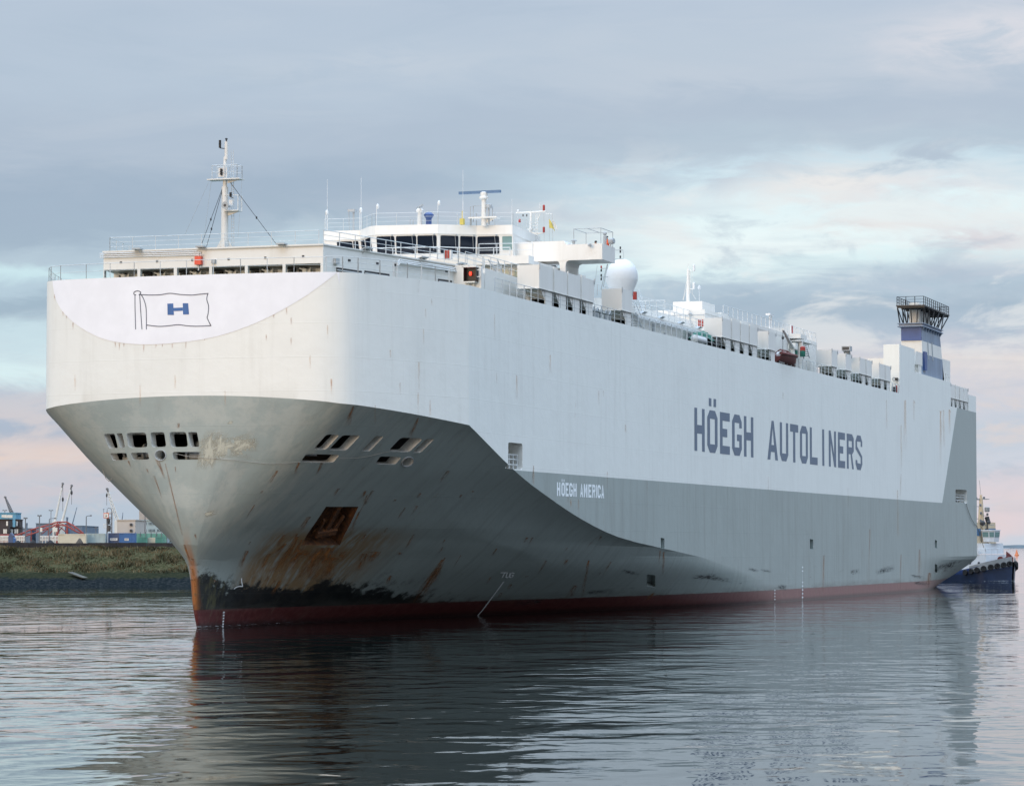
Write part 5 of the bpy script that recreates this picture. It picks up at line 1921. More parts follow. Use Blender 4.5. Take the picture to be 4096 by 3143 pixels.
casing(222.0, 236.8, 4)
casing(245.0, 248.2, 1)
casing(279.4, 293.8, 4)
casing(298.4, 301.7, 1)
casing(328.6, 331.7, 1)
casing(336.05, 339.3, 1)
casing(343.85, 350.9, 2)
casing(355.25, 362.35, 2)
casing(380.2, 384.2, 1, top=30.65) if False else None
casing(404.0, 417.7, 4)
mb = MB()
mb.box(379.3, 383.6, -16.05, -14.3, 28.95, 30.6)
mb.box(381.3, 383.2, -16.0, -14.4, 27.86, 28.95)
mb.rail([(378.1, -16.0, 27.86), (381, -16.0, 27.86)], 1.0, 1.2, 2)
mb.build('fan_casing', 'white', ship)

# edge rail between the casings
mb = MB()
for x0, x1 in ((211.5, 222.0), (222.0, 245.0), (245.0, 279.4), (279.4, 299.2), (307.2, 367.6), (404, 424)):
    mb.rail([(x0, -16.0, ZD), (x1, -16.0, ZD)], 1.08, 1.85, 3, r=0.02, pr=0.045)
mb.build('deck_rail', 'rail', ship)

# radome
mb = MB()
xd, yd, zd0 = 251.0, -12.0, 0
c_ = at(*b3(1147, 850), Y=yd)
xd, zc_ = c_[0], c_[2]
Rr = (at(*b3(1377, 850), X=xd)[1] - at(*b3(915, 850), X=xd)[1]) / -2
prof = [(Rr * 0.62, -Rr * 1.25), (Rr * 0.72, -Rr * 0.95)]
prof += [(Rr * 0.80, -Rr * 0.72), (Rr * 0.985, -Rr * 0.26)]
prof += [(Rr * 1.0 * math.cos(t), Rr * 1.12 * math.sin(t)) for t in np.linspace(-0.1, math.pi / 2, 14)]
mb.lathe((xd, yd, zc_), prof, 28)
mb.tube((xd, yd, ZD), (xd, yd, zc_ - Rr * 1.2), Rr * 0.5, 14)
mb.build('radome', 'white2', ship, smooth=30)
mb = MB()
for Y0, Y1 in ((450, 450), (585, 585)):
    mb.tube(at(*b3(1050, Y0), X=252), at(*b3(1165, Y1), X=252), 0.03, 5)
mb.tube(at(*b3(1165, 450), X=252), at(*b3(1180, 600), X=252), 0.015, 4)
for Y in (725, 855):
    mb.tube(at(*b3(840, Y), X=252), at(*b3(940, Y - 4), X=252), 0.03, 5)
mb.tube(at(*b3(780, 680), X=252), at(*b3(740, 1000), X=252), 0.012, 4)
mb.tube(at(*b3(930, 660), X=252), at(*b3(835, 1040), X=252), 0.025, 4)
mb.tube(at(*b3(938, 660), X=252), at(*b3(870, 1000), X=252), 0.025, 4)
mb.build('aerial_frame', 'grey', ship)
for X, Y, mt in ((1125, 420, 'dark'), (1125, 475, 'dark'), (1125, 555, 'dark'), (840, 705, 'red'), (840, 755, 'dark'), (840, 830, 'dark'), (840, 885, 'dark')):
    mb = MB()
    p = at(*b3(X, Y), X=252)
    mb.lathe(p - np.array([0, 0, 0.1]), [(0.05, 0), (0.07, 0.03), (0.07, 0.2), (0.04, 0.24)], 8)
    mb.build('signal_lamp', mt, ship)

# ------------------------------------------------------------------ house amidships
b4 = lambda X, Y: (2640 + X / 4.2, 1040 + Y / 4.2)
b5 = lambda X, Y: (3080 + X / 4.2, 1240 + Y / 4.2)
XM = 284.3
mb = MB()
mb.box(XM, 334.5, -13.1, 12, ZD, 28.88)
mb.box(XM + 0.0, XM + 50.2, -13.13, -13.101, 28.5, 28.6)
mid = mb.build('midship_house', 'white', ship)
mb = MB()
mb.box(286, 291, -12.4, -9.4, 28.89, 29.85)
mb.box(291.2, 294, -13.0, -10.5, 28.89, 29.1)
mb.build('roof_house', 'white', mid)
mb = MB()
mb.rail([(292, -13.0, 28.9), (334.4, -13.0, 28.9)], 1.0, 2.0, 2, r=0.02, pr=0.045)
mb.rail([(XM + 0.2, -9.0, 28.9), (XM + 0.2, 11, 28.9)], 1.0, 2.0, 2)
mb.build('roof_rail', 'rail', mid)
mb = MB()
pm = at(*b4(470, 670), X=288)
mb.tube((288, pm[1], 29.8), (288, pm[1] - 0.02, at(*b4(470, 150), X=288)[2]), 0.2, 10, 0.13)
mb.tube((288, pm[1] - 0.02, at(*b4(470, 150), X=288)[2]), (288, pm[1] - 0.02, at(*b4(470, 60), X=288)[2]), 0.02, 5)
for Y in (175, 485):
    mb.tube(at(*b4(480, Y), X=288), at(*b4(560, Y + 5), X=288), 0.035, 5)
mb.tube(at(*b4(505, 180), X=288), at(*b4(505, 560), X=288), 0.03, 5)
mb.tube(at(*b4(540, 185), X=288), at(*b4(540, 560), X=288), 0.015, 4)
mb.tube(at(*b4(450, 340), X=288), at(*b4(385, 675), X=288), 0.02, 4)
mb.tube(at(*b4(445, 480), X=288), at(*b4(390, 675), X=288), 0.02, 4)
mb.tube(at(*b4(535, 550), X=288), at(*b4(600, 660), X=288), 0.015, 4)
mm_ = mb.build('aerial_mast', 'white', mid, smooth=40)
for X, Y in ((570, 145), (568, 445)):
    mb = MB()
    p = at(*b4(X, Y + 45), X=288)
    mb.lathe(p, [(0.08, 0), (0.13, 0.06), (0.13, 0.62), (0.09, 0.68)], 10)
    mb.build('mast_lamp', 'white2', mid)
mb = MB()
p = at(*b4(660, 495), X=290)
mb.tube((290, p[1], 29), p, 0.03, 5)
mb.lathe(p, [(0.06, 0), (0.16, 0.08), (0.16, 0.25), (0.1, 0.4), (0.02, 0.42)], 10)
mb.build('antenna_dome', 'white2', mid, smooth=40)
mb = MB()
mb.tube((XM - 0.12, -13.1, 28.35), (XM - 0.12, 8, 28.35), 0.035, 5)
p = at(*b4(520, 905), X=XM)
mb.lathe((XM - 0.1, p[1], p[2]), [(0.1, 0), (0.16, 0.1), (0.16, 0.3)], 10, (-0.9, 0, -0.3))
mb.build('wall_lamp', 'grey', mid)
for X0, X1 in ((643, 663), (672, 694), (705, 728)):
    a, b = at(*b4(X0, 1000), X=XM), at(*b4(X1, 1115), X=XM)
    mb = MB()
    mb.box(XM - 0.06, XM - 0.004, b[1], a[1], b[2], a[2])
    mb.build('fire_panel', 'red', mid)
mb = MB()
p = at(*b4(1850, 980), Y=-13)
mb.tube((p[0] - 0.3, -13, 28.9), (p[0] - 0.3, -13, 30.3), 0.06, 6)
mb.tube((p[0] + 0.5, -13, 28.9), (p[0] + 0.5, -13, 30.3), 0.06, 6)
mb.box(p[0] - 0.8, p[0] + 0.9, -13.2, -12.7, 30.3, 30.5)
mb.build('roof_platform', 'white2', mid)
p = at(*b5(345, 325), Y=-12.95)
mb = MB()
mb.box(p[0] - 0.5, p[0] + 0.5, -13.15, -13.05, 29.0, 29.95)
mb.build('lifebuoy_rack', 'white2', mid)
mb = MB()
mb.box(p[0] - 0.4, p[0] + 0.1, -13.2, -13.16, 29.08, 29.88)
mb.build('fire_panel', 'red', mid)

# low garage fan house between radome and midship house with its pipes
mb = MB()
mb.box(252.6, XM - 0.02, -14.0, -3, ZD, 26.45)
mb.box(252.6, XM - 0.02, -14.3, -13.99, 26.3, 26.47)
low = mb.build('low_house', 'white', ship)
mb = MB()
for k_ in range(3):
    mb.tube((256, -14.42 - 0.05 * k_, 26.2 - 0.13 * k_), (XM - 1, -14.42 - 0.05 * k_, 26.2 - 0.13 * k_), 0.05, 6)
mb.build_each('deck_pipe', 'white2', low)
for x in (257.5, 263.5, 270.5, 277):
    mb = MB()
    mb.prism([(x, -14.3, 26.5), (x + 1.0, -14.3, 26.5), (x + 1.3, -14.5, 26.68), (x + 0.3, -14.5, 26.68)], (0, 0.3, 0.06))
    mb.build('floodlight', 'grey', low)
for x, wd in ((259, 0.3), (262, 0.8), (266, 0.5), (274.5, 0.8), (278, 0.5), (281, 0.7)):
    mb = MB()
    mb.box(x, x + wd, -14.06, -14.004, ZD + 0.3, ZD + 0.3 + (1.0 if wd > 0.6 else 0.4))
    mb.build('wall_fitting', 'grey', low)
mb = MB()
mb.rail([(252.7, -13.8, 26.47), (XM - 0.1, -13.8, 26.47)], 1.05, 2.0, 3)
mb.rail([(252.7, -11.6, 27.75), (XM - 0.1, -11.6, 27.75)], 1.05, 2.4, 2)
mb.build('roof_rail', 'rail', low)
mb = MB()
mb.box(254.5, XM - 0.02, -11.8, -3, 26.46, 27.72)
mb.build('upper_house', 'white', low)
mb = MB()
p = at(*b3(1330, 1130), X=254.2)
mb.box(254.2, 254.45, p[1] - 0.2, p[1] + 0.12, p[2] - 0.35, p[2] + 0.35)
mb.build('fire_panel', 'red', low)
# stairs
def stair(foot, head, width, n, name='deck_stair', mat='grey'):
    mb = MB()
    foot, head, wd = np.array(foot, float), np.array(head, float), np.array(width, float)
    for o_ in (0, 1):
        mb.tube(foot + wd * o_, head + wd * o_, 0.06, 5)
        mb.tube(foot + wd * o_ + (0, 0, 0.9), head + wd * o_ + (0, 0, 0.9), 0.025, 4)
    for i in range(1, n):
        c_ = foot + (head - foot) * i / n
        mb.obox(c_ + wd / 2, wd / 2, (0.11, 0, 0), (0, 0, 0.025))
    return mb.build(name, mat, ship)


stair(at(*b3(1440, 1600), Y=-15.0), at(*b3(1350, 1385), Y=-14.6), (0.0, 0.9, 0), 9)
stair(at(*b3(1510, 1540), Y=-13.2), at(*b3(1400, 1170), Y=-12.2), (0.0, 0.7, 0), 9, mat='rail')
stair(at(*b5(660, 800), Y=-14.2), at(*b5(590, 500), Y=-13.4), (1.3, 0.9, 0), 9)
mb = MB()
pa = at(*b5(470, 490), Y=-14.2)
mb.box(pa[0] - 0.3, pa[0] + 6.0, -14.6, -13.12, 28.05, 28.15)
mb.tube((pa[0] + 0.5, -14.4, ZD), (pa[0] + 0.5, -14.4, 28.05), 0.25, 8)
mb.box(pa[0] + 0.0, pa[0] + 3.0, -14.5, -13.12, 28.4, 28.85)
mb.tube(at(*b5(545, 320), Y=-13.8), at(*b5(575, 430), Y=-13.8), 0.04, 5)
mb.tube(at(*b5(650, 340), Y=-13.8), at(*b5(735, 675), Y=-14.4), 0.04, 5)
mb.build('stair_platform', 'white', ship)
# machinery under a green cover and a white tank
pg = at(*b4(760, 1330), Y=-15.2)
tarp = MB()
gx0, gx1 = at(*b4(585, 1290), Y=-15.2)[0], at(*b4(890, 1330), Y=-15.2)[0]
nx, ny = 14, 6
vv, ff = [], []
for i in range(nx + 1):
    for j in range(ny + 1):
        u, v = i / nx, j / ny
        hgt_ = 1.45 * (math.sin(math.pi * min(max(u * 0.94 + 0.03, 0), 1)) ** 0.35) * (math.sin(math.pi * (v * 0.9 + 0.05)) ** 0.4)
        vv.append((gx0 + (gx1 - gx0) * u, -15.7 + 1.3 * v, ZD + hgt_ + 0.10 * math.sin(u * 17 + v * 9)))
for i in range(nx):
    for j in range(ny):
        ff.append((i * (ny + 1) + j, (i + 1) * (ny + 1) + j, (i + 1) * (ny + 1) + j + 1, i * (ny + 1) + j + 1))
tarp.add(vv, ff)
tarp.build('green_tarpaulin', 'green', ship, smooth=60)
mb = MB()
p = at(*b4(620, 1330), Y=-15.6)
mb.lathe((p[0] - 1.6, -15.75, ZD + 0.42), [(0.1, 0), (0.36, 0.1), (0.36, 3.4), (0.1, 3.5)], 12, (1, 0, 0))
mb.build('deck_tank', 'white2', ship, smooth=40)
mb = MB()
p = at(*b4(930, 1370), Y=-15.6)
mb.box(p[0] - 0.5, p[0] + 0.6, -15.8, -14.8, ZD, ZD + 1.1)
mb.lathe((p[0] - 0.1, -15.9, ZD + 0.6), [(0.45, 0), (0.45, 0.3)], 12, (0, 1, 0))
mb.build('deck_winch', 'dark', ship)
# small deck gear forward of the radome
mb = MB()
for X, Y in ((720, 1360), (770, 1320), (830, 1310), (900, 1400), (960, 1470)):
    p = at(*b3(X, Y), Y=-15.4)
    mb.lathe((p[0], -15.4, ZD), [(0.22, 0), (0.16, 0.1), (0.16, 0.6), (0.26, 0.66), (0.26, 0.72)], 10)
    mb.path([(p[0], -15.4, ZD + 0.7), (p[0] + 0.3, -15.4, ZD + 1.0), (p[0] + 0.5, -15.4, ZD + 0.8)], 0.07)
mb.build('deck_valve', 'grey', ship)

# rescue boat in its davit (the boat hangs free: a thing of its own)
xb0, xb1 = at(*b5(60, 760), Y=-15.6)[0], at(*b5(425, 800), Y=-15.6)[0]
boat = thing('rescue_boat', 'maroon rescue boat hanging in a davit at the deck edge of the white car carrier', 'rescue boat', ((xb0 + xb1) / 2, -15.6, ZD + 0.2))
mb = MB()
st = []
Lb = xb1 - xb0
for i in range(13):
    t = i / 12
    x = xb0 + Lb * t
    wdt = 0.95 * (1 - max(0, (t - 0.45) / 0.55) ** 2.2) * (0.85 + 0.15 * min(1, t * 6))
    keel = ZD - 0.05 + 0.25 * max(0, t - 0.6) ** 2 * 6 + 0.02
    gun = ZD + 0.95 + 0.20 * t ** 2
    st.append([(x, -15.6 - wdt, gun), (x, -15.6 - wdt * 0.85, keel + 0.45), (x, -15.6 - 0.06, keel), (x, -15.6 + 0.06, keel), (x, -15.6 + wdt * 0.85, keel + 0.45), (x, -15.6 + wdt, gun),
               (x, -15.6 + wdt * 0.8, gun - 0.25), (x, -15.6 - wdt * 0.8, gun - 0.25)])
vv = [p for r in st for p in r]
mb.add(vv, [(i * 8 + j, i * 8 + (j + 1) % 8, (i + 1) * 8 + (j + 1) % 8, (i + 1) * 8 + j) for i in range(12) for j in range(8)] + [tuple(range(8)), tuple(range(12 * 8 + 7, 12 * 8 - 1, -1))])
mb.build('boat_hull', 'boat', boat, smooth=50)
mb = MB()
for sg in (-1, 1):
    for a, b in zip(st[:-1], st[1:]):
        pa, pb = np.array(a[0 if sg < 0 else 5]), np.array(b[0 if sg < 0 else 5])
        mb.tube(pa + (0, 0, 0.08), pb + (0, 0, 0.08), 0.17, 8)
mb.build('buoyancy_tube', 'boat', boat, smooth=50)
mb = MB()
mb.path([(xb0 + Lb * .3, -16.3, ZD + 1.1), (xb0 + Lb * .3, -15.6, ZD + 1.6), (xb0 + Lb * .3, -14.9, ZD + 1.1)], 0.06)
mb.path([(xb0 + Lb * .65, -16.3, ZD + 1.1), (xb0 + Lb * .65, -15.6, ZD + 1.6), (xb0 + Lb * .65, -14.9, ZD + 1.1)], 0.06)
mb.tube((xb0 + Lb * .3, -15.6, ZD + 1.6), (xb0 + Lb * .65, -15.6, ZD + 1.6), 0.07, 6)
mb.build('lifting_frame', 'boat', boat)
mb = MB()
mb.box(xb0 + Lb * .36, xb0 + Lb * .52, -15.85, -15.35, ZD + 0.8, ZD + 1.35)
mb.ball((xb0 + Lb * 0.25, -15.6, ZD + 1.0), 0.35, 10)
mb.build('console', 'white2', boat)
mb = MB()
ht, ft = at(*b5(215, 325), Y=-15.6), at(*b5(375, 630), Y=-14.6)
ft2 = np.array([ft[0], -14.6, ZD])
mb.tube(ft, ht, 0.22, 8, 0.12)
mb.tube(ft2, (ft[0], -14.6, ft[2]), 0.28, 10)
mb.tube((ft[0] - 1.0, -14.6, ft[2] - 0.6), ft + (ht - ft) * 0.35, 0.07, 6)
mb.box(ft[0] - 0.2, ft[0] + 0.9, -15.0, -14.2, ft[2] - 0.2, ft[2] + 0.5)
mb.build('davit', 'inside', ship, smooth=40)
mb = MB()
mb.tube(ht, (ht[0] - 0.05, -15.6, ZD + 1.65), 0.022, 5)
mb.ball(ht + (0, 0, -0.9), 0.13, 8, (1, 1, 1.5))
mb.build('davit_fall', 'dark', ship)
mb = MB()
for x in (xb0 + 0.6, xb0 + 1.6, xb0 + 2.7):
    mb.box(x, x + 0.12, -16.1, -16.0, ZD, ZD + 1.25)
for z in (0.15, 0.45, 0.75, 1.0):
    mb.tube((xb0 + 0.6, -16.05, ZD + z), (xb0 + 2.8, -16.05, ZD + z), 0.05, 5)
mb.build('boarding_gate', 'rail', ship)
for X, Y, mt in ((420, 735, 'green'), (548, 735, 'green'), (550, 670, 'red')):
    p = at(*b5(X, Y), Y=-14.8)
    mb = MB()
    mb.lathe((p[0], -14.8, p[2] - 0.3), [(0.3, 0), (0.3, 0.6), (0.1, 0.7)], 10)
    mb.build('gear_bin', mt, ship)
# cowl on a casing and the fog signal on the stern wall
mb = MB()
p = at(*b5(1290, 690), Y=-15.0)
mb.tube((p[0] + 0.7, -15.0, 27.6), (p[0], -15.0, p[2]), 0.35, 8, 0.4)
mb.box(p[0] - 0.6, p[0] + 0.6, -15.5, -14.5, p[2], p[2] + 0.55)
mb.build('vent_cowl', 'grey', ship)
mb = MB()
mb.box(p[0] - 0.62, p[0] - 0.605, -15.4, -14.6, p[2] + 0.1, p[2] + 0.45)
mb.build('cowl_mouth', 'dark', ship)
b6 = lambda X, Y: (3480 + X / 3.2304, 1160 + Y / 3.2304)
p = at(*b6(345, 1150), X=367.6)
mb = MB()
mb.box(367.3, 367.78, p[1] - 0.14, p[1] + 0.14, p[2] - 0.16, p[2] + 0.16)
mb.build('fog_signal', 'black', ship)
mb = MB()
q = at(*b6(308, 1150), X=367.6)
ring_ = [(367.6, q[1] + 0.16 * math.cos(t), q[2] + 0.2 * math.sin(t)) for t in np.linspace(0, 2 * math.pi, 13)]
mb.path(ring_, 0.03)
mb.build('cable_ring', 'dark', ship)
mb = MB()
p = at(*b6(308, 1280), X=366)
mb.box(365.6, 366.4, p[1] - 0.25, p[1] + 0.2, ZD, ZD + 0.7)
mb.build('winch_box', 'dark', ship)
p = at(*b6(338, 1285), X=366.5)
mb = MB()
mb.box(366.3, 366.7, p[1] - 0.12, p[1] + 0.12, ZD, ZD + 0.9)
mb.build('hydrant', 'red', ship)

# ------------------------------------------------------------------ funnel
fn = MB()
FY0, FY1 = -15.6, -12.9
def fprism(za, zb, xa0, xa1, xb0_, xb1_, mb):
    mb.hexa([(xa0, FY0, za), (xa1, FY0, za), (xa1, FY1, za), (xa0, FY1, za), (xb0_, FY0, zb), (xb1_, FY0, zb), (xb1_, FY1, zb), (xb0_, FY1, zb)])
xr = lambda z: 401.9 - (z - 28.0) * 0.52
fprism(26.5, 30.75, 386.2, xr(26.5), 385.9, xr(30.75), fn)
funnel = fn.build('funnel', 'steelblue', ship)
mb = MB()
fprism(30.752, 32.38, 385.9, xr(30.752), 385.75, xr(32.38), mb)
mb.build('funnel_band', 'white', funnel)
mb = MB()
fprism(32.382, 34.15, 385.75, xr(32.38), 385.65, xr(34.15), mb)
mb.build('funnel_top', 'steelblue', funnel)
mb = MB()
mb.box(385.60, 385.64, FY0 + 0.02, FY1 - 0.02, 32.40, 34.1)
mb.build('funnel_front', 'navy', funnel)
mb = MB()
mb.box(386.5, 388.2, FY0 - 0.25, FY0 - 0.004, 28.6, 31.0)
mb.build('funnel_duct', 'navy', funnel)
mb = MB()
mb.slab([(384.9, FY0 - 0.35), (399.6, FY0 - 0.35), (399.6, FY1 + 0.35), (384.9, FY1 + 0.35)], 34.16, 34.28)
mb.slab([(385.2, FY0 - 0.18), (399.2, FY0 - 0.18), (399.2, FY1 + 0.18), (385.2, FY1 + 0.18)], 34.28, 34.55)
mb.slab([(384.9, FY0 - 0.35), (399.6, FY0 - 0.35), (399.6, FY1 + 0.35), (384.9, FY1 + 0.35)], 34.55, 34.65)
for i in range(8):
    x = 386 + i * 1.8
    mb.prism([(x, FY0 - 0.004, 34.15), (x, FY0 - 0.3, 34.15), (x, FY0 - 0.004, 33.7)], (0.5, 0, 0))
mb.build('funnel_collar', M['steelblue'], funnel)
mb = MB()
PZ = 36.9
mb.box(384.0, 402.4, -16.3, -12.6, PZ - 0.16, PZ)
for x in np.linspace(384.4, 402, 7):
    mb.box(x - 0.08, x + 0.08, -16.25, -12.65, PZ - 0.34, PZ - 0.161)
mb.build('funnel_platform', 'dark', funnel)
mb = MB()
for y_, yt in ((FY0 - 0.2, -16.2), (FY1 + 0.2, -12.7)):
    xs_b = np.linspace(386, 398.8, 6)
    xs_t = np.linspace(384.4, 402.0, 6)
    for i in range(6):
        mb.tube((xs_b[i], y_, 34.65), (xs_t[i], yt, PZ - 0.3), 0.09, 5)
        if i < 5:
            mb.tube((xs_b[i + 1], y_, 34.65), (xs_t[i], yt, PZ - 0.3), 0.07, 5)
for x_, xt in ((386, 384.4), (398.8, 402)):
    for k_ in (0.25, 0.5, 0.75):
        mb.tube((x_, FY0 + (FY1 - FY0) * k_, 34.65), (xt, -16.2 + 3.5 * k_, PZ - 0.3), 0.07, 5)
mb.build_each('platform_strut', 'dark', funnel)
mb = MB()
mb.rail([(384.1, -12.7, PZ), (384.1, -16.2, PZ), (402.3, -16.2, PZ), (402.3, -12.7, PZ), (384.1, -12.7, PZ)], 1.1, 1.35, 3, r=0.03, pr=0.05)
mb.build('platform_rail', 'dark', funnel)
mb = MB()
for x, r in ((388.5, 0.75), (391.5, 0.8), (394.5, 0.6), (396.8, 0.5)):
    mb.tube((x, -14.2, 34.6), (x, -14.2, 37.5), r, 14)
mb.build_each('exhaust_pipe', 'inside', funnel, smooth=40)
mb = MB()
mb.prism([(390.2, FY0 - 0.03, 30.2), (390.9, FY0 - 0.03, 30.2), (390.2, FY0 - 0.03, 32.6), (389.6, FY0 - 0.03, 32.6)], (0, 0.02, 0))
mb.prism([(393.2, FY0 - 0.03, 30.2), (393.9, FY0 - 0.03, 30.2), (393.2, FY0 - 0.03, 32.6), (392.6, FY0 - 0.03, 32.6)], (0, 0.02, 0))
mb.build_each('drain_channel', 'grey', funnel)

# ------------------------------------------------------------------ lines, flag, crew
mb = MB()
pts = [skin(*za(*q), 0.05)[0] for q in ((690, 330), (760, 345), (850, 352), (930, 358), (1000, 363), (1080, 373), (1160, 380), (1240, 379), (1315, 370))]
pts += [skin(*za(*q), 0.05)[0] for q in ((1510, 352), (1580, 352), (1650, 343), (1720, 326), (1760, 318))]
mb.path([tuple(p) for p in pts[:9]], 0.014)
mb.path([tuple(p) for p in pts[9:]], 0.014)
o = mb.build('mooring_line', 'rope', None, loc=tuple(pts[4]))
tag(o, 'thin pale line strung loosely along the port bow plating', 'rope')
mb = MB()
pts = []
for q in ((620, 925), (640, 1010), (665, 1075), (700, 1108), (735, 1075), (752, 1040)):
    x, y = zc(*q)
    pts.append(at(x, y, X=193.6))
mb.path(pts, 0.022)
o = mb.build('mooring_line', 'rope', None, loc=tuple(pts[0]))
tag(o, 'slack line hanging in a loop below the left edge of the bow', 'rope')
mb = MB()
pts = []
for X, Y in ((1178, 360), (1192, 420), (1215, 485), (1245, 560), (1280, 620), (1316, 655)):
    p = at(3500 + X / 3.23, 1900 + Y / 3.23, Y=YS - 0.12)
    pts.append(p)
tow_end = at(3935, 2190, dist=478)
mb.path(pts, 0.04)
mb.tube(pts[-1], tow_end, 0.04, 5)
o = mb.build('tow_line', 'rope', None, loc=tuple(pts[0]))
tag(o, 'tow line drooping from the stern door of the car carrier towards the tug', 'rope')

fl0 = rp(1688, 470, XS)
mb = MB()
gx, gy = 8, 5
rows = []
fpts = [[(1677, 430), (1690, 445), (1703, 468), (1716, 505)], [(1679, 462), (1691, 472), (1704, 490), (1716, 510)], [(1681, 492), (1692, 494), (1706, 497), (1716, 516)]]
for r in fpts:
    rows.append([rp(X, Y, XS + 0.12 * math.sin(X * 0.4)) for X, Y in r])
vv = [p for r in rows for p in r]
mb.add(vv, [(i * 4 + j, i * 4 + j + 1, (i + 1) * 4 + j + 1, (i + 1) * 4 + j) for i in range(2) for j in range(3)])
fp2 = [[(1698, 428), (1712, 448), (1726, 470), (1738, 500)], [(1701, 448), (1716, 470), (1727, 488), (1736, 506)], [(1704, 470), (1716, 490), (1726, 500), (1732, 508)]]
flag = thing('signal_flag', 'yellow and white signal flag drooping from the yard behind the bridge', 'flag', tuple(fl0))
mb.build('yellow_half', 'yellow', flag)
mb = MB()
vv = [rp(X, Y, XS + 0.1 + 0.12 * math.sin(X * 0.4)) for r in fp2 for X, Y in r]
mb.add(vv, [(i * 4 + j, i * 4 + j + 1, (i + 1) * 4 + j + 1, (i + 1) * 4 + j) for i in range(2) for j in range(3)])
mb.build('white_half', 'white2', flag)


def person(loc, face, lean, label, cap=True, arm=0.6):
    """standing figure in orange coveralls: skin-modifier body, cap and hair as children"""
    fx, fy = math.cos(face), math.sin(face)
    sx_, sy_ = -fy, fx                       # to the figure's left

    def P(f, s_, z):
        return (fx * f + sx_ * s_, fy * f + sy_ * s_, z)
    J, Rr_, Eg = [], [], []

    def j(p, r, parent=None):
        J.append(p); Rr_.append(r)
        if parent is not None:
            Eg.append((parent, len(J) - 1))
        return len(J) - 1
    pel = j(P(0, 0, 0.95), 0.15)
    wai = j(P(0.02, 0, 1.12), 0.145, pel)
    che = j(P(0.03 + lean, 0, 1.36), 0.165, wai)
    nec = j(P(0.03 + lean * 1.2, 0, 1.50), 0.065, che)
    hd1 = j(P(0.05 + lean * 1.4, 0, 1.60), 0.085, nec)
    hd2 = j(P(0.04 + lean * 1.5, 0, 1.70), 0.092, hd1)
    j(P(0.15 + lean * 1.5, 0, 1.625), 0.018, hd1)     # nose
    for sg in (-1, 1):
        sh = j(P(0.02 + lean, sg * 0.20, 1.42), 0.07, che)
        eb = j(P(0.08 + lean, sg * 0.27, 1.15), 0.05, sh)
        wr = j(P(0.30 * arm + 0.1, sg * 0.22, 1.05 + 0.06 * arm), 0.036, eb)
        pm_ = j(P(0.36 * arm + 0.12, sg * 0.20, 1.05 + 0.06 * arm), 0.036, wr)
        for q, ln in ((-0.03, 0.07), (-0.01, 0.085), (0.01, 0.08), (0.03, 0.06)):
            a_ = j(P(0.36 * arm + 0.16, sg * 0.20 + q, 1.05 + 0.06 * arm), 0.010, pm_)
            j(P(0.36 * arm + 0.16 + ln * 0.7, sg * 0.20 + q, 1.02 + 0.06 * arm), 0.009, a_)
        t_ = j(P(0.36 * arm + 0.10, sg * 0.20 - sg * 0.045, 1.06 + 0.06 * arm), 0.011, pm_)
        j(P(0.36 * arm + 0.15, sg * 0.20 - sg * 0.06, 1.05 + 0.06 * arm), 0.009, t_)
        hp = j(P(0, sg * 0.10, 0.88), 0.105, pel)
        kn = j(P(0.03, sg * 0.12, 0.50), 0.07, hp)
        an = j(P(0.0, sg * 0.12, 0.09), 0.05, kn)
        j(P(0.16, sg * 0.13, 0.045), 0.042, an)
    me = D.meshes.new('body')
    me.from_pydata(J, Eg, [])
    ob = D.objects.new('body', me)
    COL.objects.link(ob)
    md = ob.modifiers.new('skin', 'SKIN')
    md.use_smooth_shade = True
    sv = me.skin_vertices[0].data
    for i, r in enumerate(Rr_):
        sv[i].radius = (r, r)
    sv[0].use_root = True
    ob.modifiers.new('sub', 'SUBSURF').levels = 1
    dg = bpy.context.evaluated_depsgraph_get()
    m2 = D.meshes.new_from_object(ob.evaluated_get(dg))
    D.objects.remove(ob)
    m2.name = 'body'
    m2.materials.clear()
    for mt in ('orange', 'skin', 'black'):
        m2.materials.append(M[mt])
    for p in m2.polygons:
        c_ = p.center
        f_ = c_[0] * fx + c_[1] * fy
        p.material_index = 1 if c_[2] > 1.52 or (f_ > 0.30 * arm + 0.08 and 0.9 < c_[2] < 1.2 and f_ > 0.22) else (2 if c_[2] < 0.10 else 0)
        p.use_smooth = True
    root = thing('person', label, 'person', loc)
    b_ = D.objects.new('body', m2)
    COL.objects.link(b_)
    b_.parent = root
    ORIGIN[b_.name] = loc
    mb = MB()
    hx, hy, hz = (loc[k] + P(0.04 + lean * 1.5, 0, 1.74)[k] for k in range(3))
    if cap:
        mb.lathe((hx, hy, hz - 0.03), [(0.115, 0), (0.115, 0.04), (0.09, 0.09), (0.03, 0.11)], 12)
        mb.obox((hx + fx * 0.14, hy + fy * 0.14, hz - 0.02), (fx * 0.07, fy * 0.07, 0), (sx_ * 0.07, sy_ * 0.07, 0), (0, 0, 0.008))
        mb.build('cap', 'cap', root, smooth=50)
    else:
        mb.lathe((hx - fx * 0.015, hy - fy * 0.015, hz - 0.07), [(0.112, 0), (0.118, 0.05), (0.09, 0.11), (0.03, 0.13)], 12)
        mb.build('hair', 'cap', root, smooth=50)
    for sg in (-1, 1):
        mb = MB()
        ex, ey, ez = (loc[k] + P(0.13 + lean * 1.45, sg * 0.035, 1.655)[k] for k in range(3))
        mb.ball((ex, ey, ez), 0.012, 6)
        mb.build('eye', 'black', root)
    return root


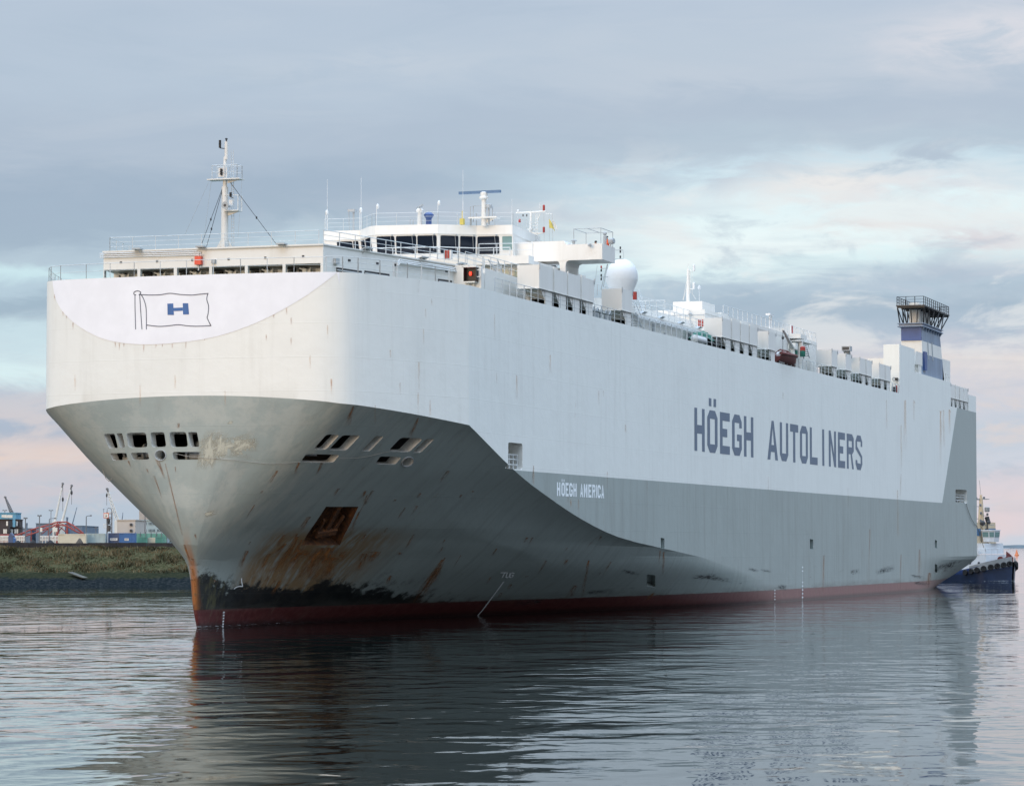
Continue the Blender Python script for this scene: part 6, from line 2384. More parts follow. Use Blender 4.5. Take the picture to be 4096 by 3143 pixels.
face_l = math.atan2(-RIGHT[1] - 0.4 * FWD_H[1], -RIGHT[0] - 0.4 * FWD_H[0])
p1 = at(*b3(938, 300), Y=-15.75)
person((p1[0], -15.75, 30.03), face_l, 0.02, 'person in orange jacket and dark cap standing at the bridge wing end', True)
p2 = at(*b3(868, 320), Y=-15.0)

person((min(p2[0], 241.2), -15.1, 29.6), face_l, 0.10, 'bareheaded person in orange standing lower beside the capped one', False, 0.9)

# ------------------------------------------------------------------ far bank on the left
def far(x, y, dist):
    return at(x, y, dist=dist)


BD = 431.0
base = CAM + FWD_H * 0


def bank_pt(r, d, z):
    """r metres to the right of the view axis, d metres ahead, height z"""
    return np.array([CAM[0], CAM[1], 0]) + RIGHT * r + FWD_H * d + UPZ * z


prof = [(427.0, -1.0), (430.6, 0.0), (433.0, 0.5), (436.0, 1.1), (439.0, 1.75), (442.5, 2.6), (446.0, 3.5), (449.5, 4.4), (452.5, 5.1), (455.5, 5.42), (462, 5.5), (480, 5.3), (2600.0, 5.3)]
rs = np.linspace(-900, -95, 24).tolist() + np.linspace(-92, 40, 180).tolist() + np.linspace(44, 62, 6).tolist()
rng = np.random.RandomState(3)
mb = MB()
vv = []
ph = rng.rand(12) * 6.28
for r in rs:
    for d_, z in prof:
        n_ = 0.16 * math.sin(r * 0.45 + ph[0] + d_) + 0.12 * math.sin(r * 1.1 + ph[1] + d_ * 0.7) + 0.08 * math.sin(r * 2.3 + ph[2] - d_)
        k_ = 1.0 if 0.3 < z < 5.45 and d_ < 460 else 0.0
        end = max(0.0, (r - 44) / 18)
        vv.append(bank_pt(r, d_ + (0 if d_ > 480 else n_ * 2), (z + n_ * k_) * (1 - end) - end))
nP = len(prof)
mb.add(vv, [(i * nP + j, (i + 1) * nP + j, (i + 1) * nP + j + 1, i * nP + j + 1) for i in range(len(rs) - 1) for j in range(nP - 1)])


def bank_material():
    m = D.materials.new('dyke_earth')
    m.use_nodes = True
    k = NT(m.node_tree)
    b = k.n['Principled BSDF']
    geo = k.new('ShaderNodeNewGeometry')
    P = geo.outputs['Position']
    x, y, z = k.xyz(P)
    n1 = k.noise(P, 0.5, 6.0, 0.65)
    n2 = k.noise(P, 2.0, 5.0, 0.65)
    zz = k.math('ADD', z, k.math('MULTIPLY', k.math('SUBTRACT', n1, 0.5), 1.2))
    grass = k.mix(k.step(n2, 0.35, 0.7), (0.035, 0.038, 0.018), (0.085, 0.078, 0.045))
    rock = k.mix(k.step(n2, 0.4, 0.7), (0.008, 0.012, 0.014), (0.030, 0.033, 0.034))
    moss = k.mix(k.step(n2, 0.4, 0.7), (0.018, 0.022, 0.014), (0.036, 0.036, 0.022))
    c_ = k.mix(k.step(zz, 0.9, 1.3), rock, moss)
    c_ = k.mix(k.step(zz, 1.7, 2.4), c_, grass)
    k.put(b.inputs['Base Color'], c_)
    b.inputs['Roughness'].default_value = 0.95
    b.inputs['Specular IOR Level'].default_value = 0.0
    return m


M['bank'] = bank_material()
structure(mb.build('river_bank', 'bank'))

# rough grass on the slope: many thin blades in tufts, one mass
gm = D.materials.new('dry_grass')
gm.use_nodes = True
k = NT(gm.node_tree)
b_ = k.n['Principled BSDF']
geo = k.new('ShaderNodeNewGeometry')
n_ = k.noise(geo.outputs['Position'], 0.28, 5.0, 0.6)
n2_ = k.noise(geo.outputs['Position'], 1.7, 3.0, 0.6)
c_ = k.mix(k.step(n_, 0.38, 0.62), (0.032, 0.033, 0.017), (0.130, 0.108, 0.062))
c_ = k.mix(k.math('MULTIPLY', k.step(n2_, 0.5, 0.7), 0.5), c_, (0.18, 0.155, 0.10))
k.put(b_.inputs['Base Color'], c_)
b_.inputs['Roughness'].default_value = 0.9
b_.inputs['Specular IOR Level'].default_value = 0.1
M['grass'] = gm
zs_ = np.array([z for _, z in prof[:11]]); ds_ = np.array([d for d, _ in prof[:11]])
N = 30000
rr_ = rng.uniform(-96, 36, N)
dd = rng.uniform(439.5, 457.5, N)
clump = np.sin(rr_ * 0.9 + dd * 0.5) + np.sin(rr_ * 0.37 - dd * 0.8 + 1.0) + rng.normal(0, 0.6, N)
hh = 0.28 + 0.16 * np.clip(clump, -1, 2.2) + rng.rand(N) * 0.15
gz_ = np.interp(dd, ds_, zs_) - 0.1
A_ = rng.rand(N) * math.pi * 2
wd_ = 0.10 + rng.rand(N) * 0.12
O = np.array([CAM[0], CAM[1], 0]) + rr_[:, None] * RIGHT + dd[:, None] * FWD_H + gz_[:, None] * UPZ
T = np.stack([np.cos(A_), np.sin(A_), 0 * A_], 1)
lean_ = rng.normal(0, 0.25, (N, 2))
top_ = O + hh[:, None] * UPZ + np.concatenate([lean_ * hh[:, None], np.zeros((N, 1))], 1)
V_ = np.stack([O - T * wd_[:, None], O + T * wd_[:, None], top_], 1).reshape(-1, 3)
me = D.meshes.new('grass')
c0 = np.array(bank_pt(-30, 448, 3))
me.from_pydata([tuple(p) for p in V_ - c0], [], [(3 * i, 3 * i + 1, 3 * i + 2) for i in range(N)])
me.materials.append(gm)
go = D.objects.new('grass', me)
COL.objects.link(go)
go.location = c0
go['kind'] = 'stuff'
tag(go, 'rough dry grass covering the far dyke slope', 'grass')

# materials of the port
M['berm'] = material('dark_timber_wall', (0.035, 0.030, 0.032), 0.9, 0.5, 0.6, tint=(0.016, 0.015, 0.018))
M['coal'] = material('coal_heap', (0.03, 0.03, 0.035), 0.95, 0.5, 0.7, 0.05, 2.0)
M['sand'] = material('sand_heap', (0.11, 0.095, 0.08), 0.95, 0.4, 1.5, 0.05, 3.0)
M['slabgrey'] = material('weathered_concrete', (0.10, 0.098, 0.082), 0.9, 0.4, 1.5)
M['cream'] = material('cream_container_paint', (0.60, 0.55, 0.44), 0.6, 0.12, 1.0)
M['paleblue'] = material('pale_blue_container_paint', (0.38, 0.46, 0.47), 0.6, 0.15, 1.0)
M['cblue'] = material('bright_blue_container_paint', (0.03, 0.12, 0.32), 0.5, 0.15, 1.0)
M['dblue'] = material('dull_blue_container_paint', (0.07, 0.10, 0.19), 0.6, 0.25, 1.0)
M['cgreen'] = material('green_container_paint', (0.10, 0.30, 0.25), 0.6, 0.25, 1.0)
M['beige'] = material('beige_cladding', (0.52, 0.47, 0.43), 0.7, 0.1, 0.4)
M['teal'] = material('pale_teal_cladding', (0.33, 0.42, 0.45), 0.7, 0.1, 0.4)
M['tower'] = material('tower_concrete', (0.42, 0.38, 0.35), 0.8, 0.12, 0.2)
M['greyblue'] = material('grey_blue_cladding', (0.15, 0.20, 0.27), 0.8, 0.2, 0.2)
M['skyblue'] = material('sky_blue_cladding', (0.14, 0.36, 0.52), 0.7, 0.15, 0.3)
M['brick'] = material('dark_brick', (0.07, 0.055, 0.055), 0.9, 0.4, 0.6)
M['truss'] = material('faded_red_steel', (0.36, 0.085, 0.075), 0.7, 0.3, 0.5)
M['boom'] = material('white_crane_paint', (0.66, 0.65, 0.62), 0.6, 0.12, 0.6)
M['lampg'] = material('galvanised_steel', (0.17, 0.18, 0.20), 0.6, 0.2, 1.0)
M['pane'] = material('far_window_glass', (0.05, 0.06, 0.075), 0.15)
M['signw'] = material('white_sign_board', (0.72, 0.68, 0.62), 0.6, 0.1, 1.0)
M['signor'] = material('orange_sign_frame', (0.60, 0.12, 0.05), 0.6)
M['mesh_green'] = material('green_netting', (0.16, 0.36, 0.30), 0.9, 0.3, 1.0)

zL = lambda X, Y: (X / 5.214, 1900 + Y / 5.214)
zM = lambda X, Y: (380 + X / 5.214, 1900 + Y / 5.214)
GZ = 5.3                     # ground level behind the dyke


def fbox(mb, map_, X0, Y0, X1, Y1, dist, depth, z0=None):
    """upright box whose front is seen between two photo points at a distance"""
    a, b = far(*map_(X0, Y0), dist), far(*map_(X1, Y1), dist)
    zt = a[2]
    zb_ = b[2] if z0 is None else z0
    A = np.array([a[0], a[1], zb_]); B_ = np.array([*(a + RIGHT * ((b - a) @ RIGHT))[:2], zb_])
    mb.prism([A, B_, B_ + FWD_H * depth, A + FWD_H * depth], (0, 0, zt - zb_))
    return (A + B_) / 2


# dark wall along the dyke top
loc = tuple(bank_pt(-40, 470, GZ))
mb = MB()
Y_ = CAM[2] + (2184 - 2170) / FPX * 470
wallr = list(np.arange(-140, 28, 4.6))
wall = thing('quay_wall', 'low dark timber wall running along the top of the dyke', 'wall', loc)
for i, (a, b) in enumerate(zip(wallr[:-1], wallr[1:])):
    mb = MB()
    pa, pb = bank_pt(a + 0.04, 470 + rng.rand() * 0.2, 0), bank_pt(b - 0.04, 470 + rng.rand() * 0.2, 0)
    h_ = Y_ + rng.normal(0, 0.03)
    mb.prism([(*pa[:2], 4.8), (*pb[:2], 4.8), (*(pb + FWD_H * 0.5)[:2], 4.8), (*(pa + FWD_H * 0.5)[:2], 4.8)], (0, 0, h_ - 4.8))
    mb.build('wall_panel', 'berm', wall)
# slab lying on the rocks
p = far(*(0 + 800 / 2.576, 1850 + 1155 / 2.576), 436)
mb = MB()
a_, b_2 = far(725 / 2.576, 1850 + 1128 / 2.576, 437.5), far(875 / 2.576, 1850 + 1185 / 2.576, 434.5)
mb.obox((a_ + b_2) / 2, (b_2 - a_) / 2, RIGHT * 0.35 + FWD_H * 0.25, UPZ * 0.05)
o = mb.build('concrete_slab', 'slabgrey', None, loc=tuple((a_ + b_2) / 2))
tag(o, 'pale concrete slab slumped on the rocks at the water edge', 'slab')


# heaps
def heap(name, label, map_, X0, X1, Yt, Yb, dist, mat, cat='heap'):
    a, b = far(*map_(X0, Yb), dist), far(*map_(X1, Yb), dist)
    zt, zb_ = far(*map_(X0, Yt), dist)[2], GZ - 0.2
    c_ = (a + b) / 2
    R0 = np.linalg.norm((b - a)[:2]) / 2
    mb = MB()
    prof_ = [(R0 * 1.15, 0), (R0 * 0.8, (zt - zb_) * 0.36), (R0 * 0.45, (zt - zb_) * 0.72), (R0 * 0.14, (zt - zb_) * 0.97), (0.05, zt - zb_)]
    mb.lathe((c_[0], c_[1], zb_), prof_, 14)
    o = mb.build(name, mat, None, smooth=True, loc=(c_[0], c_[1], zb_))
    return tag(o, label, cat)


heap('sand_heap', 'dark sand heap in front of the cream container', zL, 1530, 1790, 1312, 1410, 560, 'sand')
heap('coal_heap', 'wide low coal heap left of the lamp mast with twin heads', zL, 540, 830, 1345, 1410, 520, 'coal')
heap('coal_heap', 'coal heap just left of the cream container', zL, 870, 1230, 1352, 1410, 515, 'coal')
heap('coal_heap', 'long coal heap at the left picture edge behind the wall', zL, 180, 560, 1360, 1420, 505, 'coal')


# containers
def container(label, map_, X0, X1, Yt, Yb, dist, mat, depth=2.44, ribs=8, group='containers on the quay', name='shipping_container', sign=None):
    a, b = far(*map_(X0, Yt), dist), far(*map_(X1, Yb), dist)
    zt, zb_ = a[2], GZ
    c_ = (a + b) / 2
    root = thing(name, label, 'container', (c_[0], c_[1], zb_), group)
    wid = (b - a) @ RIGHT
    A = np.array([a[0], a[1], zb_])
    mb = MB()
    mb.prism([A, A + RIGHT * wid, A + RIGHT * wid + FWD_H * depth, A + FWD_H * depth], (0, 0, zt - zb_))
    mb.build('body', mat, root)
    mb = MB()
    for i in range(ribs):
        q = A + RIGHT * (wid * (i + 0.5) / ribs) - FWD_H * 0.03
        mb.obox(q + UPZ * (zt - zb_) / 2, RIGHT * wid / ribs * 0.28, FWD_H * 0.029, UPZ * ((zt - zb_) / 2 - 0.12))
    ob = mb.build('corrugation', mat, root)
    ob['kind'] = 'stuff'
    mb = MB()
    for u in (0.0, 1.0):
        mb.obox(A + RIGHT * wid * u - FWD_H * 0.04 + UPZ * (zt - zb_) / 2, RIGHT * 0.07, FWD_H * 0.04, UPZ * (zt - zb_) / 2)
    mb.obox(A + RIGHT * wid / 2 - FWD_H * 0.04 + UPZ * (zt - zb_ - 0.08), RIGHT * wid / 2, FWD_H * 0.045, UPZ * 0.08)
    mb.build('corner_frame', mat, root)
    if sign:
        s0, s1, y0, y1 = sign
        pa, pb = far(*map_(s0, y0), dist - 0.12), far(*map_(s1, y1), dist - 0.12)
        mb = MB()
        fb_ = np.array([pa[0], pa[1], pb[2]])
        ww = (pb - pa) @ RIGHT
        mb.prism([fb_, fb_ + RIGHT * ww, fb_ + RIGHT * ww + UPZ * (pa[2] - pb[2]), fb_ + UPZ * (pa[2] - pb[2])], FWD_H * 0.03)
        sg = mb.build('sign_board', 'signw', root)
        mb = MB()
        for i in range(6):
            q = fb_ + RIGHT * ww * (0.14 + 0.125 * i) + UPZ * (pa[2] - pb[2]) * 0.5 - FWD_H * 0.01
            mb.obox(q, RIGHT * ww * 0.035, FWD_H * 0.006, UPZ * (pa[2] - pb[2]) * (0.18 + 0.08 * (i % 2)))
        lt = mb.build('sign_lettering', 'dblue', sg)
        lt['kind'] = 'stuff'
    return root


container('long cream container behind the sand heap', zL, 1222, 1783, 1222, 1400, 575, 'cream', ribs=1)
container('pale blue grey container right of the cream one', zL, 1788, 2190, 1215, 1400, 578, 'paleblue', ribs=4)
container('dull blue ribbed container with white sign board', zM, 283, 510, 1205, 1400, 580, 'dblue', ribs=9, sign=(313, 468, 1312, 1362))
container('bright blue smooth container with small pale sign board', zM, 512, 833, 1205, 1400, 576, 'cblue', ribs=1, sign=(617, 702, 1316, 1362))
container('green container beside the bright blue one', zM, 900, 1085, 1290, 1400, 585, 'cgreen', ribs=6)
container('beige container between the two green ones', zM, 1090, 1258, 1300, 1400, 586, 'cream', ribs=5)
container('green container closest to the ship bow', zM, 1265, 1420, 1285, 1400, 584, 'cgreen', ribs=5)
# green netting frame
a, b = far(*zM(840, 1215), 592), far(*zM(1500, 1400), 592)
root = thing('netting_fence', 'tall pale green netting fence behind the green containers', 'fence', (*((a + b) / 2)[:2], GZ))
mb = MB()
wid = (b - a) @ RIGHT
A = np.array([a[0], a[1], GZ])
mb.prism([A, A + RIGHT * wid, A + RIGHT * wid + UPZ * (a[2] - GZ), A + UPZ * (a[2] - GZ)], FWD_H * 0.05)
mb.build('netting', 'mesh_green', root)
for i in range(7):
    mb = MB()
    q = A + RIGHT * wid * i / 6 - FWD_H * 0.1
    mb.tube(q, q + UPZ * (a[2] - GZ + 0.3), 0.07, 5)
    mb.build('fence_post', 'lampg', root)


# buildings
def building(name, label, map_, X0, X1, Yt, dist, depth, mat, wins=(), cat='building', fans=(), roofm=None):
    a, b = far(*map_(X0, Yt), dist), far(*map_(X1, Yt), dist)
    c_ = (a + b) / 2
    root = thing(name, label, cat, (c_[0], c_[1], GZ))
    wid = (b - a) @ RIGHT
    A = np.array([a[0], a[1], GZ - 0.3])
    H_ = a[2] - GZ + 0.3
    mb = MB()
    mb.prism([A, A + RIGHT * wid, A + RIGHT * wid + FWD_H * depth, A + FWD_H * depth], (0, 0, H_))
    mb.build('wall', mat, root)
    mb = MB()
    B0 = A - RIGHT * 0.15 - FWD_H * 0.15 + UPZ * (H_ + 0.005)
    mb.prism([B0, B0 + RIGHT * (wid + 0.3), B0 + RIGHT * (wid + 0.3) + FWD_H * (depth + 0.3), B0 + FWD_H * (depth + 0.3)], (0, 0, 0.2))
    mb.build('roof', roofm or mat, root)
    for x0, y0, x1, y1, mt in wins:
        pa, pb = far(*map_(x0, y0), dist), far(*map_(x1, y1), dist)
        ww = (pb - pa) @ RIGHT
        f0 = np.array([pa[0], pa[1], pb[2]]) - FWD_H * 0.10
        mb = MB()
        mb.prism([f0, f0 + RIGHT * ww, f0 + RIGHT * ww + UPZ * (pa[2] - pb[2]), f0 + UPZ * (pa[2] - pb[2])], FWD_H * 0.098)
        mb.build('window', mt, root)
    for x, y, r in fans:
        pc = far(*map_(x, y), dist)
        rad = r / 5.214 / FPX * dist
        mb = MB()
        mb.lathe(pc - FWD_H * 0.002, [(rad, 0), (rad, 0.25), (rad * 0.82, 0.26)], 16, tuple(-FWD_H))
        fr = mb.build('fan_housing', 'lampg', root)
        mb = MB()
        mb.lathe(pc - FWD_H * 0.27, [(rad * 0.75, 0), (rad * 0.75, 0.02)], 16, tuple(-FWD_H))
        for i in range(6):
            t = i * math.pi / 3
            mb.obox(pc - FWD_H * 0.30 + (RIGHT * math.cos(t) + UPZ * math.sin(t)) * rad * 0.4, (RIGHT * math.cos(t) + UPZ * math.sin(t)) * rad * 0.35, (RIGHT * -math.sin(t) + UPZ * math.cos(t)) * rad * 0.12, FWD_H * 0.01)
        mb.build('fan', 'dark', root)
    return root


building('plant_building', 'beige plant building with two round fans behind the blue containers', zM, 462, 840, 942, 660, 20, 'beige',
         wins=[(840, 1010, 880, 1060, 'pane'), (815, 1070, 870, 1130, 'signw')] if False else [], fans=[(755, 1030, 34), (755, 1155, 34)])
fw = []
for row in ((985, 1035), (1125, 1180)):
    for i in range(16):
        x = 948 + i * 29
        if i in (5, 11):
            continue
        fw.append((x, row[0], x + 11, row[1], 'pane'))
building('factory_building', 'pale teal building with two rows of narrow windows', zM, 892, 1428, 945, 700, 25, 'teal', wins=fw)
building('tower_block', 'tall beige concrete tower block half hidden by the ship bow', zM, 922, 1400, 470, 1150, 25, 'tower')
building('warehouse', 'long grey blue warehouse behind the red truss', zL, 750, 1180, 1012, 1000, 40, 'greyblue')
building('warehouse', 'grey blue warehouse right of the red truss', zL, 1440, 1712, 1062, 1010, 40, 'greyblue')
building('warehouse', 'low grey blue warehouse right of the sky blue control tower', zL, 395, 632, 1115, 1000, 40, 'greyblue')
ct = [(35, 825, 85, 880, 'signw'), (88, 825, 140, 888, 'signw'), (145, 830, 262, 888, 'signw'), (185, 995, 240, 1055, 'signw')]
building('control_tower', 'sky blue control tower with a pale band of windows at the left', zL, -40, 330, 795, 760, 8, 'skyblue', wins=ct)
bw = [(x, 1125, x + 34, 1215, 'signw') for x in (70, 110, 190, 235, 300, 345)] + [(130, 960, 165, 1055, 'signw')]
building('brick_building', 'dark brick building with tall pale windows at the left edge', zL, -60, 180, 930, 745, 6, 'brick', wins=[w_ for w_ in bw if w_[0] < 170])
building('brick_building', 'dark building with tall pale windows below the sky blue tower', zL, 182, 405, 935 + 160, 748, 5, 'brick', wins=[w_ for w_ in bw if w_[0] > 170])
building('brick_building', 'narrow dark block with one tall window beside the sky blue tower', zL, 322, 405, 935, 752, 5, 'brick', wins=[(340, 960, 372, 1060, 'signw')])
for X, Yt, Yb, w_, d_, lb in ((1400, 880, 1000, 22, 1050, 'blue grey chimney stack rising behind the red truss'), (555, 1000, 1150, 22, 980, 'stubby blue grey chimney stack left of the twin lamp mast')):
    p, q = far(*zL(X, Yt), d_), far(*zL(X, Yb), d_)
    rad = w_ / 5.214 / FPX * d_
    root = thing('chimney', lb, 'chimney', (q[0], q[1], GZ))
    mb = MB()
    mb.tube((q[0], q[1], GZ), (p[0], p[1], p[2]), rad, 12, rad * 0.9)
    mb.build('stack', 'greyblue', root, smooth=40)
    mb = MB()
    mb.tube((p[0], p[1], p[2] - 0.6), (p[0], p[1], p[2] + 0.1), rad * 1.08, 12)
    mb.build('rim', 'greyblue', root)

# red steel truss lying on the quay
TD = 640.0
tr = lambda X, Y, dd=0: far(*zL(X, Y), TD + dd)
troot = thing('steel_truss', 'long faded red lattice girder rising to a peak on the quay', 'steel truss', (*tr(1200, 1390)[:2], GZ))
top = [(0, 1250), (180, 1245), (330, 1255), (450, 1215), (650, 1135), (840, 1080), (1020, 1030), (1200, 975), (1400, 975), (1560, 1070), (1740, 1210)]
bot = [(0, 1390), (180, 1390), (330, 1385), (460, 1290), (660, 1225), (850, 1160), (1030, 1095), (1200, 1030), (1400, 1060), (1560, 1160), (1740, 1235)]
for dd in (0.0, 5.0):
    for line in (top, bot):
        mb = MB()
        for a, b in zip(line[:-1], line[1:]):
            mb.tube(tr(*a, dd), tr(*b, dd), 0.17, 6)
        mb.build('chord', 'truss', troot)
    for i in range(len(top)):
        mb = MB()
        mb.tube(tr(*top[i], dd), tr(*bot[i], dd), 0.11, 5)
        mb.build('strut', 'truss', troot)
        if i:
            mb = MB()
            mb.tube(tr(*top[i - 1], dd), tr(*bot[i], dd), 0.09, 5)
            mb.build('brace', 'truss', troot)
for X in (90, 460, 650, 1010, 1190, 1215, 1400):
    mb = MB()
    y0 = float(np.interp(X, [t[0] for t in bot], [t[1] for t in bot])) - 30
    q = tr(X, 1400, 2)
    mb.tube((q[0], q[1], GZ), tr(X, y0, 2), 0.24 if X in (1190, 1400) else 0.14, 6)
    mb.build('leg', 'truss', troot)
for a, b in (((1200, 1040), (880, 1385)), ((1300, 1080), (1060, 1370)), ((1020, 1110), (830, 1250)), ((1215, 1050), (1400, 1200))):
    mb = MB()
    mb.tube(tr(*a, 2.5), tr(*b, 2.5), 0.12, 5)
    mb.build('brace', 'truss', troot)
# white mesh barriers
for X0, X1, lb in ((820, 1215, 'white rail barrier under the right half of the red truss'), (300, 520, 'white rail barrier under the left half of the red truss'), (0, 170, 'white rail barrier at the left picture edge')):
    a, b = far(*zL(X0, 1260), 610), far(*zL(X1, 1260), 610)
    root = thing('rail_barrier', lb, 'barrier', (*((a + b) / 2)[:2], GZ), 'white rail barriers on the quay')
    for Y in (1270, 1300, 1330, 1358):
        mb = MB()
        mb.tube(far(*zL(X0, Y), 610), far(*zL(X1, Y), 610), 0.09, 5)
        mb.build('bar', 'signw', root)
    n_ = 6
    for i in range(n_ + 1):
        X = X0 + (X1 - X0) * i / n_
        q = far(*zL(X, 1265), 610)
        mb = MB()
        mb.tube((q[0], q[1], GZ), q, 0.09, 5)
        mb.build('post', 'signw', root)
for X0, Y0, X1, Y1, lb in ((828, 1092, 880, 1180, 'small white sign board left of the truss peak'), (1095, 1092, 1195, 1180, 'larger white sign board under the truss peak')):
    a, b = far(*zL(X0, Y0), 630), far(*zL(X1, Y1), 630)
    root = thing('sign_board', lb, 'sign', (*((a + b) / 2)[:2], GZ))
    mb = MB()
    fbox(mb, zL, X0, Y0, X1, Y1, 630, 0.15)
    mb.build('board', 'signw', root)
    mb = MB()
    c_ = (a + b) / 2
    mb.tube((c_[0], c_[1], GZ), (c_[0], c_[1], b[2]), 0.15, 5)
    mb.build('post', 'lampg', root)
# blue covered vehicle
a, b = far(*zL(170, 1300), 600), far(*zL(300, 1395), 600)
root = thing('covered_truck', 'blue tarpaulin covered truck at the left end of the truss', 'truck', (*((a + b) / 2)[:2], GZ))
mb = MB()
A = np.array([a[0], a[1], GZ + 0.7])
wid = (b - a) @ RIGHT
mb.prism([A, A + RIGHT * wid * 0.75, A + RIGHT * wid * 0.75 + UPZ * 1.9, A + RIGHT * wid * 0.35 + UPZ * 2.4, A + UPZ * 1.6], FWD_H * 2.3)
mb.build('cover', 'dblue', root)
mb = MB()
mb.prism([A + RIGHT * wid * 0.78, A + RIGHT * wid, A + RIGHT * wid * 0.98 + UPZ * 1.3, A + RIGHT * wid * 0.78 + UPZ * 1.5], FWD_H * 2.2)
mb.build('cab', 'cblue', root)
for u in (0.15, 0.4, 0.88):
    mb = MB()
    mb.lathe(A + RIGHT * wid * u - UPZ * 0.2, [(0.45, 0), (0.5, 0.05), (0.5, 0.3), (0.42, 0.35)], 12, tuple(FWD_H))
    mb.build('wheel', 'black', root)


# lamp posts
def lamp_post(label, map_, X, Yb, Yt, arm, dist, double=False, group='lamp posts on the quay'):
    q, p = far(*map_(X, Yb), dist), far(*map_(X, Yt), dist)
    root = thing('lamp_post', label, 'lamp post', (q[0], q[1], GZ), group)
    s_ = dist / FPX / 5.214
    mb = MB()
    zt = p[2]
    mb.tube((q[0], q[1], GZ), (q[0], q[1], zt - 20 * s_), 0.16, 6, 0.1)
    mb.build('pole', 'lampg', root)
    mb = MB()
    for sg in ((1, -1) if double else (1,)):
        base_ = np.array([q[0], q[1], zt - 20 * s_])
        e = base_ + RIGHT * arm * s_ * sg + UPZ * 22 * s_
        m_ = base_ + RIGHT * arm * s_ * sg * 0.2 + UPZ * 17 * s_
        mb.path([base_, m_, e], 0.08)
    mb.build('arm', 'lampg', root)
    for sg in ((1, -1) if double else (1,)):
        mb = MB()
        e = np.array([q[0], q[1], zt + 2 * s_]) + RIGHT * arm * s_ * sg
        mb.obox(e, RIGHT * 17 * s_, FWD_H * 0.2, UPZ * 0.14)
        mb.build('lamp_head', 'lampg', root)
    return root


lamp_post('tall lamp post with one arm above the cream and pale blue containers', zL, 1797, 1210, 845, 95, 600)
lamp_post('one-armed lamp post in front of the red truss', zL, 1025, 1380, 900, 120, 605)
lamp_post('lamp post standing before the pale teal building', zM, 1040, 1210, 735, 70, 640)
lamp_post('far high mast with flat head beside the white crane booms', zL, 1062, 1000, 735, 28, 900, True)
lamp_post('far lamp mast with flat head above the sky blue tower', zL, 100, 800, 735, 30, 900, True)
lamp_post('mast with twin floodlights at the left end of the wide coal heap', zL, 820, 1390, 845, 26, 560, True)
lamp_post('short mast with twin floodlights between tower and truss', zL, 528, 1340, 898, 22, 570, True)
lamp_post('small distant lamp above the pale blue container', zL, 2000, 1220, 1100, 12, 800, True)

# radar and signal post with the orange framed sign
SD = 585.0
q = far(*zM(300, 1200), SD)
root = thing('signal_post', 'lattice signal post with an orange framed square sign', 'signal post', (q[0], q[1], GZ))
mb = MB()
for X in (250, 350):
    mb.tube((*far(*zM(X, 1200), SD)[:2], GZ), far(*zM(X, 760), SD), 0.13, 5)
for Y in (800, 880, 1020, 1100):
    mb.tube(far(*zM(250, Y), SD), far(*zM(350, Y), SD), 0.07, 5)
for Y0, Y1 in ((1190, 1100), (1100, 1020), (1020, 880)):
    mb.tube(far(*zM(250, Y0), SD), far(*zM(350, Y1), SD), 0.06, 5)
    mb.tube(far(*zM(350, Y0), SD), far(*zM(250, Y1), SD), 0.06, 5)
mb.build('lattice', 'lampg', root)
mb = MB()
fbox(mb, zM, 180, 785, 285, 898, SD - 0.5, 0.15)
sb = mb.build('sign_frame', 'signor', root)
mb = MB()
fbox(mb, zM, 192, 798, 273, 886, SD - 0.56, 0.05)
mb.build('sign_face', 'signw', sb)
mb = MB()
fbox(mb, zM, 222, 845, 242, 868, SD - 0.60, 0.03)
fbox(mb, zM, 226, 815, 238, 832, SD - 0.60, 0.03)
mb.build('sign_figure', 'dark', sb)
mb = MB()
fbox(mb, zM, 240, 772, 372, 786, SD, 0.8)
fbox(mb, zM, 175, 1015, 250, 1022, SD, 1.2)
for X in (180, 210, 240):
    mb.tube(far(*zM(X, 1090), SD), far(*zM(X, 1018), SD), 0.05, 4)
fbox(mb, zM, 175, 1090, 250, 1098, SD, 1.2)
mb.build('platform', 'signw', root)
mb = MB()
mb.ball(far(*zM(288, 945), SD), 0.3, 10, (1, 1, 1.8))
mb.ball(far(*zM(290, 1000), SD), 0.22, 10)
mb.box(*[v for pr in zip(far(*zM(290, 1120), SD) - np.array([0.25, 0.25, 0.5]), far(*zM(290, 1120), SD) + np.array([0.25, 0.25, 0.7])) for v in pr])
mb.build('signal_equipment', 'dark', root)
mb = MB()
mb.path([far(*zM(350, 760), SD), far(*zM(345, 720), SD), far(*zM(325, 692), SD), far(*zM(265, 683), SD)], 0.07)
mb.tube(far(*zM(250, 780), SD), far(*zM(255, 700), SD), 0.06, 5)
mb.tube(far(*zM(180, 785), SD), far(*zM(180, 710), SD), 0.05, 5)
mb.tube(far(*zM(165, 712), SD), far(*zM(195, 704), SD), 0.08, 5)
mb.build('antenna', 'lampg', root)


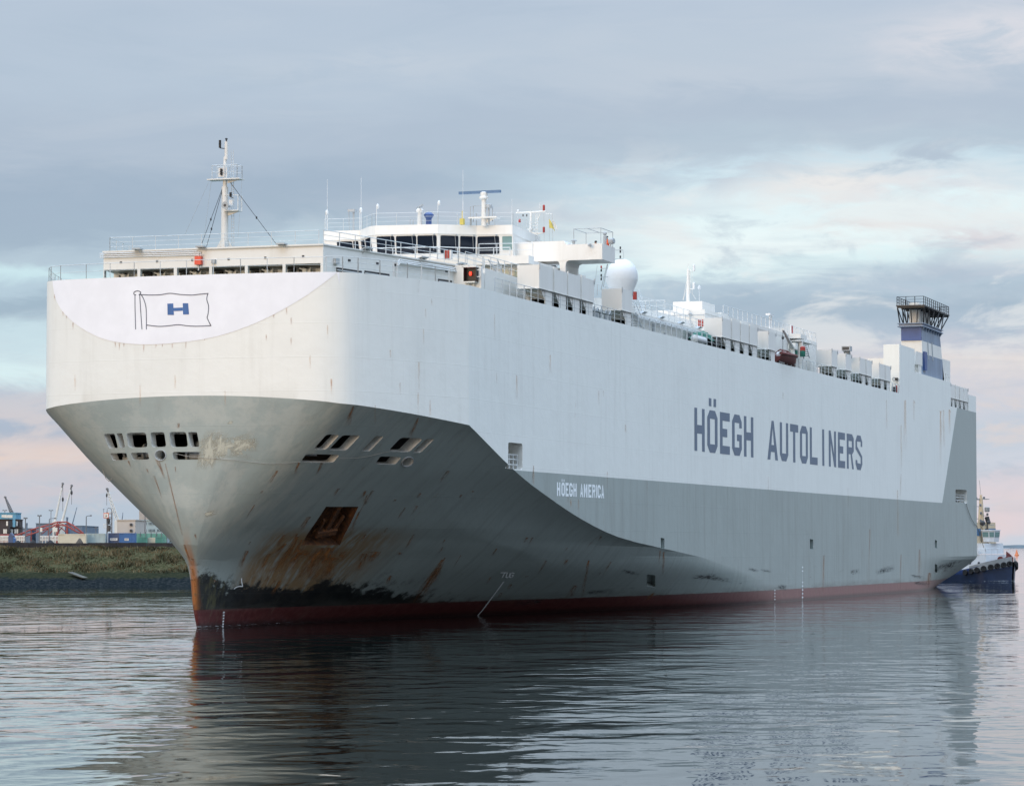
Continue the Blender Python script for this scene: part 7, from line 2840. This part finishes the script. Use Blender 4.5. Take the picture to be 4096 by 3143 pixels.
# cranes
def crane(label, map_, foot, tip, dist, mat, wd, hook=None, head=True, lattice=True):
    f_, t_ = far(*map_(*foot), dist), far(*map_(*tip), dist)
    root = thing('crane', label, 'crane', (f_[0], f_[1], GZ))
    ax_ = (t_ - f_) / np.linalg.norm(t_ - f_)
    sd = np.cross(ax_, FWD_H); sd /= np.linalg.norm(sd)
    s_ = dist / FPX / 5.214
    w0, w1 = wd * s_ / 2, wd * s_ / 4
    mb = MB()
    if lattice:
        for u in (-1, 1):
            for v in (-1, 1):
                mb.tube(f_ + sd * u * w0 + FWD_H * v * w0, t_ + sd * u * w1 + FWD_H * v * w1, w0 * 0.34, 5, w1 * 0.4)
        n_ = 16
        for i in range(n_):
            a0, a1 = f_ + (t_ - f_) * i / n_, f_ + (t_ - f_) * (i + 1) / n_
            r0, r1 = w0 + (w1 - w0) * i / n_, w0 + (w1 - w0) * (i + 1) / n_
            sg = 1 if i % 2 else -1
            mb.tube(a0 - sd * r0 * sg - FWD_H * r0, a1 + sd * r1 * sg - FWD_H * r1, w0 * 0.2, 4)
            mb.tube(a0 - sd * r0 * sg + FWD_H * r0, a1 + sd * r1 * sg + FWD_H * r1, w0 * 0.2, 4)
    else:
        mb.tube(f_, t_, w0, 8, w1)
    mb.build('boom', mat, root)
    if head:
        mb = MB()
        mb.obox(t_ + ax_ * w0 * 0.6 + sd * 0, sd * w0 * 0.5, ax_ * w0 * 1.6, FWD_H * w0 * 0.5)
        mb.lathe(t_ + ax_ * w0 * 1.8 - FWD_H * w0, [(w0 * 0.8, 0), (w0 * 0.8, w0 * 2)], 10, tuple(FWD_H))
        mb.build('boom_head', 'lampg', root)
    if hook:
        a, b = far(*map_(tip[0] + hook[2], tip[1] + 20), dist), far(*map_(hook[0], hook[1]), dist)
        mb = MB()
        mb.tube((b[0], b[1], a[2]), b, 0.06, 4)
        mb.build('hoist_rope', 'lampg', root)
        mb = MB()
        mb.ball(b, 0.4, 8, (0.7, 0.7, 1.6))
        mb.tube(b - UPZ * 0.6, b - UPZ * 3.0, 0.05, 4)
        mb.build('hook_block', 'dark', root)
    # cab and carriage, behind the low buildings
    mb = MB()
    c0_ = np.array([f_[0], f_[1], GZ])
    mb.obox(c0_ + UPZ * (f_[2] - GZ) / 2, RIGHT * w0 * 1.6, FWD_H * w0 * 1.6, UPZ * (f_[2] - GZ) / 2)
    mb.build('crane_base', mat, root)
    return root


crane('white crane boom at left of the near-parallel pair behind the truss', zL, (1150, 960), (1300, 230), 760, 'boom', 60, lattice=False, hook=(1310, 505, 8))
crane('white crane boom at right of the near-parallel pair behind the truss', zL, (1300, 960), (1482, 270), 765, 'boom', 60, lattice=False, hook=(1495, 365, 10))
crane('thin dark crane boom right of the white pair', zL, (1503, 1040), (1605, 665), 780, 'greyblue', 26, head=False, lattice=False)
crane('pale lattice crane leaning left over the beige plant building', zM, (470, 950), (275, 350), 900, 'boom', 70, hook=(245, 420, -22))
crane('grey crane boom leaning left above the sky blue tower', zL, (250, 800), (130, 510), 900, 'lampg', 60)
crane('short dark crane boom on the beige plant building roof', zM, (565, 935), (583, 775), 800, 'greyblue', 24, head=False, lattice=False)
# distant faint silhouettes
building('far_plant', 'small faint pinkish plant far behind the lamp post', zL, 1850, 1945, 990 + 120, 1500, 20, 'beige')

# black mooring fluke of a vessel peeping out beside the bow
mb = MB()
pts = [(1508, 1212), (1525, 1218), (1590, 1290), (1640, 1375), (1560, 1400), (1545, 1395), (1572, 1345), (1545, 1290)]
P_ = [far(*zM(*q), 478) for q in pts]
mb.prism(P_, FWD_H * 0.6)
o = mb.build('mooring_hook', 'black', None, loc=tuple(P_[4]))
tag(o, 'black horn-shaped mooring hook on the wall beside the ship bow', 'mooring hook')

# ------------------------------------------------------------------ tug astern
TDIST = 490.0
tz = lambda X, Y: (3780 + X / 4.098, 1950 + Y / 4.098)
TH = math.radians(47)                 # heading: to the right and towards the camera
tf = RIGHT * math.cos(TH) - FWD_H * math.sin(TH)        # forward of the tug
tl = -(FWD_H * math.cos(TH) + RIGHT * math.sin(TH))     # its side nearer the camera
t0 = far(3942, 2322, TDIST)
t0 = np.array([t0[0], t0[1], 0.0])
tug = thing('tugboat', 'dark blue hulled tug with white wheelhouse and cream mast pushing astern of the car carrier', 'tug', tuple(t0))
M['tughull'] = material('tug_dark_blue_hull', (0.018, 0.034, 0.08), 0.4, 0.3, 0.5)
M['tugblue'] = material('tug_blue_band', (0.02, 0.05, 0.17), 0.45, 0.2, 0.5)
M['tugwhite'] = material('tug_white_paint', (0.66, 0.68, 0.70), 0.5, 0.12, 0.6)
M['tugcream'] = material('tug_cream_paint', (0.62, 0.49, 0.33), 0.5, 0.12, 0.6)
M['tuggrey'] = material('tug_grey_bow', (0.30, 0.31, 0.31), 0.6, 0.3, 0.6)
M['tyre'] = material('fender_rubber', (0.010, 0.010, 0.011), 0.85)


def tp(f, s_, z):
    return t0 + tf * f + tl * s_ + UPZ * z


hwid = lambda f: 4.5 * (1 - max(0.0, (f - 0.2) / 5.5) ** 2.6) * (1 - 0.12 * max(0, (-f - 10) / 12)) if f < 5.65 else 0.25
fs = list(np.linspace(-22, 0.2, 10)) + list(np.linspace(0.8, 5.65, 12))
sheer = lambda f: 1.75 + 0.0 * f if f < -3 else 1.75 + 2.0 * ((f + 3) / 8.7) ** 1.6
def tug_strip(name, za_, zb_, wa, wb, mat):
    mb = MB()
    for sg in (1, -1):
        vv = []
        for f in fs:
            vv += [tp(f - (0.0 if f < 3 else 0.5 * (f - 3) * (1 - wa)), sg * hwid(f) * wa, za_(f)), tp(f, sg * hwid(f) * wb, zb_(f))]
        mb.add(vv, [(2 * i, 2 * i + 2, 2 * i + 3, 2 * i + 1) for i in range(len(fs) - 1)])
    return mb
mb = tug_strip('h', lambda f: -0.6, lambda f: sheer(f) * 0.62, 0.90, 0.98, 'tughull')
n_ = len(fs)
thull = mb.build('hull', 'tughull', tug, smooth=30)
mb = tug_strip('h', lambda f: sheer(f) * 0.62, lambda f: sheer(f), 0.98, 1.0, 'tugblue')
mb.build('bulwark', 'tugblue', tug, smooth=30)
mb = MB()
vv = []
for f in fs:
    vv += [tp(f, hwid(f), sheer(f) - 0.5), tp(f, -hwid(f), sheer(f) - 0.5)]
mb.add(vv, [(2 * i, 2 * i + 2, 2 * i + 3, 2 * i + 1) for i in range(len(fs) - 1)])
mb.build('deck', 'tuggrey', tug)
# grey bow bulwark patch
mb = MB()
for sg in (1, -1):
    vv = []
    ff_ = [f for f in fs if f >= 0.2]
    for f in ff_:
        vv += [tp(f + 0.02, sg * (hwid(f) + 0.03), sheer(f) * 0.66), tp(f + 0.02, sg * (hwid(f) * 0.985 + 0.03), sheer(f) + 0.35)]
    mb.add(vv, [(2 * i, 2 * i + 2, 2 * i + 3, 2 * i + 1) for i in range(len(ff_) - 1)])
mb.build('bow_bulwark', 'tuggrey', tug, smooth=30)
# tyre fenders, one mesh shared
tm = MB()
ringp = [(0.52 * math.cos(t), 0.52 * math.sin(t)) for t in np.linspace(0, 2 * math.pi, 13)]
prof_ = [(0.18, -0.15), (0.42, -0.17), (0.48, -0.09), (0.48, 0.09), (0.42, 0.17), (0.18, 0.15), (0.18, -0.15)]
tm.lathe((0, 0, 0), prof_, 12, (0, 1, 0))
tyre0 = None
for sg in (1, -1):
    for i, f in enumerate((-0.6, 0.6, 1.7, 2.7, 3.6, 4.3, 4.9, 5.4)):
        pos = tp(f + 0.15, sg * (hwid(f) + 0.2), sheer(f) * 0.86 - 0.25)
        df = 0.2
        tdir = tp(f + df, sg * hwid(min(f + df, 5.6)), 0) - tp(f, sg * hwid(f), 0)
        ang = math.atan2(tdir[1], tdir[0])
        if tyre0 is None:
            tyre0 = tm.build('tyre_fender', 'tyre', None)
            tyre0.parent = tug
            ob = tyre0
        else:
            ob = tyre0.copy()
            COL.objects.link(ob)
        ob.location = tuple(np.array(pos) - t0)
        ob.rotation_euler = (0, 0, ang)


def tbox(mb, f0, f1, s0, s1, z0, z1_, taper=0.0):
    A = [tp(f0, s0, z0), tp(f1, s0, z0), tp(f1, s1, z0), tp(f0, s1, z0)]
    B_ = [tp(f0 + taper, s0 * (1 - taper * .1), z1_), tp(f1 - taper, s0 * (1 - taper * .1), z1_), tp(f1 - taper, s1 * (1 - taper * .1), z1_), tp(f0 + taper, s1 * (1 - taper * .1), z1_)]
    mb.hexa(A + B_)
    return mb


mb = MB()
tbox(mb, -7.5, 2.7, -3.2, 3.2, 1.3, 4.35, 0.15)
dh = mb.build('deckhouse', 'tugwhite', tug)
mb = MB()
tbox(mb, -6.4, 1.9, -2.4, 2.4, 4.46, 6.2, 0.12)
up_ = mb.build('upper_deckhouse', 'tugwhite', tug)
for f in (-5.5, -4.0, -2.5, -0.6, 1.2):
    mb = MB()
    mb.lathe(tp(f, 3.2, 3.0), [(0.22, 0), (0.22, 0.08)], 10, tuple(tl))
    mb.build('porthole', 'pane', dh)
mb = MB()
wp = [(0.5, 1.1), (1.7, 1.1), (2.3, 0.6), (2.3, -0.6), (1.7, -1.1), (0.5, -1.1)]
lo = [tp(f, s_, 6.42) for f, s_ in wp]
hi = [tp(f + (f - 1.4) * 0.2, s_ * 1.16, 8.2) for f, s_ in wp]
mb.add(lo + hi, [(0, 1, 2, 3, 4, 5), (6, 7, 8, 9, 10, 11)] + [(i, (i + 1) % 6, 6 + (i + 1) % 6, 6 + i) for i in range(6)])
wh = mb.build('wheelhouse', 'tugwhite', tug)
for i in range(6):
    a, b = np.array(lo[i]), np.array(lo[(i + 1) % 6])
    c_, d_ = np.array(hi[i]), np.array(hi[(i + 1) % 6])
    cen = np.mean(lo + hi, 0)
    mb = MB()
    q = []
    for u, v in ((0.08, 0.45), (0.92, 0.45), (0.92, 0.90), (0.08, 0.90)):
        q.append((a + (b - a) * u) * (1 - v) + (c_ + (d_ - c_) * u) * v)
    out = np.cross(q[1] - q[0], q[3] - q[0]); out /= np.linalg.norm(out)
    if out @ (np.mean(q, 0) - cen) < 0:
        out = -out
    mb.prism([p + out * 0.01 for p in q], out * 0.04)
    mb.build('window', 'green_glass', wh)
mb = MB()
hh_ = [tp(f + (f - 1.4) * 0.3, s_ * 1.26, 8.21) for f, s_ in wp]
mb.prism(hh_, UPZ * 0.18)
mb.build('wheelhouse_roof', 'tugwhite', tug)
# funnels and mast
for sg in (1, -1):
    mb = MB()
    tbox(mb, -2.0, 0.0, sg * 2.0 - 0.9, sg * 2.0 + 0.9, 4.46, 9.6, 0.12)
    f_ = mb.build('funnel', 'tugcream', tug)
    mb = MB()
    tbox(mb, -1.96, -0.04, sg * 2.0 - 0.93, sg * 2.0 + 0.93, 7.4, 8.6, 0.05)
    mb.build('funnel_band', 'radar', f_)
    mb = MB()
    mb.tube(tp(-0.9, sg * 2.0, 9.6), tp(-1.2, sg * 2.0, 10.5), 0.38, 10)
    mb.build('exhaust', 'black', f_)
mb = MB()
mb.tube(tp(-0.8, 0, 6.4), tp(-0.8, 0, 13.6), 0.75, 8, 0.28)
mb.tube(tp(-0.8, 0, 13.6), tp(-0.8, 0, 14.1), 0.2, 8)
tm_ = mb.build('mast', 'tugcream', tug, smooth=40)
mb = MB()
for z, w_ in ((13.4, 1.7), (9.2, 2.6)):
    mb.tube(tp(-0.8, -w_, z), tp(-0.8, w_, z), 0.06, 5)
    mb.tube(tp(-0.8 - w_, 0, z), tp(-0.8 + w_, 0, z), 0.06, 5)
mb.tube(tp(-0.8, 0, 14.0), tp(-1.1, 0, 16.5), 0.03, 4)
mb.build_each('crosstree', 'tuggrey', tm_)
for f, s_, z in ((-0.2, 0.9, 12.4), (-0.2, 0.8, 11.1), (0.5, 0.0, 10.9), (-1.4, 0.9, 12.4), (-1.5, 0.9, 10.4), (-0.2, 0.9, 9.9), (-0.8, 1.2, 13.5), (-0.8, -0.8, 13.6)):
    mb = MB()
    mb.lathe(tp(f, s_, z - 0.2), [(0.12, 0), (0.18, 0.06), (0.18, 0.36), (0.1, 0.42)], 8)
    mb.tube(tp(f, s_, z - 0.2), tp(-0.8, 0, z - 0.2), 0.04, 4)
    mb.build('mast_lamp', 'lampg', tm_)
mb = MB()
mb.lathe(tp(0.6, 0.2, 11.3), [(0.3, 0), (0.42, 0.1), (0.42, 0.7), (0.3, 0.8)], 12)
mb.build('lantern', 'tuggrey', tm_)
mb = MB()
mb.tube(tp(0.6, 0.2, 8.4), tp(0.6, 0.2, 9.6), 0.12, 6)
mb.lathe(tp(0.6, 0.2, 9.6), [(0.2, 0), (0.3, 0.2), (0.3, 0.5), (0.15, 0.6)], 10, tuple(tf))
mb.ball(tp(0.2, 0.9, 9.5), 0.45, 10)
mb.build('fire_monitor', 'dark', tug)
mb = MB()
mb.rail([tp(-6.3, 2.35, 6.2), tp(-2.2, 2.35, 6.2)], 1.0, 1.2, 3, r=0.03, pr=0.04)
mb.rail([tp(-7.4, 3.15, 4.35), tp(2.5, 3.15, 4.35), tp(2.5, -3.1, 4.35)], 1.0, 1.6, 2, r=0.03, pr=0.04)
mb.build('tug_rail', 'tugwhite', tug)
mb = MB()
tbox(mb, 3.3, 4.3, -0.8, 0.8, 2.4, 3.5, 0.2)
mb.lathe(tp(3.8, -1.0, 3.5), [(0.6, 0), (0.6, 0.15), (0.35, 0.2), (0.35, 1.8), (0.6, 1.85), (0.6, 2.0)], 14, tuple(tl))
mb.build('towing_winch', 'boat', tug, smooth=40)
mb = MB()
mb.prism([tp(3.0, -1.6, 2.6), tp(4.9, -0.9, 3.3), tp(4.9, -0.9, 3.9), tp(4.2, -1.1, 4.4), tp(3.0, -1.6, 4.9)], tl * -0.15)
mb.build('bow_screen', 'boat', tug)
mb = MB()
tbox(mb, 0.6, 1.2, 3.0, 3.3, 4.4, 5.0)
mb.build('liferaft', 'tugwhite', tug)
mb = MB()
tbox(mb, -12.5, -9.5, -1.6, 1.6, 1.3, 2.9, 0.2)
mb.path([tp(-8.4, 3.2, 1.5), tp(-8.4, 3.2, 3.4), tp(-8.4, -3.2, 3.4), tp(-8.4, -3.2, 1.5)], 0.2)
mb.build('aft_winch', 'dark', tug)

# foam: at the stem, along the bow and round the tug
M['foam'] = D.materials.new('foam')
M['foam'].use_nodes = True
k = NT(M['foam'].node_tree)
b_ = k.n['Principled BSDF']
geo = k.new('ShaderNodeNewGeometry')
uvn = k.new('ShaderNodeUVMap')
u, v, _ = k.xyz(uvn.outputs[0])
f1 = k.noise(geo.outputs['Position'], 2.6, 6.0, 0.7)
env = k.math('MULTIPLY', k.math('MULTIPLY', k.math('MULTIPLY', v, k.math('SUBTRACT', 1.0, v)), 4.0), k.math('POWER', k.math('SUBTRACT', 1.0, u, clamp=True), 0.7))
k.put(b_.inputs['Base Color'], (0.72, 0.76, 0.78))
b_.inputs['Roughness'].default_value = 0.8
k.put(b_.inputs['Alpha'], k.math('MULTIPLY', k.step(k.math('ADD', f1, k.math('MULTIPLY', k.math('SUBTRACT', env, 1.0), 0.32)), 0.46, 0.56), 0.9))


def foam(name, label, line, widths, lift=0.02):
    me = D.meshes.new(name)
    L = [np.array(p, float) for p in line]
    c0_ = L[0]
    vv, uv, ff = [], [], []
    for i, p in enumerate(L):
        d_ = (L[min(i + 1, len(L) - 1)] - L[max(i - 1, 0)])
        d_ /= np.linalg.norm(d_)
        n_ = np.array([-d_[1], d_[0], 0])
        for j in range(5):
            s_ = (j - 2) / 2
            hump = 0.14 * (1 - s_ * s_)
            vv.append(tuple(p + n_ * widths[i] * s_ / 2 + UPZ * (lift + hump * widths[i] * 0.5) - c0_))
            uv.append((i / (len(L) - 1), j / 4))
    for i in range(len(L) - 1):
        for j in range(4):
            ff.append((i * 5 + j, (i + 1) * 5 + j, (i + 1) * 5 + j + 1, i * 5 + j + 1))
    me.from_pydata(vv, [], ff)
    lay = me.uv_layers.new(name='UVMap')
    for p in me.polygons:
        for li in p.loop_indices:
            lay.data[li].uv = uv[me.loops[li].vertex_index]
    me.materials.append(M['foam'])
    o = D.objects.new(name, me)
    COL.objects.link(o)
    o.location = c0_
    o['kind'] = 'stuff'
    return tag(o, label, 'foam')


P0w = plan_at(0.0)
line = [(193.0, 0.35, 0), (193.6, -0.15, 0)] + [(P0w[i, 0], -P0w[i, 1] - 0.35, 0) for i in (26, 32, 38, 43, 47, 51)]
foam('bow_foam', 'thin white foam curling along the red boot topping at the stem', line, [0.7, 1.0, 1.2, 1.2, 1.1, 1.0, 0.8, 0.5])
foam('tug_wash', 'white wash breaking along the side of the tug', [tp(6.2, 0.4, 0), tp(4.9, 2.4, 0), tp(2, 4.4, 0), tp(-3, 4.7, 0), tp(-10, 4.8, 0), tp(-18, 5.4, 0), tp(-24, 5.0, 0)], [2.4, 2.0, 1.3, 1.2, 1.4, 2.0, 2.4])
# bulb just breaking the surface
mb = MB()
mb.ball((190.6, 0.1, -0.46), 0.5, 14, (7.0, 1.5, 1.0))
mb.build('bulb', 'boat', ship, smooth=True)

# ------------------------------------------------------------------ channel buoy and the far shore on the right
q = far(4067, 2221, 1855)
q = np.array([q[0], q[1], 0.0])
buoy = thing('channel_buoy', 'orange conical channel buoy far out on the right', 'buoy', tuple(q))
M['buoyc'] = material('buoy_orange', (0.62, 0.20, 0.08), 0.6, 0.15, 0.6)
mb = MB()
mb.lathe(q + np.array([0, 0, -0.5]), [(1.2, 0), (1.35, 0.4), (1.35, 1.1), (1.0, 1.3)], 16)
mb.build('float', 'buoyc', buoy)
mb = MB()
mb.lathe(q + np.array([0, 0, 0.8]), [(0.95, 0), (0.45, 2.0), (0.35, 2.2)], 14)
mb.build('cone', 'buoyc', buoy)
mb = MB()
mb.lathe(q + np.array([0, 0, 3.0]), [(0.2, 0), (0.25, 0.1), (0.25, 0.5), (0.1, 0.6)], 10)
mb.build('lantern', 'buoyc', buoy)
mb = MB()
shore = []
for i, r in enumerate(np.linspace(200, 3200, 60)):
    shore.append((r, 5.0 + 4.0 * rng.rand() + 3 * math.sin(i * 0.5)))
M['shore'] = material('far_shore_land', (0.10, 0.13, 0.15), 0.95, 0.3, 0.01)
vv = []
for r, h_ in shore:
    vv += [bank_pt(r, 9000, -1), bank_pt(r, 9040, h_), bank_pt(r, 9400, h_ * 0.8)]
mb.add(vv, [(3 * i + j, 3 * i + 3 + j, 3 * i + 4 + j, 3 * i + 1 + j) for i in range(len(shore) - 1) for j in range(2)])
structure(mb.build('far_shore', 'shore'))
